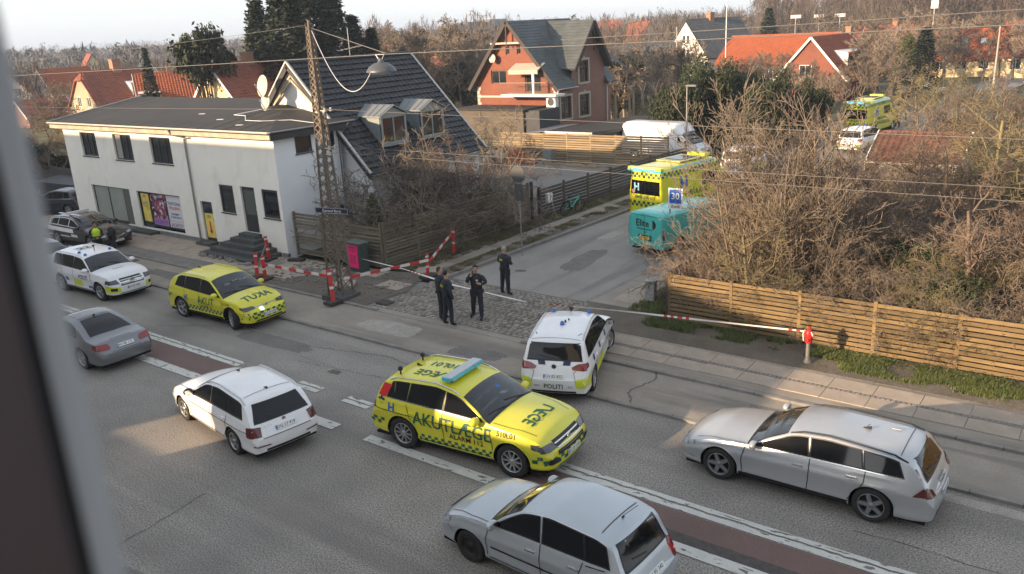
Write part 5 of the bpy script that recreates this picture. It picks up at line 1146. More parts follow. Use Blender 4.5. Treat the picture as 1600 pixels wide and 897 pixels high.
# thicket behind the sunlit fence: tall upright stems at its left, tangle to the right
LB = {'up': ('tall bare upright-stemmed shrub in the thicket behind the sunlit fence', 'tall shrubs behind the sunlit fence'), 'bush': ('low tangled bare brown shrub in the thicket behind the sunlit fence', 'tangled shrubs behind the sunlit fence'), 'tree': ('small bare many-branched tree in the garden behind the sunlit fence', 'small bare trees in the right-hand garden')}
def veg(kind, p, s, sz=None):
    key = kind + str(random.randrange({'up': 3, 'bush': 4, 'tree': 3}[kind])); lab, g_ = LB[kind]
    a = math.atan2(p[0], p[1]); row = 'close behind the fence' if p[1] < 25.5 else 'in mid garden' if p[1] < 34 else 'deep in the garden'
    lab = {'up': 'tall upright-stemmed bare shrub ', 'bush': 'low tangled bare brown shrub ', 'tree': 'small bare many-branched tree '}[kind] + row + (' left of' if a < -.36 else ' above' if a < -.27 else ' just right of' if a < -.16 else ' far right of') + ' the standpipe'
    plant(key, p, s, 'bare_tree' if kind == 'tree' else 'bare_shrub', lab, g_, 'tree' if kind == 'tree' else 'shrub', sz)
random.seed(21)
for x, y, s in ((-9.4, 23.9, 1.15), (-8.5, 24.5, 1.4), (-9.3, 26.2, 1.3), (-7.4, 24.2, 1.0), (-8.4, 27.4, 1.25)): veg('up', (x, y, .1), s)
for x, y, s in ((-10.3, 23.3, .8), (-10.6, 24.8, .9), (-10.8, 26.6, .95), (-10.9, 28.6, 1.0), (-10.8, 30.6, 1.1), (-10.8, 33, 1.1), (-10.0, 23.1, .75), (-10.4, 25.2, 1.0), (-8.6, 23.2, .7), (-7.0, 23.3, .8), (-5.4, 23.2, .7), (-3.6, 23.4, .8), (-2.0, 23.3, .7), (-.3, 23.6, .75)): veg('bush', (x, y, .1), s)
k = 0
for y in np.arange(23.6, 46, 1.75):
    for x in np.arange(-9.2 + (y - 23) * -.08, 14, 1.9):
        p = (x + rnd(-.7, .7), y + rnd(-.6, .6), .1)
        if not inview(p, 2) or random.random() < .12: continue
        if 7 < p[0] and p[1] < 36 and random.random() < .5: continue
        d = math.hypot(p[0], p[1]); s = rnd(.7, 1.05) * (.8 if y < 27 else 1)
        veg('bush' if random.random() < .8 else 'tree', p, s if s > .7 else .8)
for x, y, s in ((-6.5, 27.5, 1.05), (-3.5, 25.8, .9), (.8, 26.5, 1.05), (3.2, 30, 1.25), (-2.5, 33, 1.15), (6, 35, 1.3), (-7, 36, 1.05), (2.0, 38, 1.3), (9, 40, 1.3), (-5, 41, 1.1), (-.5, 24.6, .8), (0, 31, 1.2), (4.5, 33, 1.3)): veg('tree', (x, y, .1), s)
for x, y, s in ((4.2, 33, .95), (-.6, 36, 1.0)): plant('birch0', (x, y, .1), s, 'birch', 'pale-barked birch rising from the thicket in the right-hand garden', 'pale birches in the right-hand garden', 'tree')
# dark evergreen undergrowth inside the thicket
def leaf_mesh(name, pts, nrm_rand, size, m, n_per=1, rs=None, flat=0.0, elong=1.0):
    rs = rs or np.random.RandomState(3); pts = np.repeat(np.asarray(pts), n_per, 0); n = len(pts)
    a = rs.normal(0, 1, (n, 3)); a /= np.linalg.norm(a, axis=1, keepdims=True); b = rs.normal(0, 1, (n, 3)); b -= a * (a * b).sum(1, keepdims=True); b /= np.linalg.norm(b, axis=1, keepdims=True)
    if flat: a[:, 2] *= (1 - flat); b[:, 2] *= (1 - flat)
    s = size * rs.uniform(.6, 1.3, (n, 1)); c = pts + rs.normal(0, nrm_rand, (n, 3))
    V = np.stack([c - a * s * elong, c + b * s * .5, c + a * s * elong, c - b * s * .5], 1).reshape(-1, 3)
    return np_mesh(name, V, np.arange(4 * n).reshape(-1, 4), m)
def leafmat(name, c, c2): 
    m = mat(name, c, .75, col2=c2, vscale=1.1, vdet=5, obj=True); return m
M_ever = leafmat('evergreen_dark', (.008, .016, .008), (.022, .034, .013)); M_ever2 = leafmat('evergreen_mid', (.012, .022, .008), (.050, .058, .018)); M_olive = leafmat('evergreen_olive', (.045, .055, .018), (.12, .125, .04)); M_ivy = leafmat('ivy_leaf', (.03, .05, .015), (.08, .105, .03))
def conifer(seed, H, Rr, m, n=1500, leaf=.22, dens=5, prof=None, bark=None, gaps=.25, droop=.25):
    rs = np.random.RandomState(seed); prof = prof or (lambda f: (1 - f) ** .8 * min(1, f * 9 + .35)); pts = []; S = []
    for i in range(n):
        f = rs.rand() ** .85; a = rs.rand() * 6.283; lump = 1 + .35 * math.sin(a * 3 + f * 9 + seed) + .25 * math.sin(a * 5 - f * 23)
        if lump < .75 and rs.rand() < gaps * 2: continue
        rr = Rr * prof(f) * (.35 + .65 * rs.rand() ** .45) * (.78 + .22 * lump); z = H * (.06 + .94 * f) - droop * rr
        c = np.array([math.cos(a) * rr, math.sin(a) * rr, z]); pts.append(c)
        if rs.rand() < .12: S.append((0, 0, z + droop * rr * .8, *c, .05 * (1 - f) + .02, .01))
    pts = np.repeat(np.array(pts), dens, 0) + rs.normal(0, leaf * .9, (len(pts) * dens, 3)) * [1, 1, .6]
    S += [(0, 0, H * k / 6, 0, 0, H * (k + 1) / 6, .02 * H * (1 - k / 6.3), .02 * H * (1 - (k + 1) / 6.3)) for k in range(6)]
    return leaf_mesh('foliage', pts, .03, leaf, m, rs=rs, flat=.35, elong=1.2), seg_mesh('trunk', S, bark or BARK['dark'], 5)
def rounded(seed, rx, ry, H, m, n=1600, leaf=.16, dens=5, lumps=14, z0=.1, low=False):
    rs = np.random.RandomState(seed); pts = []; L = []
    for k in range(lumps):
        a = rs.rand() * 6.28; e = rs.rand() ** .5; L.append((math.cos(a) * e * rx * .65, math.sin(a) * e * ry * .65, H * (z0 + (1 - z0) * ((.08 if low and k % 2 else .35) + .5 * rs.rand() * (1 - .4 * e))), rx * rs.uniform(.28, .5)))
    for i in range(n):
        cx, cy, cz, r_ = L[rs.randint(lumps)]; v = rs.normal(0, 1, 3); v /= np.linalg.norm(v); q = r_ * rs.rand() ** .25
        pts.append([cx + v[0] * q, cy + v[1] * q, max(.1, cz + v[2] * q * .95)])
    S = [(0, 0, 0, c[0] * .8, c[1] * .8, c[2], .1, .03) for c in L]
    pts = np.repeat(np.array(pts), dens, 0) + rs.normal(0, leaf * .8, (len(pts) * dens, 3))
    return leaf_mesh('foliage', pts, .02, leaf, m, rs=rs), seg_mesh('trunk', S, BARK['dark'], 4)
def tree_thing(pair, p, s, name, label, group=None, rz=None, sz=None, cat='tree'):
    o = empty(name, p, rnd(0, 6.28) if rz is None else rz, label, cat, group); o.scale = (s, s, sz or s); link('foliage', pair[0], o); link('trunk', pair[1], o); return o
CF1 = conifer(1, 14, 3.6, M_ever, n=1700, leaf=.24); CF2 = conifer(2, 14, 2.6, M_ever, n=1300, leaf=.22); YEW = rounded(3, 2.6, 2.6, 5.5, M_ever2, n=2000, leaf=.10, dens=6, lumps=20, low=True); PINE = rounded(4, 2.4, 2.4, 8, M_ever2, n=1000, leaf=.17, lumps=16, z0=.3); HOLLY = rounded(6, 1.3, 1.3, 1.9, M_ivy, n=900, leaf=.05, dens=6); COL_ = conifer(8, 6, 1.0, M_olive, n=700, leaf=.12, prof=lambda f: min(1, 1.6 * (1 - f) ** .6), gaps=0)
for x, y, s in ((-3.8, 24.6, 1.0), (-1.0, 25.4, .85), (1.4, 27.6, 1.0), (-7.2, 25.0, .85), (-5.2, 27.2, 1.1), (5.5, 29, 1.0), (-8, 29.5, 1.0)): tree_thing(HOLLY, (x, y, .1), s, 'evergreen_shrub', 'dark green leafy shrub half hidden inside the bare thicket behind the sunlit fence', 'evergreen shrubs in the thicket', cat='shrub')
# bushes in the corner garden of the tiled house
random.seed(5)
for i, (x, y, k, s, lab) in enumerate([(-24.9, 25.6, 'bush3', 1.6, 'bare arching bush nearest the street corner behind the plank fence'), (-24.6, 27.6, 'bush3', 2.05, 'large bare reddish bush by the tiled house'), (-24.5, 29.2, 'bush1', 1.5, 'bare grey bush overhanging the plank fence by the gate'), (-24.9, 28.8, 'tree1', .95, 'small bare tree in front of the right dormer'),
        (-25.8, 30.4, 'bush1', 1.15, 'bare bush in front of the eave end of the tiled house'), (-25.2, 26.4, 'tree0', .85, 'small bare tree in front of the left dormer'), (-26.6, 23.6, 'up0', .62, 'thin upright shrub against the white gable wall'), (-24.1, 30.6, 'bush3', .8, 'bare bush at the end of the plank fence beside the gate post'), (-25.5, 23.2, 'bush2', .6, 'low bare bush behind the weathered plank fence')]):
    plant(k, (x, y, .1), s, 'bare_bush', lab, None, 'bush')
tree_thing(COL_, (-25.9, 24.0, .1), .42, 'dwarf_conifer', 'small brownish green conifer behind the plank fence beside the white wall')
tree_thing(HOLLY, (-24.2, 29.4, .1), 1.05, 'evergreen_shrub', 'dark shrub crouching behind the plank fence below the bare bushes', cat='shrub')
# big dark firs and pines behind the buildings
for px, d, top, tp, s, lab in ((428, 82, 0, CF1, 1.0, 'dark fir at the left of the tall group behind the black-tiled house'), (470, 78, -60, CF1, 1.2, 'tallest dark fir of the group behind the lattice mast'), (505, 82, -75, CF1, 1.2, 'tall dark fir right of the mast tip'), (540, 80, -30, CF2, 1.1, 'dark fir fourth from the left behind the black-tiled house'), (568, 84, 25, CF2, 1.0, 'shorter dark fir above the ridge of the black-tiled house'), (594, 84, 45, CF2, .9, 'lowest dark fir at the right of the group behind the ridge'),
        (412, 90, 55, CF2, .8, 'low dark fir left of the tall group')):
    g_ = at(px, d); h = ztop(px, top, d); w_ = {428: .95, 412: .8, 470: 1.15, 505: 1.2, 540: 1.2, 568: 1.1, 594: .95}[px]; tree_thing(tp, g_, w_, 'fir_tree', lab, 'dark firs behind the black-tiled house', sz=h / 14)
for px, d, top, tp, h0, w_, nm, lab in ((340, 76, 18, PINE, 8, 1.05, 'pine_tree', 'irregular tall pine standing alone behind the orange roofed house'), (368, 80, 48, PINE, 8, .7, 'pine_tree', 'thin lower pine just right of the tall lone pine'), (250, 95, 75, CF2, 14, .5, 'fir_tree', 'small dark fir right of the half-hipped red roof'), (733, 92, 52, YEW, 5.5, 1.25, 'pine_tree', 'round olive green pine left of the brick villa'), (1198, 150, 14, CF2, 14, 1.1, 'fir_tree', 'dark fir between the white villa and the orange roof'), (966, 84, 60, YEW, 5.5, .8, 'evergreen_tree', 'dark ivy-covered tree close to the right end of the brick villa'), (940, 90, 62, CF2, 14, .6, 'fir_tree', 'dark fir touching the slate roof of the brick villa'), (985, 88, 55, YEW, 5.5, .75, 'evergreen_tree', 'ivy-clad tree right of the villa fir'),
        (1412, 92, 55, COL_, 6, 1.3, 'cypress_tree', 'narrow light green cypress in front of the half-hipped house'), (1437, 90, 45, CF2, 14, .85, 'fir_tree', 'broad dark fir between the half-hipped and the rooflight house'), (1322, 115, 72, YEW, 5.5, .7, 'evergreen_tree', 'small green tree between the two orange roofs'), (0, 60, 0, None, 0, 0, '', '')):
    if tp is None: continue
    g_ = at(px, d); h = ztop(px, top, d); tree_thing(tp, g_, w_, nm, lab, sz=h / h0)
for px, py_, d, top, w_, lab in ((1062, 0, 60, 108, .95, 'big dark yew left of the lamp post beyond the white van'), (1112, 0, 62, 78, 1.15, 'largest olive green yew in front of the white villa'), (1160, 0, 64, 84, 1.0, 'yew at the right of the evergreen clump before the white villa'), (1195, 0, 60, 100, .85, 'dark yew behind the tall bare shrubs'), (1268, 0, 66, 118, .75, 'evergreen beside the glazed dormer house'), (1340, 0, 86, 132, .6, 'low dark evergreen behind the far ambulance'), (1230, 0, 62, 135, .7, 'low evergreen at the edge of the side street'),):
    g_ = at(px, d); h = ztop(px, top, d); tree_thing(YEW, g_, w_ * .9, 'yew_tree', lab, sz=h / 4.5)
for px, d, top, w_, lab in ((60, 66, 190, .6, 'dark evergreen bush left of the felt roof corner'), (100, 64, 212, .5, 'dark evergreen at the end wall of the white building'), (380, 62, 120, .4, 'dark conifer behind the satellite dishes')):
    g_ = at(px, d); h = ztop(px, top, d); tree_thing(YEW, g_, w_, 'evergreen_bush', lab, sz=h / 5.5)
# bare trees of the middle distance
random.seed(33)
def midtrees(px0, px1, d0, d1, n, h0, h1, label, group, keys=('far0', 'far1'), name='bare_tree'):
    for i in range(n):
        px = px0 + (px1 - px0) * (i + rnd(0, 1)) / n; d = rnd(d0, d1); h = rnd(h0, h1)
        plant(random.choice(keys), at(px, d), h / 9 if keys[0][:3] == 'far' else h / 6, name, label, group, 'tree', sz=None)
midtrees(20, 190, 60, 76, 11, 3.5, 5.5, 'bare brown garden tree beyond the left end of the white building', 'bare trees at the left', ('tree0', 'tree1', 'tree2'))
midtrees(30, 250, 60, 85, 9, 4, 6, 'bare reddish tree among the houses at the left', 'bare trees among the left-hand houses', ('tree0', 'tree1'))
midtrees(20, 420, 95, 150, 26, 5, 8, 'bare tree between the red roofs at the left', 'bare trees between the left-hand roofs')
midtrees(600, 770, 85, 150, 26, 7, 12, 'tall bare tree right of the dark firs', 'bare trees left of the brick villa')
midtrees(650, 740, 54, 75, 6, 3.5, 5, 'bare olive shrub tree beyond the black-tiled roof', 'bare trees between the tiled house and the brick villa', ('tree2', 'tree0'))
midtrees(925, 1080, 75, 150, 26, 5, 9, 'bare tree right of the brick villa', 'bare trees between the villa and the white house')
midtrees(1140, 1420, 75, 100, 20, 4.5, 7, 'bare branching tree below the orange roofs', 'bare trees below the orange roofs')
midtrees(1400, 1600, 58, 78, 15, 4, 6, 'bare tree in the gardens beyond the far ambulance', 'bare garden trees beyond the far ambulance', ('tree0', 'tree1', 'tree2'))
midtrees(1420, 1620, 45, 60, 10, 4, 5.5, 'bare tree behind the thicket at the right edge', 'bare trees at the right edge', ('tree1', 'tree0'))
midtrees(1320, 1600, 100, 150, 20, 7, 11, 'bare tree in front of the wooded hill', 'bare trees before the wood')
for px, d, top in ((1283, 150, 2), (1150, 165, 12), (1180, 160, 16), (1380, 150, 5)):
    plant('far0', at(px, d), ztop(px, top, d) / 9, 'bare_tree', 'single tall bare tree standing against the sky above the right-hand roofs', 'tall bare trees against the sky', 'tree')
# pollarded stumps beside the brick villa
for i, px in enumerate((962, 984, 990, 1005, 1022)):
    g_ = at(px, 72); b = MB(); b.cyl((0, 0, 0), (rnd(-.15, .15), 0, 3.6), .14, .1, n=6)
    for k in range(5): a = rnd(0, 6.28); b.cyl((0, 0, 3.3), (math.cos(a) * .5, math.sin(a) * .5, rnd(3.8, 4.4)), .06, .035, n=5)
    o = empty('pollard', g_, rnd(0, 6), 'pale pollarded trunk with cut stubs right of the brick villa', 'tree', 'pollarded trees by the villa'); b.build('trunk', mat('pale_bark', (.40, .31, .22), .85), o)
random.seed(12)
midtrees(955, 1040, 66, 80, 6, 3.2, 4.6, 'sunlit tangled small tree among the pollards', 'small trees among the pollards', ('tree2', 'tree0'))
# far woods: fuzzy masses of slivers, one object each
def wood(name, spec, m, label, sliver=(.25, 1.6), n_per=70, seed=1, vert=.6):
    rs = np.random.RandomState(seed); C = []
    for px0, px1, d0, d1, n, h0, h1, wd in spec:
        for i in range(n):
            px = rs.uniform(px0, px1); d = math.sqrt(rs.uniform(d0 ** 2, d1 ** 2)); g_ = at(px, d); h = rs.uniform(h0, h1); zb = -.06 + max(0, d - 260) * .003
            f = rs.rand(n_per); a = rs.rand(n_per) * 6.28; rr = wd * np.sqrt(rs.rand(n_per)) * np.clip(np.sin(np.clip(f * 1.02, 0, 1) * 3.0), .1, 1)
            C.append(np.stack([g_.x + np.cos(a) * rr, g_.y + np.sin(a) * rr, zb + h * f, np.full(n_per, d)], 1))
    C = np.concatenate(C); n = len(C); d = C[:, 3:4]; c = C[:, :3]
    a = rs.normal(0, 1, (n, 3)) * [1 - vert, 1 - vert, 1]; a /= np.linalg.norm(a, axis=1, keepdims=True); b = rs.normal(0, 1, (n, 3)); b /= np.linalg.norm(b, axis=1, keepdims=True)
    sl, st = sliver[1] * rs.uniform(.5, 1.3, (n, 1)), sliver[0] * rs.uniform(.5, 1.3, (n, 1))
    V = np.stack([c - a * sl, c + b * st, c + a * sl], 1).reshape(-1, 3)
    me = np_mesh(name, V, np.arange(3 * n).reshape(-1, 3), m); return link(name, me, None, label=label, kind='stuff')
M_wood = mat('far_bare_wood', (.085, .066, .05), .95, col2=(.135, .105, .08), vscale=.06, vdet=9); M_wood2 = mat('far_grey_wood', (.10, .09, .085), .95, col2=(.15, .13, .115), vscale=.03, vdet=9); M_wooda = mat('far_evergreen_wood', (.03, .038, .022), .95, col2=(.06, .065, .035), vscale=.05, vdet=6)
wood('bare_wood', [(1180, 1660, 170, 320, 420, 11, 15, 3.2), (1330, 1660, 150, 240, 200, 12, 17, 3.2), (1430, 1660, 240, 420, 220, 20, 27, 4.5)], M_wood, 'bare brown wood covering the rise behind the orange roofs', (.13, 1.1), 230, 4, .75)
wood('distant_trees', [(-60, 1250, 240, 620, 700, 7, 11, 5), (-60, 1250, 600, 1500, 520, 9, 16, 10)], M_wood2, 'band of bare trees fading to the horizon', (.5, 1.5), 70, 5, .5)
wood('distant_trees', [(560, 800, 150, 260, 90, 8, 13, 3.5), (900, 1160, 150, 260, 110, 7, 11, 3.5), (-60, 420, 130, 240, 110, 5, 7.5, 3)], M_wood, 'nearer bare brown trees in front of the horizon band', (.14, 1.2), 130, 6, .75)
wood('distant_evergreens', [(-60, 1300, 170, 700, 130, 7, 12, 2.2), (700, 1150, 500, 1200, 90, 12, 18, 3)], M_wooda, 'scattered dark evergreens in the distance', (.4, 1.1), 80, 7, .2)
# grass and weeds
def tufts(name, region, n, m, label, h=.12, wd=.012, dens=6, seed=0, base=.11, clump=.35):
    rs = np.random.RandomState(seed); pts = []
    while len(pts) < n:
        x, y = rs.uniform(region[0], region[1]), rs.uniform(region[2], region[3]); 
        if noise.noise(Vector((x * 1.1, y * 1.6, seed))) > -clump + rs.rand() * .3: pts.append((x, y))
    P = np.repeat(np.array(pts), dens, 0) + rs.normal(0, .035, (n * dens, 2)); k = len(P); a = rs.rand(k) * 6.28; hh = h * rs.uniform(.35, 1.25, k); ln = rs.uniform(.1, 1.0, k) * hh; w_ = wd * rs.uniform(.6, 1.5, k)
    X = np.stack([P[:, 0] - np.sin(a) * w_, P[:, 1] + np.cos(a) * w_, np.full(k, base)], 1); Y = np.stack([P[:, 0] + np.sin(a) * w_, P[:, 1] - np.cos(a) * w_, np.full(k, base)], 1)
    Z = np.stack([P[:, 0] + np.cos(a) * ln, P[:, 1] + np.sin(a) * ln, base + hh], 1)
    me = np_mesh(name, np.stack([X, Y, Z], 1).reshape(-1, 3), np.arange(3 * k).reshape(-1, 3), m); return link(name, me, None, label=label, kind='stuff')
M_gr = mat('grass_blades', (.07, .10, .025), .7, col2=(.15, .17, .05), vscale=1.2, vdet=5); M_gr2 = mat('dry_grass', (.12, .11, .05), .8, col2=(.20, .17, .09), vscale=1.2, vdet=5)
tufts('grass_verge', (-5.9, 6, 20.75, 22.0), 9000, M_gr, 'green grass and weeds along the foot of the sunlit fence', .10, .008, 6, 1, .11, .3)
tufts('grass_verge', (-11.6, -5.5, 21.3, 22.1), 2200, M_gr, 'sparser weeds at the left end of the sunlit fence', .11, .012, 5, 2, .11, .2)
tufts('grass_verge', (-12.6, -11.3, 22.2, 28), 1600, M_gr, 'grass beside the dark corner fence', .12, .014, 5, 3, .13, .3)
tufts('grass_verge', (-23.2, -21.9, 22.6, 46), 7000, M_gr2, 'rough grass strip between plank fence and side pavement', .10, .014, 5, 4, .14, .3)
tufts('grass_verge', (-21.2, -20.5, 22.6, 44), 3000, M_gr2, 'worn grass strip along the side kerb', .07, .012, 5, 5, .145, .1)
tufts('garden_grass', (-10.5, 14, 22.6, 46), 9000, M_gr, 'grass of the garden under the bare shrubs', .22, .03, 4, 6, .11, .2)
lf_ = np.random.RandomState(9); P_ = np.stack([lf_.uniform(-6, 6, 2600), 21.95 - np.abs(lf_.normal(0, .35, 2600)), .13 + np.abs(lf_.normal(0, .07, 2600))], 1)
link('ground_ivy', leaf_mesh('ground_ivy', P_, .02, .045, M_ivy, rs=lf_, flat=.5, elong=.8), None, label='low leafy weeds and ivy creeping out from under the sunlit fence', kind='stuff')
# leaf litter and dead leaves on verges
P_ = np.stack([lf_.uniform(-13, 6, 2600), lf_.uniform(20.3, 22.1, 2600), np.full(2600, .122)], 1)
link('leaf_litter', leaf_mesh('leaf_litter', P_, .004, .03, mat('dead_leaf', (.16, .10, .05), .9, var=.3, vscale=3), rs=lf_, flat=.85), None, label='dead leaves scattered on the verge by the sunlit fence', kind='stuff')
# ------------------------------------------------------------------ vehicles
def paint(name, c, rough=.3, metal=0.0, var=.04): return mat(name, c, rough, metal=metal, coat=.6, var=var, vscale=1.5, spec=.5)
P_silver = paint('paint_silver', (.45, .465, .48), .34, .45); P_silver2 = paint('paint_silver_blue', (.45, .485, .515), .35, .4); P_white = paint('paint_white', (.80, .80, .80), .3); P_yel = paint('paint_signal_yellow', (.68, .635, .03), .35)
P_black = paint('paint_black', (.012, .013, .015), .25); P_navy = paint('paint_dark_blue', (.015, .018, .03), .25); P_grey = paint('paint_grey', (.20, .205, .215), .32, .55); P_teal = paint('paint_turquoise', (.06, .47, .42), .4)
M_cglass = mat('car_glass', (.006, .007, .009), .05, spec=.42); M_cglass2 = mat('car_glass_screen', (.02, .026, .03), .05, spec=.6, coat=.3, var=.5, vscale=1.2); M_trimb = mat('black_trim', (.012, .012, .013), .5); M_tyre = mat('tyre_rubber', (.022, .021, .020), .85, var=.2, vscale=8); M_alloy = mat('alloy', (.42, .42, .42), .35, metal=.7); M_alloyd = mat('alloy_dark', (.26, .26, .27), .4, metal=.6); M_well = mat('wheel_well', (.006, .006, .006), .95)
M_tail = mat('tail_lamp_red', (.22, .006, .006), .15, coat=.8, var=.35, vscale=9); M_taild = mat('tail_lamp_dark', (.09, .005, .006), .15, coat=.8); M_lamp_h = mat('head_lamp', (.36, .38, .40), .08, coat=1, var=.5, vscale=12); M_lampd = mat('head_lamp_dark', (.05, .055, .06), .08, coat=1, var=.5, vscale=14); M_chrome = mat('chrome', (.62, .62, .62), .18, metal=1)
M_green = mat('marking_green', (.005, .10, .055), .45); M_navym = mat('marking_navy', (.008, .02, .07), .45); M_yelm = mat('marking_yellow', (.62, .68, .04), .45); M_blue = mat('beacon_blue', (.01, .10, .38), .15, coat=.6); M_plate = mat('number_plate', (.72, .72, .70), .4); M_redm = mat('marking_red', (.60, .01, .02), .45); M_bluem = mat('marking_blue', (.02, .12, .42), .45)
def smooth_interp(keys, xs, sig=.035):
    keys = sorted(keys); kx = np.array([k[0] for k in keys]); kz = np.array([k[1] for k in keys]); g = np.arange(kx[0] - .5, kx[-1] + .5, .01); v = np.interp(g, kx, kz)
    n = int(sig * 300) | 1; t = np.arange(n) - n // 2; w_ = np.exp(-.5 * (t * .01 / max(sig, 1e-4)) ** 2); w_ /= w_.sum()
    vp = np.pad(v, n // 2, mode='edge'); v = np.convolve(vp, w_, 'valid'); return np.interp(xs, g, v)
class Car:
    def __init__(s, name, label, cat, loc, heading, sp, group=None):
        s.sp = sp; s.root = empty(name, loc, R(heading), label, cat, group); s.build()
    def build(s):
        sp = s.sp; xf, xr, wb, Wd, R_ = sp['xf'], sp['xr'], sp['wb'], sp['W'] / 2, sp['R']; Ra = R_ + sp.get('archgap', .05); ax = (wb / 2, -wb / 2); zs = sp.get('sill', .24)
        xs = list(np.linspace(xr, xf, 60)) + [xf - e for e in (.01, .03, .06, .1, .15)] + [xr + e for e in (.01, .03, .06, .1, .15)]
        for c in ax: xs = [x for x in xs if not (abs(abs(x - c) - Ra) < .02)] + [c + Ra * math.cos(math.pi * i / 16) for i in range(17)] + [c - Ra - .006, c + Ra + .006]
        xs = np.array(sorted(set(round(x, 4) for x in xs if xr <= x <= xf))); s.xs = xs
        sg = sp.get('sig', .04); zt = smooth_interp(sp['top'], xs, sg); zb = smooth_interp(sp['belt'], xs, sg); zb = np.minimum(zb, zt - .03)
        pl = sp.get('plan', [(xf, .74), (xf - .07, .85), (xf - .2, .935), (xf - .5, .985), (xf - .9, 1), (xr + .8, 1), (xr + .35, .975), (xr + .1, .93), (xr, .86)])
        w_ = smooth_interp(pl, xs, .03) * Wd; cr = smooth_interp(sp.get('crown', [(xf, .10), (xr, .06)]), xs, .08); tm_ = math.tan(R(sp.get('tumble', 20)))
        tab = sp.get('side', [(0, .93), (.07, .965), (.13, .970), (.2, .958), (.42, .966), (.64, .997), (.68, 1), (.72, .990), (.86, .962), (.95, .952), (1.0, .93)]); tx = [a for a, b in tab]; ty = [b for a, b in tab]
        zbot = np.full(len(xs), zs) + np.clip((xs - (xf - .5)) / .5, 0, 1) ** 2 * sp.get('fup', .0) + np.clip(((xr + .5) - xs) / .5, 0, 1) ** 2 * sp.get('rup', .08)
        for c in ax:
            d = np.abs(xs - c); i = d <= Ra; zbot[i] = np.maximum(zbot[i], R_ + np.sqrt(np.maximum(Ra ** 2 - d[i] ** 2, 0)))
        rows = []; lr = [0, .06, .11, .16, .24, .38, .52, .62, .66, .70, .75, .86, .94, 1.0]
        for r in lr:
            z = zbot + (zb - zbot) * r; rr = np.clip((z - zs) / np.maximum(zb - zs, .05), 0, 1); y = w_ * np.interp(rr, tx, ty); rows.append((y, z))
        yb = rows[-1][0]; ze = np.maximum(zt - cr, zb + .004)
        ye = yb - (ze - zb) * tm_
        for g in (.06, .3, .6, .85, 1.0):
            z = zb + (ze - zb) * g; rows.append((yb - (z - zb) * tm_ - .012 * math.sin(g * math.pi) * 0, z))
        for q in (.975, .93, .84, .7, .5, .25, 0.0): rows.append((ye * q, ze + (zt - ze) * (1 - q ** sp.get('cexp', 2.4))))
        s.zt, s.zb, s.ze, s.ye, s.w, s.cr = zt, zb, ze, ye, w_, cr
        nr = len(rows); n = len(xs); lf_, lr_ = sp.get('leanf', .10), sp.get('leanr', .08)
        def warp(x, z):
            a = max(0, min(1, (x - (xf - .5)) / .5)); b = max(0, min(1, ((xr + .4) - x) / .4)); return x - lf_ * a * a * ((z - .48) / .4) ** 2 + lr_ * b * b * ((z - sp.get('zmr', .5)) / .4) ** 2 * (1 if z > .5 or True else 0)
        bm = bmesh.new(); G = {}
        for sd_ in (1, -1):
            for j, (Y, Z) in enumerate(rows):
                for i in range(n):
                    if sd_ == -1 and j == nr - 1: G[sd_, j, i] = G[1, j, i]; continue
                    G[sd_, j, i] = bm.verts.new((warp(xs[i], Z[i]), sd_ * Y[i], Z[i]))
            for j in range(nr - 1):
                for i in range(n - 1):
                    q = [G[sd_, j, i], G[sd_, j, i + 1], G[sd_, j + 1, i + 1], G[sd_, j + 1, i]]
                    try: bm.faces.new(q if sd_ == -1 else q[::-1])
                    except ValueError: pass
        for i, sg_, bl in ((n - 1, 1, sp.get('bulgef', .07)), (0, -1, sp.get('bulger', .04))):
            K = 8; prev = [G[-1, j, i] for j in range(nr)]
            for k in range(1, K + 1):
                f = -1 + 2 * k / K; cur = []
                for j in range(nr):
                    a = G[1, j, i].co; 
                    if k == K: cur.append(G[1, j, i])
                    elif j == nr - 1: cur.append(prev[j])
                    else: cur.append(bm.verts.new((a.x + sg_ * bl * (1 - f * f) * (1 - (j / nr) ** 4), a.y * f, a.z + (0))))
                for j in range(nr - 1):
                    q = [prev[j], cur[j], cur[j + 1], prev[j + 1]]; q = [v for t, v in enumerate(q) if v not in q[:t]]
                    if len(q) > 2:
                        try: bm.faces.new(q if sg_ == 1 else q[::-1])
                        except ValueError: pass
                prev = cur
        bmesh.ops.remove_doubles(bm, verts=bm.verts[:], dist=.0006); bmesh.ops.recalc_face_normals(bm, faces=bm.faces[:])
        me = bpy.data.meshes.new('body'); bm.to_mesh(me); bm.free(); me.materials.append(sp['paint'])
        me.polygons.foreach_set('use_smooth', np.ones(len(me.polygons), bool)); s.body = link('body', me, s.root)
        s.bvh = BVHTree.FromPolygons([v.co.copy() for v in me.vertices], [tuple(p.vertices) for p in me.polygons])
        u = MB(); u.box(xr + .12, xf - .15, -Wd * .86, Wd * .86, .18, .23); u.box(xr + .25, xf - .3, -Wd * .6, Wd * .6, .23, .75)
        for c in ax:
            for sd_ in (1, -1):
                vs = []; 
                for y in (Wd * .975, Wd * .55):
                    for k in range(13): a = math.pi * k / 12; vs.append((c + math.cos(a) * (Ra - .004), sd_ * y, R_ + math.sin(a) * (Ra - .004)))
                u.add(vs, [(k, k + 1, 14 + k, 13 + k) for k in range(12)])
        u.build('underbody', M_well, s.root); s.wheels()
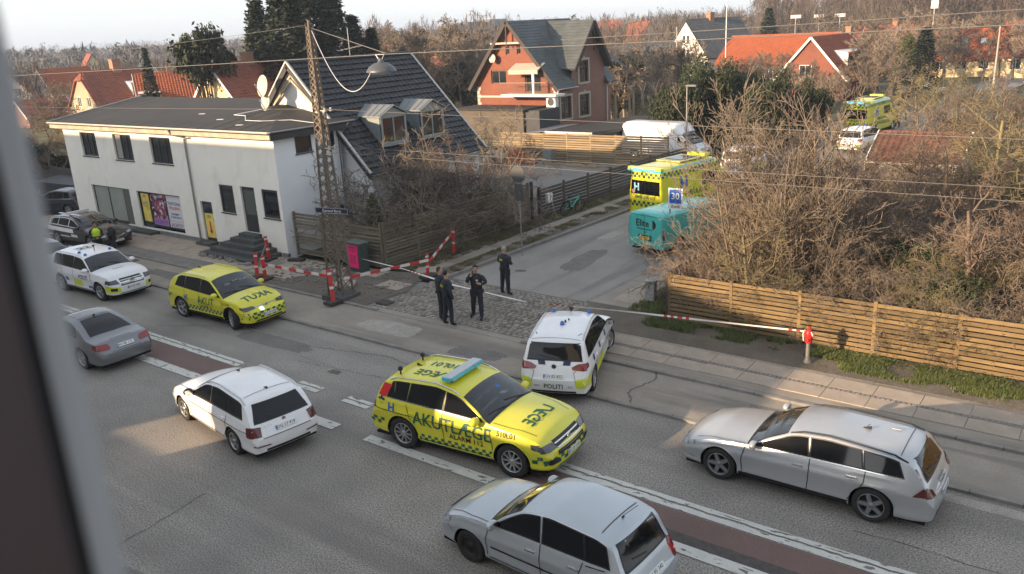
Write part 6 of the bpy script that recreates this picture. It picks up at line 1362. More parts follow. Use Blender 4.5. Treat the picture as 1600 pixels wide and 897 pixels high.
    def wheels(s):
        sp = s.sp; R_ = sp['R']; Wd = sp['W'] / 2; rr = R_ * sp.get('rim', .68); tw = sp.get('tw', .22); Mx = Matrix.Rotation(-math.pi / 2, 4, 'X')
        t = MB(); t.lathe([(rr * .97, -tw / 2 + .02), (R_ * .93, -tw / 2), (R_ * .99, -tw / 2 + .03), (R_, -tw * .2), (R_, tw * .2), (R_ * .99, tw / 2 - .03), (R_ * .93, tw / 2), (rr * 1.02, tw / 2 - .01), (rr * .98, tw / 2 - .03)], 28, 0, Mx); tm_ = t.mesh('tyre', M_tyre)
        r = MB(); r.lathe([(rr * 1.0, tw / 2 - .022), (rr * .985, tw / 2 - .008), (rr * .93, tw / 2 - .014), (rr * .91, tw / 2 - .06), (rr * .9, -tw / 4)], 28, 0, Mx)
        r.lathe([(.001, tw / 2 - .10), (rr * .92, tw / 2 - .10)], 20, 1, Mx)
        n = sp.get('spokes', 5)
        if n:
            for k in range(n):
                for off in sp.get('twin', (0,)):
                    a = 2 * math.pi * k / n + off; c, d_ = math.cos(a), math.sin(a); yb = tw / 2 - .03; w0, w1 = sp.get('spw', (.035, .026)); px_, pz_ = -d_, c
                    P = []
                    for (q, ww, yy) in ((.03, w0, yb), (rr * .93, w1, yb + .008)):
                        for e in (-1, 1): P.append((c * q + px_ * ww * e, yy, d_ * q + pz_ * ww * e))
                    P2 = [(x, y - .045, z) for x, y, z in P]
                    r.add(P + P2, [(0, 1, 3, 2), (0, 2, 6, 4), (1, 5, 7, 3), (2, 3, 7, 6)])
            r.lathe([(.001, tw / 2 - .012), (.03, tw / 2 - .014), (.055, tw / 2 - .03), (.06, tw / 2 - .08)], 12, 0, Mx)
        else: r.lathe([(.001, tw / 2 - .03), (.05, tw / 2 - .03), (.06, tw / 2 - .05), (rr * .5, tw / 2 - .045), (rr * .7, tw / 2 - .06), (rr * .9, tw / 2 - .03)], 20, 0, Mx)
        rm = r.mesh('rim', [sp.get('rimmat', M_alloy), M_well])
        for x, st_ in ((sp['wb'] / 2, sp.get('steer', 0)), (-sp['wb'] / 2, 0)):
            for sd_ in (1, -1):
                w_ = empty('wheel', (x, sd_ * (Wd - tw / 2 - .025), R_), (0 if sd_ == 1 else math.pi) + R(st_)); w_.parent = s.root; link('tyre', tm_, w_); link('rim', rm, w_)
    DIRS = {'L': ((0, 4, 0), (1, 0, 0), (0, 0, 1), (0, -1, 0)), 'R': ((0, -4, 0), (1, 0, 0), (0, 0, 1), (0, 1, 0)), 'T': ((0, 0, 5), (1, 0, 0), (0, 1, 0), (0, 0, -1)), 'F': ((6, 0, 0), (0, 1, 0), (0, 0, 1), (-1, 0, 0)), 'B': ((-6, 0, 0), (0, 1, 0), (0, 0, 1), (1, 0, 0))}
    def snap(s, mode, u, v, off):
        O, U, V, D = [Vector(q) for q in s.DIRS[mode]] if isinstance(mode, str) else mode
        o = O + U * u + V * v; h, nn, i, d = s.bvh.ray_cast(o, D)
        s.miss = h is None or abs(nn.dot(D)) < .34
        if h is None: h, nn, i, d = s.bvh.find_nearest(o + D * ((4 if mode in 'LR' else 5 if mode == 'T' else 6) - (s.sp['W'] / 2 if mode in 'LR' else 0)))
        if nn.dot(D) > 0: nn = -nn
        return h + nn * off
    def decal(s, name, mode, polys, m, off=.004, grid=.09, parent=None, label=None, thick=True, kind=None):
        bm = bmesh.new()
        for P in polys:
            try: bm.faces.new([bm.verts.new((a, b, 0)) for a, b in P])
            except ValueError: pass
        if any(len(f.verts) > 4 for f in bm.faces): bmesh.ops.triangulate(bm, faces=[f for f in bm.faces if len(f.verts) > 4])
        a0 = min(v.co.x for v in bm.verts); a1 = max(v.co.x for v in bm.verts); b0 = min(v.co.y for v in bm.verts); b1 = max(v.co.y for v in bm.verts)
        for lo, hi, no in ((a0, a1, (1, 0, 0)), (b0, b1, (0, 1, 0))):
            k = int((hi - lo) / grid)
            for i in range(1, k + 1):
                c = lo + (hi - lo) * i / (k + 1); bmesh.ops.bisect_plane(bm, geom=bm.verts[:] + bm.edges[:] + bm.faces[:], plane_co=(c if no[0] else 0, c if no[1] else 0, 0), plane_no=no)
        bad = set()
        for v in bm.verts:
            v.co = s.snap(mode, v.co.x, v.co.y, off)
            if s.miss: bad.add(v)
        if 'light' in name or 'lamp' in name or 'panel' in name:
            dl = [f for f in bm.faces if any(v in bad for v in f.verts)]
            if len(dl) < len(bm.faces): bmesh.ops.delete(bm, geom=dl, context='FACES')
        me = bpy.data.meshes.new(name); bm.to_mesh(me); bm.free(); me.materials.append(m); me.polygons.foreach_set('use_smooth', np.ones(len(me.polygons), bool))
        return link(name, me, parent or s.root, label=label, kind=kind)
    def strip(s, name, mode, pts, w_, m, off=.003, parent=None):
        """a thin line drawn over the body: joints and creases"""
        polys = []
        for i in range(len(pts) - 1):
            (a, b), (c, d) = pts[i], pts[i + 1]; L = math.hypot(c - a, d - b) or 1; nx, ny = -(d - b) / L * w_ / 2, (c - a) / L * w_ / 2; polys.append([(a - nx, b - ny), (c - nx, d - ny), (c + nx, d + ny), (a + nx, b + ny)])
        return s.decal(name, mode, polys, m, max(off, .009), .05, parent)
    def text(s, txt, mode, u, v, size, m, bold=.01, mirror=False, rot=0, sx=1.0, name='lettering', off=.012, kind=None):
        vs, fs = text_geo(txt, size, bold, mirror, 'CENTER', sx); c, d = math.cos(rot), math.sin(rot); fx = -1 if mode in ('L', 'B') else 1
        P = [(u + fx * (x * c - y * d), v + x * d + y * c) for x, y in vs]
        return s.decal(name, mode, [[P[i] for i in f] for f in fs], m, off, .06)
    def at_x(s, arr, x): return float(np.interp(x, s.xs, arr))
    def pane(s, b0, b1, t0, t1, db=.04, dt=.05, n=8):
        """side window between belt and roof edge: b0..b1 along the belt, t0..t1 along the roof (front to rear)"""
        bot = [(x, s.at_x(s.zb, x) + db) for x in np.linspace(b0, b1, n)]; top = [(x, s.at_x(s.ze, x) - dt) for x in np.linspace(t1, t0, n)]
        return bot + top
    def glaze(s, panes, ws, rw, db=.04, dt=.05, gm=None, frame=M_trimb, chrome=None, sides='LR'):
        for m_ in sides:
            fr = []
            for i, (b0, b1, t0, t1) in enumerate(panes):
                s.decal('window', m_, [s.pane(b0, b1, t0, t1, db, dt)], gm or M_cglass, .007)
                fr.append(s.pane(b0 + .03, b1 - .03, t0 + .02, t1 - .02, db - .025, dt - .022))
            s.decal('window_trim', m_, fr, frame, .004)
            if chrome: s.strip('chrome_line', m_, [(x, s.at_x(s.zb, x) + db - .028) for x in np.linspace(panes[0][0] + .03, panes[-1][1] - .03, 12)], .018, chrome, .009)
        x0, x1 = ws; n = 7; L_ = [(x, s.at_x(s.ye, x) - .055 - .0 * (x0 - x)) for x in np.linspace(x0, x1, n)]
        o_ = [(x, y) for x, y in L_] + [(x, -y) for x, y in L_[::-1]]
        s.decal('windscreen', 'T', [o_], M_cglass2, .007, .08)
        sc_ = [(x0 + .05, L_[0][1] + .03)] + [(x, y + .02) for x, y in L_[1:]]; s.decal('windscreen_frame', 'T', [sc_ + [(x, -y) for x, y in sc_[::-1]]], M_trimb, .004, .08)
        s.strip('wiper', 'T', [(x0 + .02, s.sp['W'] * .30), (x0 - .10, -.05)], .022, M_trimb, .02); s.strip('wiper', 'T', [(x0 + .03, -.05), (x0 - .1, -s.sp['W'] * .36)], .022, M_trimb, .02)
        if rw:
            if rw[0] == 'T': s.decal('rear_window', 'T', [rw[1]], M_cglass, .007, .08)
            else:
                z0, z1, a, b = rw[1:]; s.decal('rear_window', 'B', [[(-a, z0), (-a - .01, z0 + .04), (-b, z1), (b, z1), (a + .01, z0 + .04), (a, z0)]], M_cglass, .007, .08); s.decal('rear_window_trim', 'B', [[(-a - .03, z0 - .03), (-b - .02, z1), (b + .02, z1), (a + .03, z0 - .03)]], M_trimb, .004, .08)
                s.strip('rear_wiper', 'B', [(0, z0 + .03), (a * .6, z0 + .09)], .02, M_trimb, .02)
    def doors(s, joints, handles, hm=None, sides='LR', low=.30):
        for m_ in sides:
            for pts in joints: s.strip('door_joint', m_, pts, .015, M_trimb, .0025)
            sy = 1 if m_ == 'L' else -1
            for x, z in handles:
                c = s.snap(m_, x, z, .012); s.decal('handle_recess', m_, [[(x - .09, z - .03), (x + .09, z - .03), (x + .09, z + .03), (x - .09, z + .03)]], hm or s.sp['paint'], .002)
                b = MB(); b.box(-.10, .10, -.012, .016, -.016, .016); b.build('door_handle', hm or s.sp['paint'], s.root, loc=c, rot=(0, 0, 0))
    def mirrors(s, x, z, m=None, sz=1.0, sides=(1, -1)):
        for sd_ in sides:
            c = s.snap('L' if sd_ > 0 else 'R', x, z, 0); bm = bmesh.new(); bmesh.ops.create_uvsphere(bm, u_segments=12, v_segments=8, radius=1)
            for v in bm.verts: 
                v.co = Vector((v.co.x * .075 * sz + (.02 if v.co.x > 0 else 0), v.co.y * .125 * sz, v.co.z * .085 * sz)); v.co.x = max(v.co.x, -.045 * sz)
            me = bpy.data.meshes.new('mirror'); bm.to_mesh(me); bm.free(); me.materials.append(m or s.sp['paint']); me.polygons.foreach_set('use_smooth', np.ones(len(me.polygons), bool))
            o = link('mirror', me, s.root, (c.x, c.y + sd_ * .13, c.z + .02)); MB().box(-.04, .02, -.1 if sd_ > 0 else 0, 0 if sd_ > 0 else .1, -.045, -.015).build('mirror_foot', M_trimb, o); MB().box(-.049 * sz, -.046 * sz, -.1 * sz, .1 * sz, -.055 * sz, .055 * sz).build('mirror_glass', M_chrome, o)
    def rails(s, x0, x1, m, h=.035, inset=.03):
        for sd_ in (1, -1):
            pts = []
            for x in np.linspace(x0, x1, 10): y = s.at_x(s.ye, x) - inset; p = s.snap('T', x, sd_ * y, 0); pts.append(p + Vector((0, 0, h)))
            pts[0].z -= h * .9; pts[-1].z -= h * .9; b = MB(); b.tube(pts, .017, 6); b.build('roof_rail', m, s.root)
    def plate(s, mode, z, txt, y=0, m=None, w_=.26):
        c = s.snap(mode, y, z, .012); fx = 1 if mode == 'F' else -1
        a = s.snap(mode, y, z + .04, .012); b_ = s.snap(mode, y, z - .04, .012); til = math.atan2(a.x - b_.x, .08)
        o = MB().box(-.008, .008, -w_, w_, -.055, .055).build('number_plate', m or M_plate, s.root, loc=c, rot=(0, til, 0)); 
        flat_text(txt, .10, (fx * .0095, 0, 0), (0, fx, 0), (0, 0, 1), bk, o, bold=.003, sx=1.0)
        MB().box(fx * .0085 - .001, fx * .0085 + .001, -fx * w_ * .98 - .0, -fx * w_ * .86, -.05, .05).build('blue_strip', M_bluem, o) if True else 0
        return o
    def sym(s, name, mode, poly, m, off=.013, **k):
        """mirrored pair of patches on both sides"""
        out = []
        if mode in 'LR':
            for m_ in 'LR': out.append(s.decal(name, m_, [poly], m, off, .035, **k))
        else:
            out.append(s.decal(name, mode, [poly], m, off, .035, **k)); out.append(s.decal(name, mode, [[(a, -b) if mode == 'T' else (-a, b) for a, b in poly]], m, off, .035, **k))
        return out
    def bumper(s, m=M_trimb, zr=.36, zf=.3, sides=True):
        sp = s.sp
        if sides:
            for m_ in 'LR': s.decal('sill_trim', m_, [[(-sp['wb'] / 2 + sp['R'] + .07, sp.get('sill', .24)), (sp['wb'] / 2 - sp['R'] - .07, sp.get('sill', .24)), (sp['wb'] / 2 - sp['R'] - .08, sp.get('sill', .24) + .09), (-sp['wb'] / 2 + sp['R'] + .08, sp.get('sill', .24) + .09)]], m, .004)
        a = sp['W'] / 2 * .62; s.decal('lower_bumper', 'B', [[(-a, sp.get('sill', .24) + sp.get('rup', .08) + .01), (a, sp.get('sill', .24) + sp.get('rup', .08) + .01), (a, zr), (-a, zr)]], m, .005); s.decal('lower_grille', 'F', [[(-a, sp.get('sill', .24) + .02), (a, sp.get('sill', .24) + .02), (a * .85, zf), (-a * .85, zf)]], m, .005)
    def checker(s, mode, x0, x1, z0, n, sq, m, rows=2, ph=0, m2=None, zfun=None):
        P = []
        for r in range(rows):
            for i in range(n):
                if (i + r + ph) % 2: continue
                a = x0 + (x1 - x0) * i / n; b = x0 + (x1 - x0) * (i + 1) / n; z = (zfun(a) if zfun else z0) + r * sq; P.append([(a, z), (b, z), (b, z + sq), (a, z + sq)])
        return s.decal('checker_marking', mode, P, m, .010, .12)
    def beacon(s, x, y, m=None, r=.055, h=.09):
        p = s.snap('T', x, y, 0); o = MB().lathe([(r * 1.15, 0), (r * 1.15, .02), (r, .025), (r * .95, h * .8), (r * .7, h), (.001, h * 1.03)], 12).build('blue_beacon', m or M_blue, s.root, loc=p); return o
    def aerial(s, x, y, L=.22, lean=.5, fin=False):
        p = s.snap('T', x, y, 0); b = MB()
        if fin: b.prism([(.07, -.015, 0), (-.09, -.015, 0), (-.09, -.015, .055)], (0, .03, 0))
        else: b.cyl((0, 0, 0), (-.03, 0, .03), .018, n=6)
        if L: b.cyl((0, 0, .02), (-L * lean, 0, L), .005, n=4)
        b.build('aerial', M_trimb, s.root, loc=p)
def est(wb, fo, ro, W_, H_, R_, hood, cowl, rf, rr, tail, paint_, **k):
    """proportions of an estate or hatchback: cowl=(x,z), rf/rr: roof front/rear (x,z); tail: list of (x,z) below the roof"""
    xf, xr = wb / 2 + fo, -wb / 2 - ro
    top = [(xf, hood[0]), (xf - .05, hood[0] + .07), (xf - .25, hood[1]), ((xf + cowl[0]) / 2, (hood[1] + cowl[1]) / 2 + .035), cowl, ((cowl[0] + rf[0]) / 2, (cowl[1] + rf[1]) / 2 + .035), (rf[0], rf[1]), ((rf[0] * .6 + rr[0] * .4), H_), rr] + tail
    d = dict(xf=xf, xr=xr, wb=wb, W=W_, R=R_, top=top, paint=paint_, belt=k.pop('belt')); 
    d['crown'] = [(xf, .09), (cowl[0] + .2, .07), (cowl[0] - .1, .12), (rf[0] + .1, .10), (rf[0] - .2, .055), (rr[0], .055), (xr + .2, .09), (xr, .06)]
    d.update(k); return d
# ---- silver estate on the right (heads left)
V = Car('estate_car', 'long silver metallic estate car driving left in front of the sunlit fence', 'car', (-4.52, 15.17, 0), 180.6, est(2.941, .90, 1.02, 1.88, 1.455, .345, (.60, .78), (.92, 1.00), (.12, 1.40), (-1.75, 1.40), [(-2.06, 1.34), (-2.20, 1.20), (-2.38, .98), (-2.46, .93), (-2.49, .72)], P_silver,
    belt=[(2.34, .57), (2.1, .71), (1.6, .83), (.9, .925), (0, .965), (-1, .99), (-2.05, 1.01), (-2.4, .92), (-2.49, .70)], tumble=23, spokes=5, spw=(.045, .034), rim=.70, rimmat=M_alloyd, rup=.06))
V.glaze([(.80, -.28, .30, -.24), (-.34, -1.26, -.30, -1.20), (-1.32, -1.96, -1.26, -1.84)], (.86, .16), ('B', .98, 1.30, .62, .52), chrome=M_chrome)
V.doors([[(.98, .34), (1.0, .6), (.93, .9)], [(-.30, .32), (-.33, .7), (-.33, .98)], [(-1.05, .36), (-1.2, .55), (-1.32, .8), (-1.33, 1.0)], [(.9, .33), (-1.1, .33)]], [(-.12, .80), (-1.1, .83)], hm=M_chrome); V.mirrors(.72, 1.0); V.rails(.1, -2.0, M_trimb, .03); V.aerial(-1.1, 0, .1, .6, True)
V.sym('tail_light', 'L', [(-2.47, .76), (-2.14, .75), (-2.30, .92), (-2.34, 1.0), (-2.18, 1.22), (-2.26, 1.26), (-2.44, 1.0)], M_taild); V.sym('tail_light', 'B', [(.93, .74), (.62, .74), (.64, .84), (.80, .92), (.70, 1.2), (.78, 1.2), (.92, .94)], M_taild)
V.sym('head_light', 'F', [(.55, .56), (.88, .60), (.88, .70), (.58, .64)], M_lamp_h); V.sym('head_light', 'L', [(2.26, .58), (1.98, .66), (2.0, .72), (2.24, .68)], M_lamp_h); V.decal('grille', 'F', [[(-.42, .42), (.42, .42), (.45, .62), (-.45, .62)]], M_trimb, .006); V.bumper(); V.strip('chrome_line', 'L', [(2.0, .36), (2.3, .40)], .02, M_chrome)
for x in (-1.85,): V.strip('roof_joint', 'T', [(x, .6), (x, -.6)], .014, M_trimb); V.strip('bonnet_joint', 'T', [(2.0, .72), (1.4, .80), (.95, .82)], .012, M_trimb); V.strip('bonnet_joint', 'T', [(2.0, -.72), (1.4, -.80), (.95, -.82)], .012, M_trimb)
V.text('VOLVO', 'B', 0, .80, .12, M_trimb, .003); V.plate('B', .62, 'DB 41 207')
MB().cyl((0, 0, 0), (-.16, 0, .005), .022, n=8).build('roof_lamp', M_chrome, V.root, loc=V.snap('T', -1.5, -.25, .01))
# ---- silver small estate in the foreground (heads left), driver at the wheel
Fb = Car('estate_car', 'small silver blue estate car nearest to the camera with a driver and lit tail light', 'car', (-7.26, 10.10, 0), 178.0, est(2.465, .86, .84, 1.66, 1.53, .315, (.58, .80), (.78, 1.02), (.10, 1.45), (-1.38, 1.49), [(-1.68, 1.42), (-1.83, 1.16), (-1.95, .98), (-2.04, .85), (-2.07, .6)], P_silver2,
    belt=[(2.09, .55), (1.85, .72), (1.4, .87), (.7, .93), (0, .965), (-1, .99), (-1.70, 1.0), (-1.95, .9), (-2.07, .6)], tumble=15, spokes=0, rim=.62, rimmat=M_trimb, tw=.19, rup=.05))
Fb.glaze([(.66, -.32, .30, -.28), (-.40, -1.20, -.36, -1.14), (-1.24, -1.66, -1.18, -1.56)], (.74, .12), ('B', .97, 1.36, .60, .54))
Fb.doors([[(.80, .34), (.82, .6), (.74, .92)], [(-.35, .32), (-.36, .98)], [(-.95, .36), (-1.08, .6), (-1.2, .98)], [(.75, .32), (-.95, .32)], [(-1.25, .95), (-1.6, .97)]], [(-.16, .80), (-1.02, .82)], hm=M_chrome); Fb.mirrors(.58, 1.02); Fb.aerial(-1.45, .0, .32, .9)
Fb.strip('side_moulding', 'L', [(.72, .52), (-.95, .53)], .035, M_trimb, .008); Fb.strip('side_moulding', 'R', [(.72, .52), (-.95, .53)], .035, M_trimb, .008); Fb.strip('roof_joint', 'T', [(-1.40, .52), (-1.40, -.52)], .014, M_trimb)
M_brake = mat('brake_light', (.5, .02, .01), .2, emit=(1, .06, .02), estr=2.2)
tl = Fb.sym('tail_light', 'L', [(-1.96, .66), (-1.78, .78), (-1.82, .95), (-1.96, .90)], M_tail); t2 = Fb.sym('tail_light', 'B', [(.80, .66), (.60, .64), (.56, .86), (.62, .95), (.80, .92)], M_tail)
Fb.sym('brake_lamp', 'B', [(.76, .74), (.62, .73), (.61, .84), (.76, .86)], M_brake, .011)
Fb.sym('head_light', 'F', [(.42, .60), (.76, .60), (.74, .76), (.46, .70)], M_lamp_h); Fb.sym('head_light', 'L', [(2.04, .58), (1.70, .66), (1.66, .76), (1.98, .74)], M_lamp_h); Fb.decal('grille', 'F', [[(-.35, .58), (.35, .58), (.40, .70), (-.40, .70)]], M_trimb, .006); Fb.bumper(sides=False); Fb.plate('B', .70, 'BH 95 340')
Fb.strip('bonnet_joint', 'T', [(1.75, .60), (1.2, .70), (.8, .72)], .011, M_trimb); Fb.strip('bonnet_joint', 'T', [(1.75, -.60), (1.2, -.70), (.8, -.72)], .011, M_trimb); Fb.strip('bumper_joint', 'L', [(1.72, .62), (1.62, .50)], .01, M_trimb)
# ---- white estate (heads left)
Oc = Car('estate_car', 'white estate car with silver roof rails driving away to the left behind the grey coupe', 'car', (-16.92, 10.56, 0), 171.6, est(2.686, .88, 1.0, 1.79, 1.465, .325, (.58, .80), (.86, 1.00), (.10, 1.40), (-1.60, 1.43), [(-1.88, 1.37), (-2.04, 1.18), (-2.21, .97), (-2.30, .90), (-2.34, .6)], P_white,
    belt=[(2.22, .55), (1.95, .70), (1.5, .82), (.8, .915), (0, .95), (-1, .985), (-1.9, 1.0), (-2.2, .90), (-2.34, .6)], tumble=21, spokes=5, rim=.66, rup=.05))
Oc.glaze([(.74, -.28, .28, -.24), (-.34, -1.18, -.30, -1.14), (-1.24, -1.86, -1.18, -1.72)], (.80, .12), ('B', .95, 1.30, .66, .54), chrome=M_chrome)
Oc.doors([[(.88, .34), (.9, .6), (.84, .9)], [(-.30, .32), (-.32, .96)], [(-.92, .36), (-1.05, .55), (-1.18, .95)], [(.85, .32), (-.92, .32)], [(.80, .73), (-2.1, .76)]], [(-.12, .80), (-1.0, .83)]); Oc.mirrors(.64, 1.0, m=M_trimb); Oc.rails(.05, -1.85, M_chrome, .04); Oc.aerial(-1.55, 0, 0, 0, True); Oc.aerial(.0, -.1, 0, 0, True)
Oc.sym('tail_light', 'L', [(-2.27, .66), (-2.08, .66), (-2.04, .88), (-2.24, .90)], M_taild); Oc.sym('tail_light', 'B', [(.90, .68), (.62, .66), (.58, .86), (.90, .90)], M_taild); Oc.plate('B', .74, 'OG 17 919'); Oc.strip('tail_joint', 'B', [(-.60, .62), (.60, .62)], .012, M_trimb); Oc.strip('roof_joint', 'T', [(-1.62, .58), (-1.62, -.58)], .013, M_trimb)
Oc.text('SKODA', 'B', .42, .84, .06, M_chrome, 0); Oc.sym('head_light', 'F', [(.46, .60), (.84, .60), (.84, .72), (.5, .68)], M_lamp_h); Oc.bumper(sides=False); Oc.strip('reflector', 'B', [(.45, .44), (.8, .46)], .03, M_taild); Oc.strip('reflector', 'B', [(-.45, .44), (-.8, .46)], .03, M_taild)
Oc.strip('bonnet_joint', 'T', [(1.9, .66), (1.4, .74), (.9, .76)], .011, M_trimb); Oc.strip('bonnet_joint', 'T', [(1.9, -.66), (1.4, -.74), (.9, -.76)], .011, M_trimb); MB().cyl((0, 0, 0), (.01, 0, 0), .045, n=14).build('badge', M_chrome, Oc.root, loc=Oc.snap('B', 0, .87, .012))
# ---- grey coupe at the left (heads left)
Ec = Car('coupe', 'grey metallic coupe with a dark glass roof partly hidden by the window frame', 'car', (-25.68, 11.12, 0), 180.5, est(2.76, .86, 1.08, 1.79, 1.395, .335, (.56, .76), (.95, .95), (.18, 1.33), (-.75, 1.36), [(-1.25, 1.22), (-1.75, 1.02), (-2.0, .96), (-2.32, .93), (-2.42, .86), (-2.46, .6)], P_grey,
    belt=[(2.24, .54), (1.9, .68), (1.4, .80), (.8, .87), (0, .90), (-1, .92), (-1.8, .93), (-2.3, .88), (-2.46, .58)], tumble=24, spokes=7, rim=.70, sig=.05, rup=.05))
Ec.glaze([(.80, -.30, .32, -.28), (-.34, -1.20, -.32, -1.0)], (.88, .22), ('T', [(-.86, .46), (-1.30, .56), (-1.70, .64), (-1.76, 0), (-1.70, -.64), (-1.30, -.56), (-.86, -.46)]), chrome=M_chrome)
Ec.decal('glass_roof', 'T', [[(.10, .46), (-.80, .46), (-.80, -.46), (.10, -.46)]], mat('glass_roof', (.05, .05, .055), .08, coat=.8), .006); Ec.doors([[(.92, .34), (.94, .6), (.88, .86)], [(-.55, .34), (-.62, .7), (-.55, .92)]], [(-.30, .76)], hm=M_chrome); Ec.mirrors(.66, .96)
Ec.sym('tail_light', 'B', [(.88, .72), (.48, .70), (.44, .76), (.50, .86), (.88, .88)], M_tail); Ec.sym('tail_light', 'L', [(-2.40, .70), (-2.12, .76), (-2.14, .86), (-2.38, .88)], M_tail); Ec.plate('B', .74, 'BH 88 173'); Ec.strip('boot_joint', 'B', [(-.45, .62), (.45, .62)], .012, M_trimb); Ec.aerial(-.78, 0, 0, 0, True); Ec.sym('tail_strip', 'B', [(.82, .77), (.55, .76), (.54, .79), (.82, .80)], mat('lamp_strip', (.5, .2, .2), .3), .011); Ec.decal('high_brake_light', 'T', [[(-2.18, .32), (-2.21, .32), (-2.21, -.32), (-2.18, -.32)]], M_taild)
# ---- yellow doctor's car in the middle of the road (heads right)
T = Car('doctors_car', 'bright yellow doctors SUV lettered AKUTLÆGE with a silver light bar on its roof', 'emergency car', (-11.14, 12.86, 0), 5.2, est(2.904, .90, 1.0, 1.98, 1.72, .385, (.72, .97), (.92, 1.17), (.20, 1.60), (-1.62, 1.67), [(-1.98, 1.60), (-2.22, 1.32), (-2.38, 1.10), (-2.47, 1.0), (-2.50, .7)], P_yel,
    belt=[(2.35, .68), (2.1, .90), (1.6, 1.03), (.9, 1.10), (0, 1.13), (-1, 1.16), (-2.0, 1.18), (-2.30, 1.04), (-2.45, .68)], tumble=19, spokes=10, spw=(.022, .016), rim=.66, sill=.30, tw=.25, archgap=.065, rimmat=M_alloy, steer=0))
T.glaze([(.78, -.26, .30, -.22), (-.32, -1.26, -.28, -1.2), (-1.32, -1.85, -1.26, -1.72)], (.86, .18), ('B', 1.14, 1.50, .66, .58), chrome=M_chrome, db=.045)
T.doors([[(.98, .42), (1.0, .75), (.92, 1.02)], [(-.28, .40), (-.30, 1.1)], [(-.98, .44), (-1.12, .65), (-1.3, 1.12)], [(.95, .39), (-.98, .39)], [(.9, .86), (-2.2, .90)]], [(-.12, .93), (-1.12, .95)]); T.mirrors(.62, 1.14, sz=1.15)
T.rails(.1, -1.85, M_chrome, .04); T.bumper(M_green, .42, .36)
for m_ in 'LR':
    T.checker(m_, -1.0, 1.0, .37, 22, .07, M_green, 2); T.text('AKUTLÆGE', m_, -.06 if m_ == 'R' else .0, .86, .42, M_green, .012, sx=.95); T.text('ALARM 112', m_, .32 if m_ == 'R' else -.3, .63, .18, bk, .006); T.text('510L01', m_, 1.35, .97, .17, bk, .004, sx=.95)
    T.decal('red_panel', m_, [[(-1.90, 1.19), (-1.74, 1.48), (-1.98, 1.50), (-2.14, 1.20)]], M_redm, .006); T.decal('red_panel', m_, [[(-2.18, 1.18), (-2.04, 1.46), (-2.08, 1.48), (-2.26, 1.2)]], M_tail, .006)
    T.text('H', m_, -1.72, .98, .28, M_bluem, .03); T.text('*', m_, -2.02, 1.0, .42, M_navym, .05)
    T.checker(m_, -2.44, -1.98, .50, 4, .085, M_green, 2); T.checker(m_, 1.95, 2.3, .46, 3, .085, M_green, 2); T.decal('wheel_arch_trim', m_, [[(c + math.cos(a) * (.375 + .068), .375 + math.sin(a) * .443), (c + math.cos(b) * .443, .375 + math.sin(b) * .443), (c + math.cos(b) * .495, .375 + math.sin(b) * .495), (c + math.cos(a) * .495, .375 + math.sin(a) * .495)] for c in (1.452, -1.452) for a, b in [(math.pi * k / 12 + .0, math.pi * (k + 1) / 12) for k in range(12)]], paint('paint_yellow_arch', (.66, .66, .03), .4), .010)
T.text('LÆGE', 'T', 1.62, -.02, .40, M_green, .014, mirror=True, rot=math.pi / 2, sx=.95)
T.text('LÆGE', 'T', -.95, -.30, .36, M_green, .01, rot=math.pi, sx=1.0); T.text('510L01', 'T', -.90, .22, .36, M_green, .008, rot=math.pi, sx=.9)
T.checker('F', -.86, .86, .42, 14, .08, M_green, 2); T.sym('head_light', 'F', [(.50, .72), (.90, .70), (.92, .84), (.56, .82)], M_lampd); T.sym('head_light', 'L', [(2.30, .70), (1.95, .78), (1.92, .88), (2.22, .86)], M_lampd); T.decal('grille', 'F', [[(-.56, .58), (.56, .58), (.52, .84), (-.52, .84)]], M_trimb, .006)
for z in (.64, .71, .78): T.strip('grille_bar', 'F', [(-.5, z), (.5, z)], .02, M_chrome, .012)
T.sym('lower_intake', 'F', [(.50, .42), (.82, .44), (.80, .56), (.56, .54)], M_trimb, .011); MB().cyl((0, 0, 0), (.02, 0, 0), .075, n=16).build('badge', M_chrome, T.root, loc=T.snap('F', 0, .74, .01)); T.plate('F', .50, 'EC 52 118'); T.plate('B', .62, 'EC 52 118')
T.sym('tail_light', 'B', [(.92, .88), (.62, .88), (.62, 1.0), (.92, 1.02)], M_tail); T.sym('tail_light', 'L', [(-2.44, .88), (-2.20, .90), (-2.26, 1.02), (-2.42, 1.02)], M_tail); T.strip('bonnet_joint', 'T', [(1.95, .70), (1.4, .80), (.95, .82)], .012, M_trimb); T.strip('bonnet_joint', 'T', [(1.95, -.70), (1.4, -.80), (.95, -.82)], .012, M_trimb); T.decal('sticker', 'T', [[(.50, .22), (.42, .22), (.42, .10), (.50, .10)]], M_bluem, .010)
lb_ = MB(); zl = 1.71; lb_.box(-.47, -.23, -.60, .60, zl + .05, zl + .12); lb_ = lb_.build('light_bar', mat('bar_silver', (.46, .48, .50), .35), T.root); M_cyan = mat('beacon_lens', (.05, .50, .60), .2, coat=.5)
b_ = MB(); b_.box(-.225, -.20, -.58, .58, zl + .035, zl + .10); b_.box(-.50, -.475, -.58, .58, zl + .035, zl + .10); b_.box(-.46, -.24, -.635, -.605, zl + .035, zl + .11); b_.box(-.46, -.24, .605, .635, zl + .035, zl + .11); b_.build('lens', M_cyan, lb_)
b_ = MB(); b_.box(-.40, -.30, -.5, -.42, zl - .04, zl + .05); b_.box(-.40, -.30, .42, .5, zl - .04, zl + .05); b_.build('bar_foot', M_trimb, lb_)
for x, y in ((-1.75, .35), (-1.72, -.52)): p = T.snap('T', x, y, 0); b_ = MB(); b_.cyl((0, 0, 0), (0, 0, .1), .02, n=6); b_.lathe([(.001, .08), (.05, .1), (.06, .14), (.05, .18), (.001, .2)], 10); b_.build('work_lamp', M_trimb, T.root, loc=p)
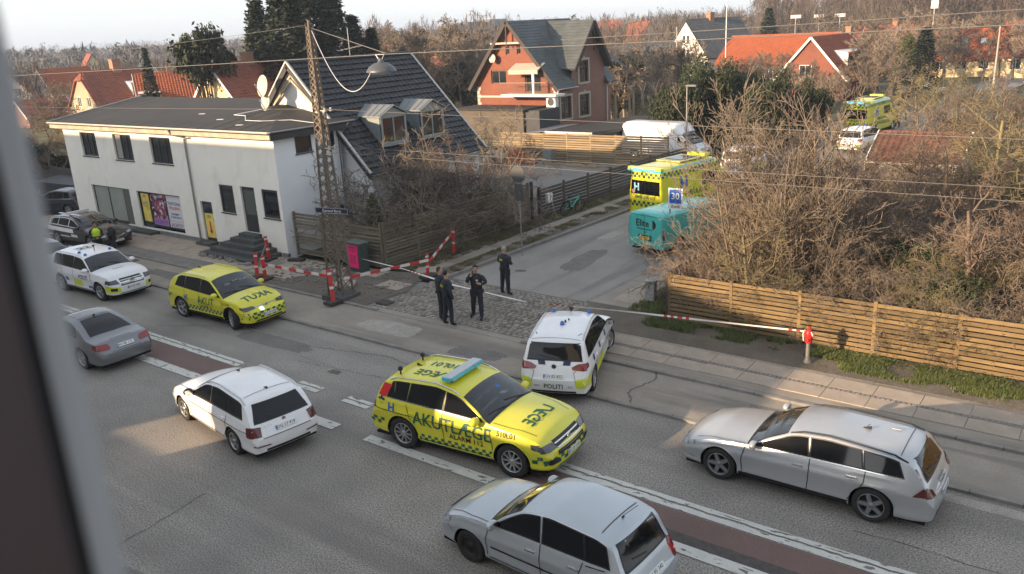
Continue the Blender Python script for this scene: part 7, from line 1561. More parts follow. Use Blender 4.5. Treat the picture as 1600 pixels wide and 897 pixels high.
T.aerial(-1.55, 0, 0, 0, True)
# ---- yellow electric car (heads right)
I = Car('response_car', 'small yellow emergency car lettered AKUT in front of the entrance steps', 'emergency car', (-24.60, 15.56, 0), 1.6, est(2.77, .82, .92, 1.85, 1.59, .365, (.66, .88), (1.05, 1.06), (.22, 1.55), (-1.35, 1.58), [(-1.75, 1.48), (-2.05, 1.25), (-2.22, 1.05), (-2.33, .96), (-2.36, .6)], P_yel,
    belt=[(2.22, .62), (1.95, .80), (1.5, .93), (.9, 1.0), (0, 1.03), (-1, 1.08), (-1.85, 1.14), (-2.2, .98), (-2.36, .6)], tumble=21, spokes=5, twin=(-.12, .12), spw=(.022, .02), rim=.72, sill=.28, steer=-22, archgap=.06))
I.glaze([(.88, -.24, .36, -.20), (-.30, -1.10, -.26, -1.06), (-1.16, -1.62, -1.12, -1.50)], (.98, .24), ('B', 1.12, 1.40, .60, .55))
I.doors([[(1.0, .42), (1.02, .7), (.95, .98)], [(-.26, .40), (-.28, 1.05)], [(-.88, .42), (-1.0, .65), (-1.1, 1.08)]], [(-.1, .88), (-1.0, .92)]); I.mirrors(.70, 1.08); I.bumper(M_trimb, .5, .36); I.rails(.0, -1.5, P_yel, .03)
for m_ in 'LR':
    I.checker(m_, -.95, .95, .42, 20, .075, M_green, 2); I.text('AKUT', m_, .12, .80, .34, M_green, .01); I.text('ALARM 112', m_, .12, .61, .13, bk, .002); I.text('510101', m_, 1.2, .84, .13, bk, .002); I.text('H', m_, -1.0, .80, .26, M_bluem, .03); I.checker(m_, -2.25, -1.85, .72, 4, .07, M_green, 2)
I.text('AKUT', 'T', 1.68, 0, .42, M_green, .014, mirror=True, rot=math.pi / 2); I.checker('F', -.85, .85, .40, 14, .075, M_green, 3); I.sym('head_light', 'F', [(.42, .72), (.84, .68), (.86, .80), (.46, .79)], M_lampd); I.sym('head_light', 'L', [(2.16, .68), (1.85, .76), (1.84, .84), (2.1, .82)], M_lampd)
I.strip('light_strip', 'F', [(-.42, .76), (.42, .76)], .025, M_chrome, .01); MB().cyl((0, 0, 0), (.02, 0, 0), .06, n=14).build('badge', M_chrome, I.root, loc=I.snap('F', 0, .74, .01)); I.decal('lamp_glow', 'F', [[(-.18, .64), (-.30, .64), (-.30, .71), (-.18, .71)]], mat('blue_flasher', (.3, .5, .7), .2, emit=(.35, .75, 1.0), estr=2.5), .012); I.plate('F', .50, 'DY 43 090'); I.plate('B', .66, 'DY 43 090'); I.sym('tail_light', 'B', [(.86, .92), (.5, .94), (.5, 1.02), (.86, 1.03)], M_tail); I.sym('tail_light', 'L', [(-2.28, .93), (-2.0, 1.0), (-2.05, 1.08), (-2.24, 1.05)], M_tail); I.aerial(-1.3, 0, 0, 0, True)
# ---- police people carrier at the kerb (heads up the side street)
Pz = Car('police_car', 'white police people carrier standing askew on the kerb with three blue roof lamps', 'police car', (-11.72, 17.60, .03), 112.0, est(2.79, .84, .90, 1.83, 1.64, .335, (.64, .88), (1.0, 1.08), (.28, 1.56), (-1.62, 1.60), [(-1.90, 1.54), (-2.05, 1.30), (-2.16, 1.06), (-2.24, .96), (-2.29, .6)], P_white,
    belt=[(2.23, .6), (1.95, .80), (1.5, .95), (.9, 1.02), (0, 1.04), (-1, 1.06), (-1.9, 1.08), (-2.16, .98), (-2.29, .6)], tumble=17, spokes=10, spw=(.02, .016), rim=.68, rup=.04, steer=-14))
Pz.glaze([(.92, -.30, .42, -.26), (-.36, -1.20, -.32, -1.16), (-1.26, -1.86, -1.22, -1.74)], (.95, .32), ('B', 1.08, 1.47, .68, .62)); Pz.doors([[(1.02, .36), (1.04, .7), (.96, 1.0)], [(-.32, .34), (-.34, 1.04)], [(-.95, .36), (-1.08, .6), (-1.22, 1.05)]], [(-.16, .86), (-1.08, .88)]); Pz.mirrors(.78, 1.08, m=M_trimb); Pz.rails(.25, -1.8, M_chrome, .035)
for m_ in 'LR':
    Pz.decal('yellow_panel', m_, [[(-1.0, .34), (.2, .34), (.1, .60), (-.95, .60)]], M_yelm, .006); Pz.decal('yellow_panel', m_, [[(-2.28, .42), (-1.86, .42), (-1.80, .66), (-2.26, .70)]], M_yelm, .006)
    for x in (-1.50, -.62, .26): Pz.decal('blue_block', m_, [[(x, .86), (x + .16, .86), (x + .14, 1.03), (x - .02, 1.03)]], M_navym, .006)
    for x in (-1.62, -.1): Pz.decal('blue_block', m_, [[(x, 1.50), (x + .16, 1.50), (x + .16, 1.57), (x, 1.57)]], M_navym, .006)
    Pz.text('POLITI', m_, .62, .72, .2, M_navym, .008)
Pz.sym('yellow_panel', 'B', [(.90, .40), (.56, .44), (.54, .58), (.60, .66), (.92, .70)], M_yelm, .006); Pz.sym('blue_block', 'B', [(.22, .96), (.40, .96), (.42, 1.05), (.24, 1.05)], M_navym); Pz.sym('tail_light', 'B', [(.92, .84), (.48, .86), (.44, .92), (.60, 1.0), (.92, 1.04)], M_tail); Pz.sym('tail_light', 'L', [(-2.26, .86), (-2.0, .92), (-2.0, 1.02), (-2.2, 1.04)], M_tail)
Pz.text('POLITI', 'B', 0, .46, .17, bk, .008); Pz.plate('B', .70, 'CH 82 832'); MB().cyl((0, 0, 0), (-.015, 0, 0), .06, n=16).build('badge', M_chrome, Pz.root, loc=Pz.snap('B', 0, .93, .012)); Pz.bumper(sides=False, zr=.345); Pz.strip('tail_joint', 'B', [(-.56, .60), (-.50, .80), (-.56, .84)], .01, M_trimb); Pz.strip('tail_joint', 'B', [(.56, .60), (.50, .80), (.56, .84)], .01, M_trimb)
Pz.text('5012', 'B', .42, .47, .07, bk, 0); Pz.text('012', 'B', -.42, .46, .07, bk, 0)
for x, y in ((.16, .48), (.16, -.50), (-1.02, .0)): Pz.beacon(x, y)
b_ = MB(); b_.cyl((0, 0, 0), (0, 0, .1), .02, n=6); b_.box(-.05, .05, -.045, .045, .07, .13); b_.build('camera_mast', M_trimb, Pz.root, loc=Pz.snap('T', .18, 0, 0)); b_ = MB(); b_.cyl((0, 0, 0), (0, 0, .06), .025, n=6); b_.cyl((.16, -.06, 0), (.16, -.06, .05), .02, n=6); b_.build('aerial', M_trimb, Pz.root, loc=Pz.snap('T', -.85, -.05, 0))
Pz.sym('head_light', 'F', [(.44, .66), (.84, .66), (.86, .78), (.5, .76)], M_lampd); Pz.strip('tailgate_joint', 'T', [(-1.82, .62), (-1.82, -.62)], .012, M_trimb)
# ---- white police SUV at the left (heads right)
G_ = Car('police_car', 'white police SUV with yellow panels driving right beside the parked black estate', 'police car', (-32.12, 14.98, 0), 1.5, est(2.829, .84, .95, 1.84, 1.61, .355, (.72, .98), (.95, 1.10), (.30, 1.56), (-1.70, 1.60), [(-1.98, 1.52), (-2.12, 1.28), (-2.22, 1.08), (-2.30, .98), (-2.36, .65)], P_white,
    belt=[(2.27, .7), (2.0, .92), (1.5, 1.0), (.9, 1.03), (0, 1.05), (-1, 1.07), (-1.95, 1.10), (-2.2, 1.0), (-2.36, .65)], tumble=18, spokes=5, twin=(-.11, .11), spw=(.02, .018), rim=.68, sill=.28, archgap=.06))
G_.glaze([(.86, -.30, .42, -.26), (-.36, -1.2, -.32, -1.16), (-1.26, -1.82, -1.22, -1.72)], (.90, .34), ('B', 1.10, 1.48, .66, .58)); G_.doors([[(.96, .38), (.98, .7), (.9, 1.0)], [(-.32, .38), (-.34, 1.05)], [(-.95, .4), (-1.1, .65), (-1.22, 1.06)]], [(-.16, .88), (-1.08, .9)]); G_.mirrors(.74, 1.10); G_.rails(.2, -1.8, P_white, .03)
for m_ in 'LR':
    G_.decal('yellow_panel', m_, [[(-.30, .42), (.30, .42), (.24, .68), (-.34, .68)]], M_yelm, .006); G_.decal('blue_block', m_, [[(.72, .42), (1.0, .42), (.95, .52), (.68, .52)]], M_bluem, .006); G_.text('POLITI', m_, .42, .80, .22, M_navym, .01); G_.decal('yellow_panel', m_, [[(1.86, .38), (2.22, .38), (2.24, .66), (1.84, .62)]], M_yelm, .006); G_.decal('blue_block', m_, [[(-.95, .55), (-.72, .55), (-.76, .68), (-.99, .68)]], M_bluem, .006)
G_.sym('yellow_panel', 'F', [(.90, .36), (.50, .36), (.52, .56), (.90, .62)], M_yelm, .006); G_.sym('fog_lamp', 'F', [(.80, .44), (.62, .43), (.62, .54), (.80, .55)], M_trimb, .011); G_.sym('head_light', 'F', [(.50, .68), (.88, .68), (.88, .82), (.54, .82)], M_lampd); G_.sym('head_light', 'L', [(2.2, .68), (1.9, .72), (1.92, .84), (2.16, .84)], M_lampd); G_.decal('grille', 'F', [[(-.46, .60), (.46, .60), (.42, .84), (-.42, .84)]], M_trimb, .006)
for z in (.66, .77): G_.strip('grille_bar', 'F', [(-.42, z), (.42, z)], .03, M_chrome, .012)
MB().cyl((0, 0, 0), (.02, 0, 0), .09, n=16).build('badge', M_chrome, G_.root, loc=G_.snap('F', 0, .72, .012)); G_.plate('F', .50, 'DH 57 842'); G_.bumper(mat('grey_skid', (.16, .16, .17), .5), .45, .34); G_.text('POLITI', 'T', 1.45, 0, .16, M_navym, .004, rot=math.pi / 2)
for x, y in ((.1, .5), (.12, -.5), (-.35, -.48)): G_.beacon(x, y, h=.07)
b_ = MB(); b_.cyl((0, 0, 0), (-.08, .03, .2), .014, n=6); b_.box(-.11, -.05, -.01, .06, .16, .22); b_.build('camera_mast', M_trimb, G_.root, loc=G_.snap('T', -.1, 0, 0)); G_.decal('number_sticker', 'T', [[(-1.2, .3), (-.6, .3), (-.6, -.3), (-1.2, -.3)]], mat('marking_black_grey', (.55, .56, .57), .5), .005); G_.text('22', 'T', -.9, 0, .5, bk, .01, rot=math.pi / 2)
# ---- black and white patrol estate by the shop (heads right)
B = Car('patrol_car', 'black estate car with white flanks and a roof light bar parked by the shop window', 'car', (-40.35, 18.75, .11), 3, est(2.874, .88, 1.0, 1.85, 1.44, .335, (.60, .80), (.92, .98), (.14, 1.36), (-1.60, 1.40), [(-1.95, 1.32), (-2.15, 1.15), (-2.32, .96), (-2.40, .88), (-2.43, .6)], P_black,
    belt=[(2.31, .57), (2.1, .71), (1.6, .82), (.9, .90), (0, .94), (-1, .97), (-1.95, .99), (-2.3, .88), (-2.43, .6)], tumble=22, spokes=5, rim=.68))
B.glaze([(.80, -.28, .30, -.24), (-.34, -1.20, -.30, -1.14), (-1.26, -1.88, -1.2, -1.72)], (.86, .18), ('B', .95, 1.28, .62, .52), frame=P_white); B.mirrors(.70, .98); B.rails(.0, -1.8, M_chrome, .04)
B.decal('white_flank', 'R', [[(-2.3, .72), (.2, .70), (.1, .88), (-2.2, .92)]], P_white, .004); B.strip('white_line', 'R', [(-2.2, .5), (-.2, .5)], .05, P_white); B.decal('white_plate', 'R', [[(-.1, .5), (.45, .5), (.45, .64), (-.1, .64)]], P_white, .006); B.sym('head_light', 'F', [(.50, .60), (.86, .62), (.86, .72), (.54, .68)], M_lamp_h); B.decal('grille', 'F', [[(-.42, .44), (.42, .44), (.45, .64), (-.45, .64)]], mat('grille_grey', (.06, .06, .065), .4), .006); B.strip('grille_bar', 'F', [(-.38, .46), (.38, .62)], .025, M_chrome, .01); B.plate('F', .38, 'CZ 34 561'); B.bumper()
MB().box(-.9, -.72, -.55, .55, 1.46, 1.54).build('light_bar', mat('bar_white', (.6, .6, .6), .4), B.root); b_ = MB(); b_.box(-1.55, .35, -.56, -.46, 1.47, 1.50); b_.build('roof_rack', M_chrome, B.root)
# ---- dark hatchback under the shelter, silver car behind the police SUV
D = Car('hatchback', 'dark blue hatchback half under the tarpaulin shelter', 'car', (-50.2, 22.0, .1), 200, est(2.6, .8, .8, 1.78, 1.46, .32, (.58, .80), (.80, 1.0), (.1, 1.38), (-1.3, 1.42), [(-1.6, 1.34), (-1.85, 1.05), (-2.0, .92), (-2.08, .6)], P_navy, belt=[(2.1, .55), (1.8, .74), (1.3, .86), (0, .93), (-1, .97), (-1.8, .98), (-2.08, .6)], spokes=8, spw=(.02, .016), rim=.7))
D.glaze([(.66, -.30, .28, -.26), (-.36, -1.1, -.32, -1.0), (-1.16, -1.5, -1.06, -1.4)], (.72, .14), ('B', .98, 1.30, .58, .5)); D.mirrors(.55, 1.0); D.sym('tail_light', 'B', [(.84, .76), (.56, .78), (.56, .92), (.84, .94)], M_taild); D.sym('head_light', 'F', [(.40, .60), (.78, .60), (.76, .74), (.46, .70)], M_lamp_h)
Q = Car('hatchback', 'silver hatchback mostly hidden by the window frame behind the white police SUV', 'car', (-36.7, 14.9, 0), 1, est(2.6, .85, .85, 1.80, 1.47, .325, (.58, .82), (.80, 1.02), (.1, 1.40), (-1.3, 1.43), [(-1.65, 1.35), (-1.9, 1.05), (-2.05, .92), (-2.12, .6)], P_silver2, belt=[(2.15, .55), (1.85, .76), (1.3, .88), (0, .95), (-1, .98), (-1.85, .98), (-2.12, .6)], spokes=5, rim=.68))
Q.glaze([(.66, -.30, .28, -.26), (-.36, -1.1, -.32, -1.0), (-1.16, -1.55, -1.06, -1.42)], (.74, .14), ('B', .98, 1.30, .60, .52)); Q.mirrors(.55, 1.02); Q.sym('head_light', 'F', [(.40, .60), (.78, .60), (.76, .74), (.46, .70)], M_lamp_h); Q.decal('grille', 'F', [[(-.35, .58), (.35, .58), (.40, .70), (-.40, .70)]], M_trimb, .006)
# ---- vans
def van(L, W_, H_, R_, wb, fo, paint_, nose=(.95, 1.15), cowlx=.55, wsx=1.05, **k):
    xf = wb / 2 + fo; xr = xf - L
    d = dict(xf=xf, xr=xr, wb=wb, W=W_, R=R_, paint=paint_, top=[(xf, nose[0] - .12), (xf - .08, nose[0]), (xf - cowlx, nose[1]), (xf - cowlx - .05, nose[1] + .05), (xf - wsx - .15, min(H_ - .08, 1.95)), (xf - wsx - .5, H_ - .06), (xf - wsx - .9, H_), (xr + .25, H_), (xr + .04, H_ - .03), (xr, H_ - .1)],
             belt=[(xf, nose[0] - .2), (xf - .2, nose[0] - .05), (xf - cowlx, nose[1] - .06), (xf - 1.2, 1.22), (xr + .1, 1.22), (xr, 1.2)], crown=[(xf, .1), (xf - cowlx, .1), (xf - wsx, .16), (xf - wsx - .6, .12), (xr + .2, .12), (xr, .14)], tumble=5.5, plan=[(xf, .78), (xf - .1, .88), (xf - .3, .95), (xf - .7, 1), (xr + .25, 1), (xr + .06, .975), (xr, .94)], leanr=.004, zmr=1.2, bulger=.03, cexp=5, sig=.05, side=[(0, .94), (.1, .97), (.4, .995), (.7, 1), (1, .985)], sill=.30, rim=.6, spokes=0, rup=.02); d.update(k); return d
El = Car('delivery_van', 'turquoise delivery van lettered Elite behind the bare thicket', 'van', (-14.80, 31.35, .03), 77, van(5.2, 1.88, 1.76, .34, 3.27, .90, P_teal))
zt_ = 1.92; xr_ = El.sp['xr']
El.glaze([(1.75, 1.0, 1.32, 1.0)], (El.sp['xf'] - .60, El.sp['xf'] - 1.12), None, dt=.10); El.mirrors(1.5, 1.15, sz=1.3); El.strip('door_joint', 'B', [(0, .45), (0, 1.6)], .012, M_trimb); El.strip('door_joint', 'B', [(-.8, 1.62), (.8, 1.62)], .014, M_trimb); El.decal('high_brake_light', 'B', [[(-.2, 1.655), (.2, 1.655), (.2, 1.685), (-.2, 1.685)]], M_trimb)
El.text('Elite', 'B', .12, 1.30, .40, bk, .016); El.decal('logo_disc', 'B', [[(-.42 + .18 * math.cos(a) * .8, 1.42 + .2 * math.sin(a)) for a in np.linspace(-math.pi / 2, math.pi / 2, 12)][::-1] if False else [(-.40 - .17 * math.cos(a), 1.29 + .19 * math.sin(a)) for a in np.linspace(-math.pi / 2, math.pi / 2, 12)]], bk, .006); El.text('Blomsterservice', 'B', .0, 1.08, .12, bk, .006)
El.text('frisk', 'B', -.02, .95, .09, bk, .004); El.plate('B', .72, 'BS 24 611', m=mat('plate_yellow', (.62, .42, .05), .4)); El.decal('plate_recess', 'B', [[(-.34, .60), (.34, .60), (.36, .84), (-.36, .84)]], mat('teal_dark', (.02, .10, .10), .4), .003); El.sym('tail_light', 'B', [(.86, .72), (.94, .72), (.94, 1.12), (.86, 1.12)], M_tail, .008); El.sym('tail_light', 'L', [(xr_ + .02, .72), (xr_ + .12, .72), (xr_ + .1, 1.12), (xr_ + .02, 1.12)], M_tail); El.bumper(mat('teal_bumper', (.03, .22, .20), .6), .45, .42, False); El.text('elite-service.dk', 'B', -.45, .66, .06, bk, 0)
for x in np.linspace(xr_ + .4, 1.0, 5): El.strip('roof_rib', 'T', [(x, .7), (x, -.7)], .03, P_teal, .012)
def ambulance(loc, hd, label, detail=True):
    a = Car('ambulance', label, 'ambulance', loc, hd, van(6.1, 2.02, 2.62, .36, 3.665, 1.0, P_yel, wsx=1.15, sill=.32), 'yellow ambulances in the side street'); xr = a.sp['xr']; xf = a.sp['xf']
    a.glaze([(2.1, 1.25, 1.6, 1.25)], (xf - .62, xf - 1.25), None, dt=.55, db=.1); a.mirrors(1.9, 1.35, m=M_trimb, sz=1.6)
    for m_ in 'LR':
        a.decal('window', m_, [[(1.05, 1.42), (-.2, 1.42), (-.2, 2.0), (1.05, 2.0)]], M_cglass, .008); a.checker(m_, xr + .08, 2.0, 2.14, 36, .12, M_green, 2); a.checker(m_, xr + .08, 1.2, .72, 32, .13, M_green, 2)
        a.text('H', m_, -1.6, 1.7, .8, M_bluem, .05); a.text('AMBULANCE', m_, -.6, 1.2, .34, M_green, .012); a.decal('light_strip', m_, [[(xr + .9, 2.46), (.9, 2.46), (.9, 2.53), (xr + .9, 2.53)]], M_cyan, .02); a.strip('door_joint', m_, [(.1, .5), (.1, 2.1)], .012, M_trimb); a.strip('door_joint', m_, [(1.15, .5), (1.15, 2.1)], .012, M_trimb)
    a.checker('B', -.96, .96, 2.10, 14, .12, M_green, 2, ph=1); a.checker('B', -.96, .96, .76, 14, .13, M_green, 2); a.decal('rear_window', 'B', [[(-.84, 1.34), (.84, 1.34), (.82, 1.98), (-.82, 1.98)]], M_cglass, .009); a.text('H', 'B', .5, 1.66, .46, mat('marking_pale_blue', (.25, .5, .62), .5), .04, off=.013)
    a.decal('round_badge', 'B', [[(.68 + .1 * math.cos(t), 1.46 + .1 * math.sin(t)) for t in np.linspace(0, 6.28, 14)[:-1]]], mat('badge_pink', (.6, .35, .33), .5), .013); a.text('AMBULANCE', 'B', 0, 1.20, .20, M_green, .008, sx=1.05); a.text('AKUT 112', 'B', 0, 2.38, .12, M_green, .004)
    lb = MB().box(xr - .10, xr + .12, -.95, .95, 2.50, 2.60).build('light_bar', P_yel, a.root); b = MB(); b.box(xr - .125, xr - .10, -.62, -.08, 2.44, 2.56); b.box(xr - .125, xr - .10, .08, .62, 2.44, 2.56); b.box(xr - .1, xr + .1, -.97, .97, 2.42, 2.5, 1); b.build('lens', [mat('beacon_blue_pale', (.08, .38, .60), .2, coat=.5, emit=(.1, .5, .8), estr=.4), M_cyan], lb)
    MB().box(-1.6, .4, -.7, .7, 2.64, 2.68).build('roof_panel', mat('panel_pale', (.45, .46, .20), .5), a.root); MB().box(-1.2, .0, -.45, .45, 2.69, 2.71).build('roof_hatch', M_cglass, a.root); MB().box(.6, 1.1, -.5, .5, 2.63, 2.76).build('air_unit', P_yel, a.root)
    a.sym('tail_light', 'B', [(.90, .62), (.98, .62), (.98, 1.05), (.90, 1.05)], M_tail, .009); a.strip('door_joint', 'B', [(0, .45), (0, 2.05)], .014, M_trimb); a.bumper(M_trimb, .45, .4, False); a.plate('B', .58, 'DX 20 915', y=-.4)
    return a
ambulance((-17.43, 36.95, .03), 79, 'yellow chequered ambulance directly behind the turquoise van'); ambulance((-16.75, 67.6, .03), 84, 'yellow ambulance standing far up the side street beyond the bare shrubs')
Wv = Car('panel_van', 'large white panel van parked behind the pale timber fence', 'van', (-25.7, 51.2, .02), -4, van(6.0, 2.05, 2.5, .35, 4.0, .95, P_white, wsx=1.2)); xf_ = Wv.sp['xf']
Wv.glaze([(2.25, 1.35, 1.72, 1.35)], (xf_ - .62, xf_ - 1.3), None, dt=.45, db=.06); Wv.mirrors(2.05, 1.3, m=M_trimb, sz=1.6); Wv.strip('door_joint', 'R', [(1.2, .5), (1.2, 2.1)], .012, M_trimb); Wv.strip('door_joint', 'R', [(.0, .5), (.0, 2.1)], .012, M_trimb); Wv.bumper(M_trimb, .5, .62, True); Wv.sym('head_light', 'F', [(.62, .95), (.92, .95), (.88, 1.2), (.7, 1.15)], M_lamp_h); Wv.decal('grille', 'F', [[(-.6, .62), (.6, .62), (.6, .88), (-.6, .88)]], M_trimb, .006)
def small_police(loc, hd, label, lamps=2):
    a = Car('police_car', label, 'police car', loc, hd, est(2.79, .84, .90, 1.83, 1.64, .335, (.64, .88), (1.0, 1.08), (.28, 1.56), (-1.62, 1.60), [(-1.90, 1.54), (-2.05, 1.30), (-2.16, 1.06), (-2.24, .96), (-2.29, .6)], P_white, belt=[(2.23, .6), (1.95, .80), (1.5, .95), (.9, 1.02), (0, 1.04), (-1, 1.06), (-1.9, 1.08), (-2.16, .98), (-2.29, .6)], tumble=17, spokes=5, rim=.68), 'white police cars in the side street')
    a.glaze([(.92, -.30, .42, -.26), (-.36, -1.20, -.32, -1.16), (-1.26, -1.86, -1.22, -1.74)], (.95, .32), ('B', 1.08, 1.47, .68, .62)); a.mirrors(.78, 1.08)
    for m_ in 'LR': a.decal('yellow_panel', m_, [[(-1.2, .34), (.6, .34), (.6, .62), (-1.2, .62)]], M_yelm, .006); a.text('POLITI', m_, 0, .8, .2, M_navym, .008)
    a.sym('yellow_panel', 'B', [(.92, .40), (.5, .40), (.5, .66), (.92, .70)], M_yelm, .006); a.sym('tail_light', 'B', [(.92, .84), (.56, .86), (.56, .98), (.92, 1.04)], M_tail); a.text('POLITI', 'B', 0, .6, .2, bk, .008); a.plate('B', .8, 'BD 32 440')
    for k in range(lamps): a.beacon(.1, -.5 + 1.0 * k / max(1, lamps - 1), r=.07, h=.12)
    return a
small_police((-18.9, 48.2, .03), 91, 'white police car with yellow sides parked beyond the first ambulance'); small_police((-14.9, 58.6, .03), 80, 'white police car with blue roof lamps just before the far ambulance', 3); small_police((-16.4, 41.2, .03), 92, 'white police car mostly hidden by twigs between the turquoise van and the ambulance', 2)
for i, (px, d, c, lab) in enumerate(((1450, 98, P_white, 'white car parked at the far end of the side street by the gardens'), (1425, 106, P_navy, 'dark car parked beyond the white one at the far end of the side street'))):
    a = Car('parked_car', lab, 'car', at(px, d), 60, est(2.6, .85, .85, 1.80, 1.47, .325, (.58, .82), (.80, 1.02), (.1, 1.40), (-1.3, 1.43), [(-1.65, 1.35), (-1.9, 1.05), (-2.05, .92), (-2.12, .6)], c, belt=[(2.15, .55), (1.85, .76), (1.3, .88), (0, .95), (-1, .98), (-1.85, .98), (-2.12, .6)], spokes=5, rim=.68)); a.glaze([(.66, -.30, .28, -.26), (-.36, -1.1, -.32, -1.0)], (.74, .14), ('B', .98, 1.30, .60, .52))
# ------------------------------------------------------------------ people
M_skin = mat('skin', (.46, .27, .19), .55); M_uni = mat('uniform_black', (.016, .018, .024), .8, var=.3, vscale=7, bump=.4, bscale=25); M_unid = mat('uniform_navy', (.014, .017, .028), .8, var=.3, vscale=7, bump=.4, bscale=25); M_boot = mat('boots', (.01, .01, .01), .5)
M_hib = mat('hair_brown', (.05, .03, .018), .8); M_hid = mat('hair_dark', (.012, .010, .009), .7); M_hig = mat('hair_grey', (.32, .29, .26), .8); M_hiv = mat('hi_vis_yellow', (.62, .85, .03), .6); M_refl = mat('reflective', (.55, .56, .55), .4)
def person(loc, hd, label, hair=M_hib, H=1.82, arms=None, legs=None, head=(0, 0), cat='person', top=None, bottom=None, extra=(), bulk=1.08):
    """x forward, y left; one continuous skinned body; arms/legs: joint positions as fractions of the height"""
    o = empty('person', loc, R(hd), label, cat); k = H / 1.8; top = top or M_uni; bottom = bottom or M_unid
    A = arms or {1: [(.02, .27, 1.20), (.14, .25, 1.00), (.17, .22, .93)], -1: [(.02, -.27, 1.20), (.14, -.25, 1.00), (.17, -.22, .93)]}
    L = legs or {1: [(.02, .11, .50), (-.01, .13, .10), (.16, .15, .04)], -1: [(.02, -.11, .50), (-.01, -.13, .10), (.16, -.15, .04)]}
    V = [(0, 0, .95), (.0, 0, 1.12), (.0, 0, 1.30), (-.01, 0, 1.43), (.0, 0, 1.50), (.01, 0, 1.56), (.025, 0, 1.645), (.02, 0, 1.72)]
    r = [(.155, .13), (.15 * bulk, .115), (.175 * bulk, .125), (.12, .09), (.058, .058), (.062, .066), (.078, .096), (.060, .072)]; E = [(i, i + 1) for i in range(7)]
    def add(v, rad, fr): V.append(v); r.append(rad); E.append((fr, len(V) - 1)); return len(V) - 1
    hands = {}
    for s in (1, -1):
        hip = add((0, .095 * s, .88), (.112, .118), 0); kn = add(L[s][0], (.080, .084), hip); an = add(L[s][1], (.060, .064), kn); add(L[s][2], (.042, .036), an)
        sh = add((0, .19 * s, 1.42), (.085 * bulk, .085), 3); el = add(A[s][0], (.062, .062), sh); wr = add(A[s][1], (.040, .040), el); hand = add(A[s][2], (.036, .022), wr)
        hands[s] = (Vector(A[s][1]), Vector(A[s][2]))
    me = bpy.data.meshes.new('body'); me.from_pydata([tuple(c * k for c in v) for v in V], E, []); ob = bpy.data.objects.new('body', me); COL.objects.link(ob)
    sk = ob.modifiers.new('s', 'SKIN'); sk.use_smooth_shade = True; sk.branch_smoothing = .3
    for i, q in enumerate(r): me.skin_vertices[0].data[i].radius = (q[0] * k, q[1] * k)
    me.skin_vertices[0].data[0].use_root = True
    sb_ = ob.modifiers.new('u', 'SUBSURF'); sb_.levels = 2; sb_.render_levels = 2
    bpy.context.view_layer.update(); dg = bpy.context.evaluated_depsgraph_get(); me2 = bpy.data.meshes.new_from_object(ob.evaluated_get(dg)); bpy.data.objects.remove(ob)
    me2.materials.clear()
    for m_ in (top, M_skin, bottom, M_boot): me2.materials.append(m_)
    bm = bmesh.new(); bm.from_mesh(me2)
    for s in (1, -1):                                   # five fingers rooted in the palm
        w_, h_ = hands[s][0] * k, hands[s][1] * k; d = (h_ - w_).normalized(); sd_ = d.cross(Vector((1, 0, 0)) if abs(d.x) < .8 else Vector((0, 0, 1))).normalized(); nn = d.cross(sd_)
        for f, (off, ln, sp_) in enumerate(((-.028, .062, -.1), (-.010, .074, -.03), (.009, .070, .03), (.026, .056, .1), (-.036, .045, -.8))):
            p = h_ + sd_ * off * (1 if f < 4 else .9) - d * (0 if f < 4 else .03); 
            for q, c_ in ((0, .0), (1, .35)):
                dd = (d + sd_ * sp_ + nn * c_ * 1.2).normalized(); p1 = p + dd * ln * .55 * k; vs = []
                for c, rr in ((p, .0095), (p1, .008)):
                    for i in range(5): t = 2 * math.pi * i / 5; vs.append(bm.verts.new(c + (sd_ * math.cos(t) + nn * math.sin(t)) * rr * k))
                for i in range(5): bm.faces.new((vs[i], vs[(i + 1) % 5], vs[5 + (i + 1) % 5], vs[5 + i]))
                bm.faces.new(vs[5:]); p = p1
    for f in bm.faces:
        c = f.calc_center_median() / k; near = min((c - hands[s][j]).length for s in (1, -1) for j in (1,)); f.smooth = True
        f.material_index = 1 if c.z > 1.515 and abs(c.y) < .14 or near < .085 else 3 if c.z < .13 else 2 if c.z < .96 and near > .085 and abs(c.y) < .26 and not any((c - hands[s][0]).length < .16 for s in (1, -1)) else 0
    bm.to_mesh(me2); bm.free()
    link('body', me2, o)
    hz = 1.66 * k; Mh = Matrix.Translation((.022 * k, 0, hz)) @ Matrix.Rotation(R(head[0]), 4, 'Z') @ Matrix.Rotation(R(head[1]), 4, 'Y')
    bm = bmesh.new(); bmesh.ops.create_uvsphere(bm, u_segments=14, v_segments=10, radius=1)
    for v in bm.verts: v.co = Mh @ Vector((v.co.x * .094 - .022, v.co.y * .084, v.co.z * .105 + .035))
    iv = Mh.inverted(); dl = [v for v in bm.verts if (iv @ v.co).x > .045 and (iv @ v.co).z < .085 or (iv @ v.co).z < -.03]; bmesh.ops.delete(bm, geom=dl, context='VERTS')
    mh = bpy.data.meshes.new('hair'); bm.to_mesh(mh); bm.free(); mh.materials.append(hair); mh.polygons.foreach_set('use_smooth', np.ones(len(mh.polygons), bool)); link('hair', mh, o)
    f = MB()
    f.prism([Mh @ Vector(p) for p in ((.078, -.014, -.012), (.078, .014, -.012), (.082, 0, .03))], Mh.to_3x3() @ Vector((.022, 0, -.006)), 0)
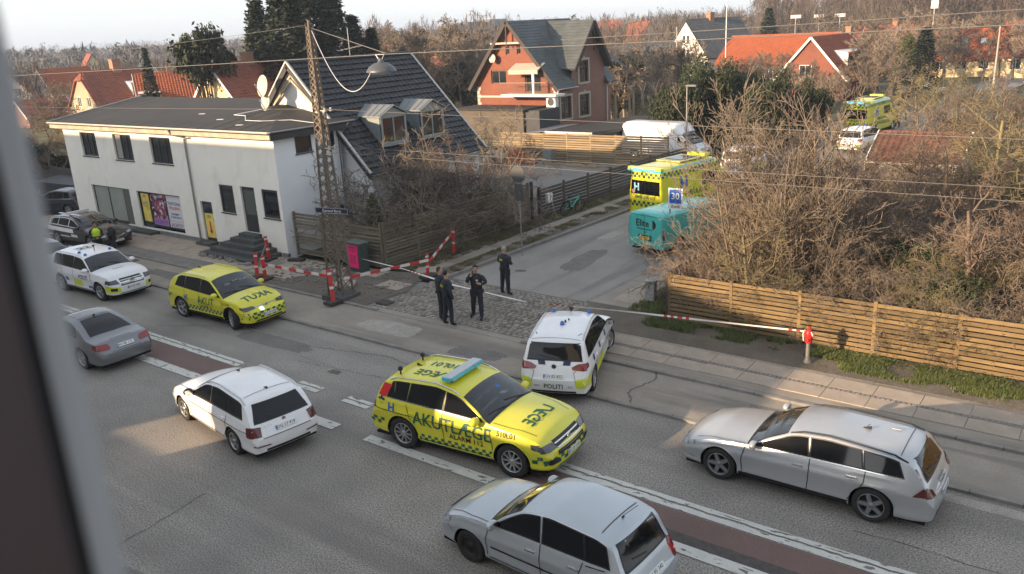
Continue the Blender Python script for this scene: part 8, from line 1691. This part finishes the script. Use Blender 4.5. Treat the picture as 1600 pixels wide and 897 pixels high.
    for s in (1, -1):
        f.lathe([(.001, -.006), (.016, -.004), (.020, 0), (.016, .005), (.001, .007)], 8, 0, Mh @ Matrix.Translation((-.005, s * .083, .0)) @ Matrix.Rotation(math.pi / 2, 4, 'X') @ Matrix.Diagonal((1, 1.6, 1, 1)))
        f.lathe([(.001, 0), (.010, .001), (.001, .004)], 6, 1, Mh @ Matrix.Translation((.082, s * .031, .018)) @ Matrix.Rotation(math.pi / 2, 4, 'Y')); f.box(.078, .088, s * .031 - .016, s * .031 + .016, .032, .039, 1, Mh)
    f.box(.076, .083, -.024, .024, -.042, -.035, 2, Mh); f.build('face', [M_skin, M_hid, mat('lips', (.32, .12, .10), .5)], o)
    for ex in extra: ex(o, k)
    return o
def vest(m=M_uni, back=None, refl=False, collar=True):
    def f(o, k):
        b = MB(); pr = [(.162, .97), (.185, 1.0), (.185, 1.15), (.205, 1.3), (.205, 1.38), (.15, 1.45), (.09, 1.49)]
        n = 20; vs = []
        for rr, z in pr:
            for i in range(n): t = 2 * math.pi * i / n; vs.append((rr * .80 * math.cos(t) * k, rr * math.sin(t) * (.98 if z < 1.35 else .95) * k, z * k))
        b.add(vs, [(q * n + i, q * n + (i + 1) % n, (q + 1) * n + (i + 1) % n, (q + 1) * n + i) for q in range(len(pr) - 1) for i in range(n)], 0, True); v = b.build('vest', m, o)
        if back: MB().box(-.172 * k, -.158 * k, -.075, .075, 1.29 * k, 1.36 * k).build('back_patch', mat('patch_yellow', (.40, .45, .04), .6), v); flat_text('POLITI', .045, (-.1735 * k, 0, 1.325 * k), (0, -1, 0), (0, 0, 1), bk, v)
        if refl:
            for z in (1.06, 1.24):
                r_ = MB(); vs = []
                for zz in (z, z + .045):
                    for i in range(n): t = 2 * math.pi * i / n; vs.append((.192 * .80 * math.cos(t) * k * 1.03, .197 * math.sin(t) * k * 1.02, zz * k))
                r_.add(vs, [(i, (i + 1) % n, n + (i + 1) % n, n + i) for i in range(n)], 0, True); r_.build('reflective_band', M_refl, v)
        else:
            MB().box(.148 * k, .165 * k, .05, .12, 1.30 * k, 1.34 * k).build('badge', M_refl, v); q = MB(); q.box(.14 * k, .185 * k, -.12, -.06, 1.16 * k, 1.27 * k); q.box(.14 * k, .18 * k, .05, .12, 1.1 * k, 1.2 * k); q.box(.10 * k, .14 * k, .14, .18, 1.26 * k, 1.36 * k); q.build('pouches', M_boot, v)
    return f
def belt(o, k):
    b = MB(); n = 16; vs = []
    for z in (.955, 1.0):
        for i in range(n): t = 2 * math.pi * i / n; vs.append((.142 * math.cos(t) * k, .175 * math.sin(t) * k, z * k))
    b.add(vs, [(i, (i + 1) % n, n + (i + 1) % n, n + i) for i in range(n)], 0, True)
    b.box(-.03, .05, -.22 * k, -.175 * k, .74 * k, .98 * k); b.box(-.05, .02, .175 * k, .215 * k, .86 * k, .99 * k); b.box(-.16 * k, -.12 * k, -.08, .0, .90 * k, .99 * k); b.build('duty_belt', M_boot, o)
def radio(o, k): MB().box(.13 * k, .16 * k, -.07, -.03, 1.50 * k, 1.62 * k).build('radio', M_boot, o)
zc = .09
# officers on the cobbles: left one looks right, second seen from behind, third speaks into a radio, fourth looks up the street
person((-17.45, 18.72, zc), 20, 'brown-haired officer in black at the left of the group on the cobbles', M_hib, 1.80, extra=(vest(), belt), head=(10, 0), arms={1: [(.03, .27, 1.18), (.16, .22, .98), (.20, .19, .91)], -1: [(.06, -.27, 1.18), (.20, -.20, 1.02), (.25, -.15, .98)]})
person((-16.85, 18.36, zc), 68, 'broad dark-haired officer in black seen from behind with a yellow back patch', M_hid, 1.86, extra=(vest(back=True), belt), bulk=1.12, head=(-10, 4), arms={1: [(-.02, .30, 1.18), (.03, .30, .94), (.05, .29, .86)], -1: [(-.04, -.30, 1.18), (.04, -.31, .95), (.07, -.30, .87)]}, legs={1: [(-.02, .13, .50), (-.10, .15, .10), (.06, .17, .04)], -1: [(.04, -.12, .50), (.02, -.13, .10), (.19, -.14, .04)]})
person((-16.45, 19.35, zc), -72, 'officer in black facing the camera and speaking into a hand radio', M_hib, 1.84, extra=(vest(), belt, radio), head=(20, 0), arms={-1: [(.04, -.32, 1.20), (.17, -.14, 1.40), (.145, -.08, 1.50)], 1: [(.00, .34, 1.22), (.16, .22, 1.20), (.20, .15, 1.24)]}, legs={1: [(.05, .13, .50), (.10, .15, .10), (.27, .18, .04)], -1: [(.0, -.15, .50), (-.12, -.22, .10), (.03, -.28, .04)]})
person((-17.15, 21.75, zc), 82, 'grey-haired officer in black seen from behind looking up the side street behind the tape', M_hig, 1.80, extra=(vest(back=True), belt), head=(15, 0), arms={1: [(.0, .31, 1.20), (.17, .20, 1.16), (.23, .13, 1.17)], -1: [(.0, -.31, 1.20), (.17, -.20, 1.15), (.23, -.12, 1.15)]}, legs={1: [(.0, .15, .50), (-.02, .18, .10), (.14, .21, .04)], -1: [(.0, -.13, .50), (-.03, -.16, .10), (.13, -.19, .04)]})
hold = {1: [(.05, .26, 1.16), (.24, .12, 1.08), (.30, .05, 1.08)], -1: [(.05, -.26, 1.16), (.24, -.13, 1.07), (.30, -.06, 1.07)]}
def clip(o, k): MB().box(.28, .30, -.13, .13, .98, 1.14).build('notebook', M_trimb, o)
person((-36.75, 17.3, .06), -20, 'officer in a yellow high-visibility vest writing beside the white police SUV', M_hib, 1.78, extra=(vest(M_hiv, refl=True), belt, clip), head=(0, 25), arms=hold)
person((-35.95, 17.6, .06), -110, 'dark-haired officer in black with folded forearms in front of the black estate car', M_hid, 1.84, extra=(vest(), belt), head=(-15, 20), arms={1: [(.05, .27, 1.18), (.20, .08, 1.12), (.22, .0, 1.12)], -1: [(.05, -.27, 1.18), (.22, -.05, 1.16), (.22, .04, 1.17)]})
M_coat = mat('coat_dark', (.03, .028, .03), .9); M_coatb = mat('coat_brown', (.10, .055, .04), .9)
person((-15.6, 71.0, .03), -95, 'distant pedestrian in dark clothes standing beyond the far ambulance', M_hid, 1.78, top=M_coat)
cy = person((-15.95, 50.9, .30), -100, 'cyclist in a red brown jacket riding down the side street', M_hib, 1.74, top=M_coatb, arms={1: [(.16, .25, 1.20), (.34, .22, 1.08), (.40, .21, 1.04)], -1: [(.16, -.25, 1.20), (.34, -.22, 1.08), (.40, -.21, 1.04)]}, legs={1: [(.32, .10, .66), (.16, .10, .26), (.30, .11, .20)], -1: [(.26, -.10, .52), (.10, -.10, .10), (.24, -.11, .04)]})
bicycle((-15.97, 50.8, .03), R(-100), 'dark bicycle ridden by the cyclist in the side street', mat('bike_black', (.02, .02, .02), .5), lean=0)
# the driver of the small silver estate: forearm and hand at the window
dr = person((-7.5, 10.45, -.50), 178, 'driver in a pale jumper sitting at the wheel of the small silver estate', M_hib, 1.72, top=mat('jumper', (.30, .27, .22), .9), arms={1: [(.16, .26, 1.28), (.34, .30, 1.40), (.40, .30, 1.46)], -1: [(.16, -.24, 1.22), (.38, -.16, 1.26), (.44, -.14, 1.30)]}, legs={1: [(.42, .10, .86), (.62, .10, .66), (.74, .10, .64)], -1: [(.42, -.10, .86), (.62, -.10, .66), (.74, -.10, .64)]})
# ------------------------------------------------------------------ camera side of the street: the photographer's window and the houses behind
M_app = mat('render_beige', (.42, .38, .32), .85, var=.1, vscale=.5)
ab = empty('apartment_house', (0, 0, 0), label='plain rendered apartment house behind the camera whose open window the view is taken from', cat='building')
wall('wall', (22, -.35, 0), (-1, 0, 0), [(0, 0), (27.5, 0), (27.5, 12.5), (0, 12.5)], [(21.0, 23.2, 8.0, 9.7)] + [(2 + 3.4 * i, 3.3 + 3.4 * i, 2 + 3.1 * j, 3.5 + 3.1 * j) for i in range(5) for j in range(3)] , M_app, ab)
MB().box(-5.4, 22, -11, -.9, 0.02, 7.6).build('lower_storeys', M_app, ab); MB().box(-5.4, 22, -11, -.9, 10.3, 12.4).build('upper_storeys', M_app, ab)
MB().box(-5.5, -5.3, -11, -.36, 0, 12.45).build('end_wall', M_app, ab); MB().box(-5.6, 22.2, -11.2, -.1, 12.5, 12.75).build('roof', M_felt, ab)
for i in range(5):
    for j in range(3): a = 2 + 3.4 * i; window((22, -.35, 0), (-1, 0, 0), a, a + 1.3, 2 + 3.1 * j, 3.5 + 3.1 * j, ab, mf=M_frameW)
# terrace further left, and towards the gap an added screen that shapes the low sun
tb = empty('terrace_block', (0, 0, 0), label='long terrace block on the camera side that shades the street', cat='building')
def at0(a, b): return (a, -.9, b - .28)
MB().box(-95, -28.0, -10, -.9, 0, 11.25).build('wall', M_app, tb); MB().box(-95.2, -27.9, -10.2, -.7, 11.25, 11.42).build('roof', M_felt, tb)
gl = empty('sun_patch_screen', (0, 0, 0), label='stepped old party wall with two openings closing the gap beside the terrace block', cat='wall')
wall('wall', (-7, -.9, 0), (-1, 0, 0), [(0, 0), (21, 0), (21, 11.3), (19.6, 10.3), (17.6, 8.9), (14, 7.9), (9.6, 6.9), (9, 6.3), (7.5, 5.25), (5, 5.45), (2.5, 6.1), (1, 7.5), (0, 9.0)], [(7.6, 10.4, 4.72, 5.3), (14.5, 17.8, 2.8, 4.3)], M_app, gl, depth=.1)  # added out of view: outline and openings cut to shape the sun patches
# window frame at the photographer's left, close to the lens
M_pvc = mat('window_grey', (.33, .345, .365), .5); M_gask = mat('window_gasket', (.012, .012, .014), .6); M_red2 = mat('window_reveal', (.05, .03, .03), .7)
wf = empty('window_jamb', (0, 0, 0), label='out-of-focus grey window frame edge with black seal at the far left', cat='window frame')
def fl(x, y, d): return CAM + ray(x, y) / FPX * d
def jamb(name, e0, e1, m, d0, d1, thick):
    """a long profile between two edges; thick: depth away from the room"""
    (xa, ya), (xb, yb) = e0; (xc, yc), (xd, yd) = e1
    b = MB(); b.prism([fl(xa, ya, d0), fl(xb, yb, d0), fl(xd, yd, d1), fl(xc, yc, d1)], CF * thick - CR * thick * .75)
    return b.build(name, m, wf)
ext = lambda p, q, k0, k1: ((p[0] + (q[0] - p[0]) * k0, p[1] + (q[1] - p[1]) * k0), (p[0] + (q[0] - p[0]) * k1, p[1] + (q[1] - p[1]) * k1))
A_e = ext((2, 30), (198, 897), -.4, 1.4); B_e = ext((-37, 100), (150, 897), -.4, 1.4); C_e = ext((-66, 100), (120, 897), -.4, 1.4); D_e = ext((-300, 100), (-110, 897), -.4, 1.4)
jamb('frame_profile', A_e, B_e, M_pvc, .150, .146, .03); jamb('gasket', B_e, C_e, M_gask, .1475, .1455, .03); jamb('reveal', C_e, D_e, M_red2, .144, .12, .03)
# ------------------------------------------------------------------ air
hz = MB().box(-1600, 1300, -60, 1900, -1.5, 42).build('haze', bpy.data.materials.new('haze'), None); hz['kind'] = 'stuff'; hz['label'] = 'thin grey afternoon haze over the gardens and far trees'
hm = hz.data.materials[0]; hm.use_nodes = True; hm.node_tree.nodes.remove(hm.node_tree.nodes['Principled BSDF']); pv = hm.node_tree.nodes.new('ShaderNodeVolumePrincipled')
pv.inputs['Color'].default_value = (.66, .79, 1.0, 1); pv.inputs['Density'].default_value = .0004; pv.inputs['Anisotropy'].default_value = 0.0
hm.node_tree.links.new(pv.outputs[0], hm.node_tree.nodes['Material Output'].inputs['Volume'])
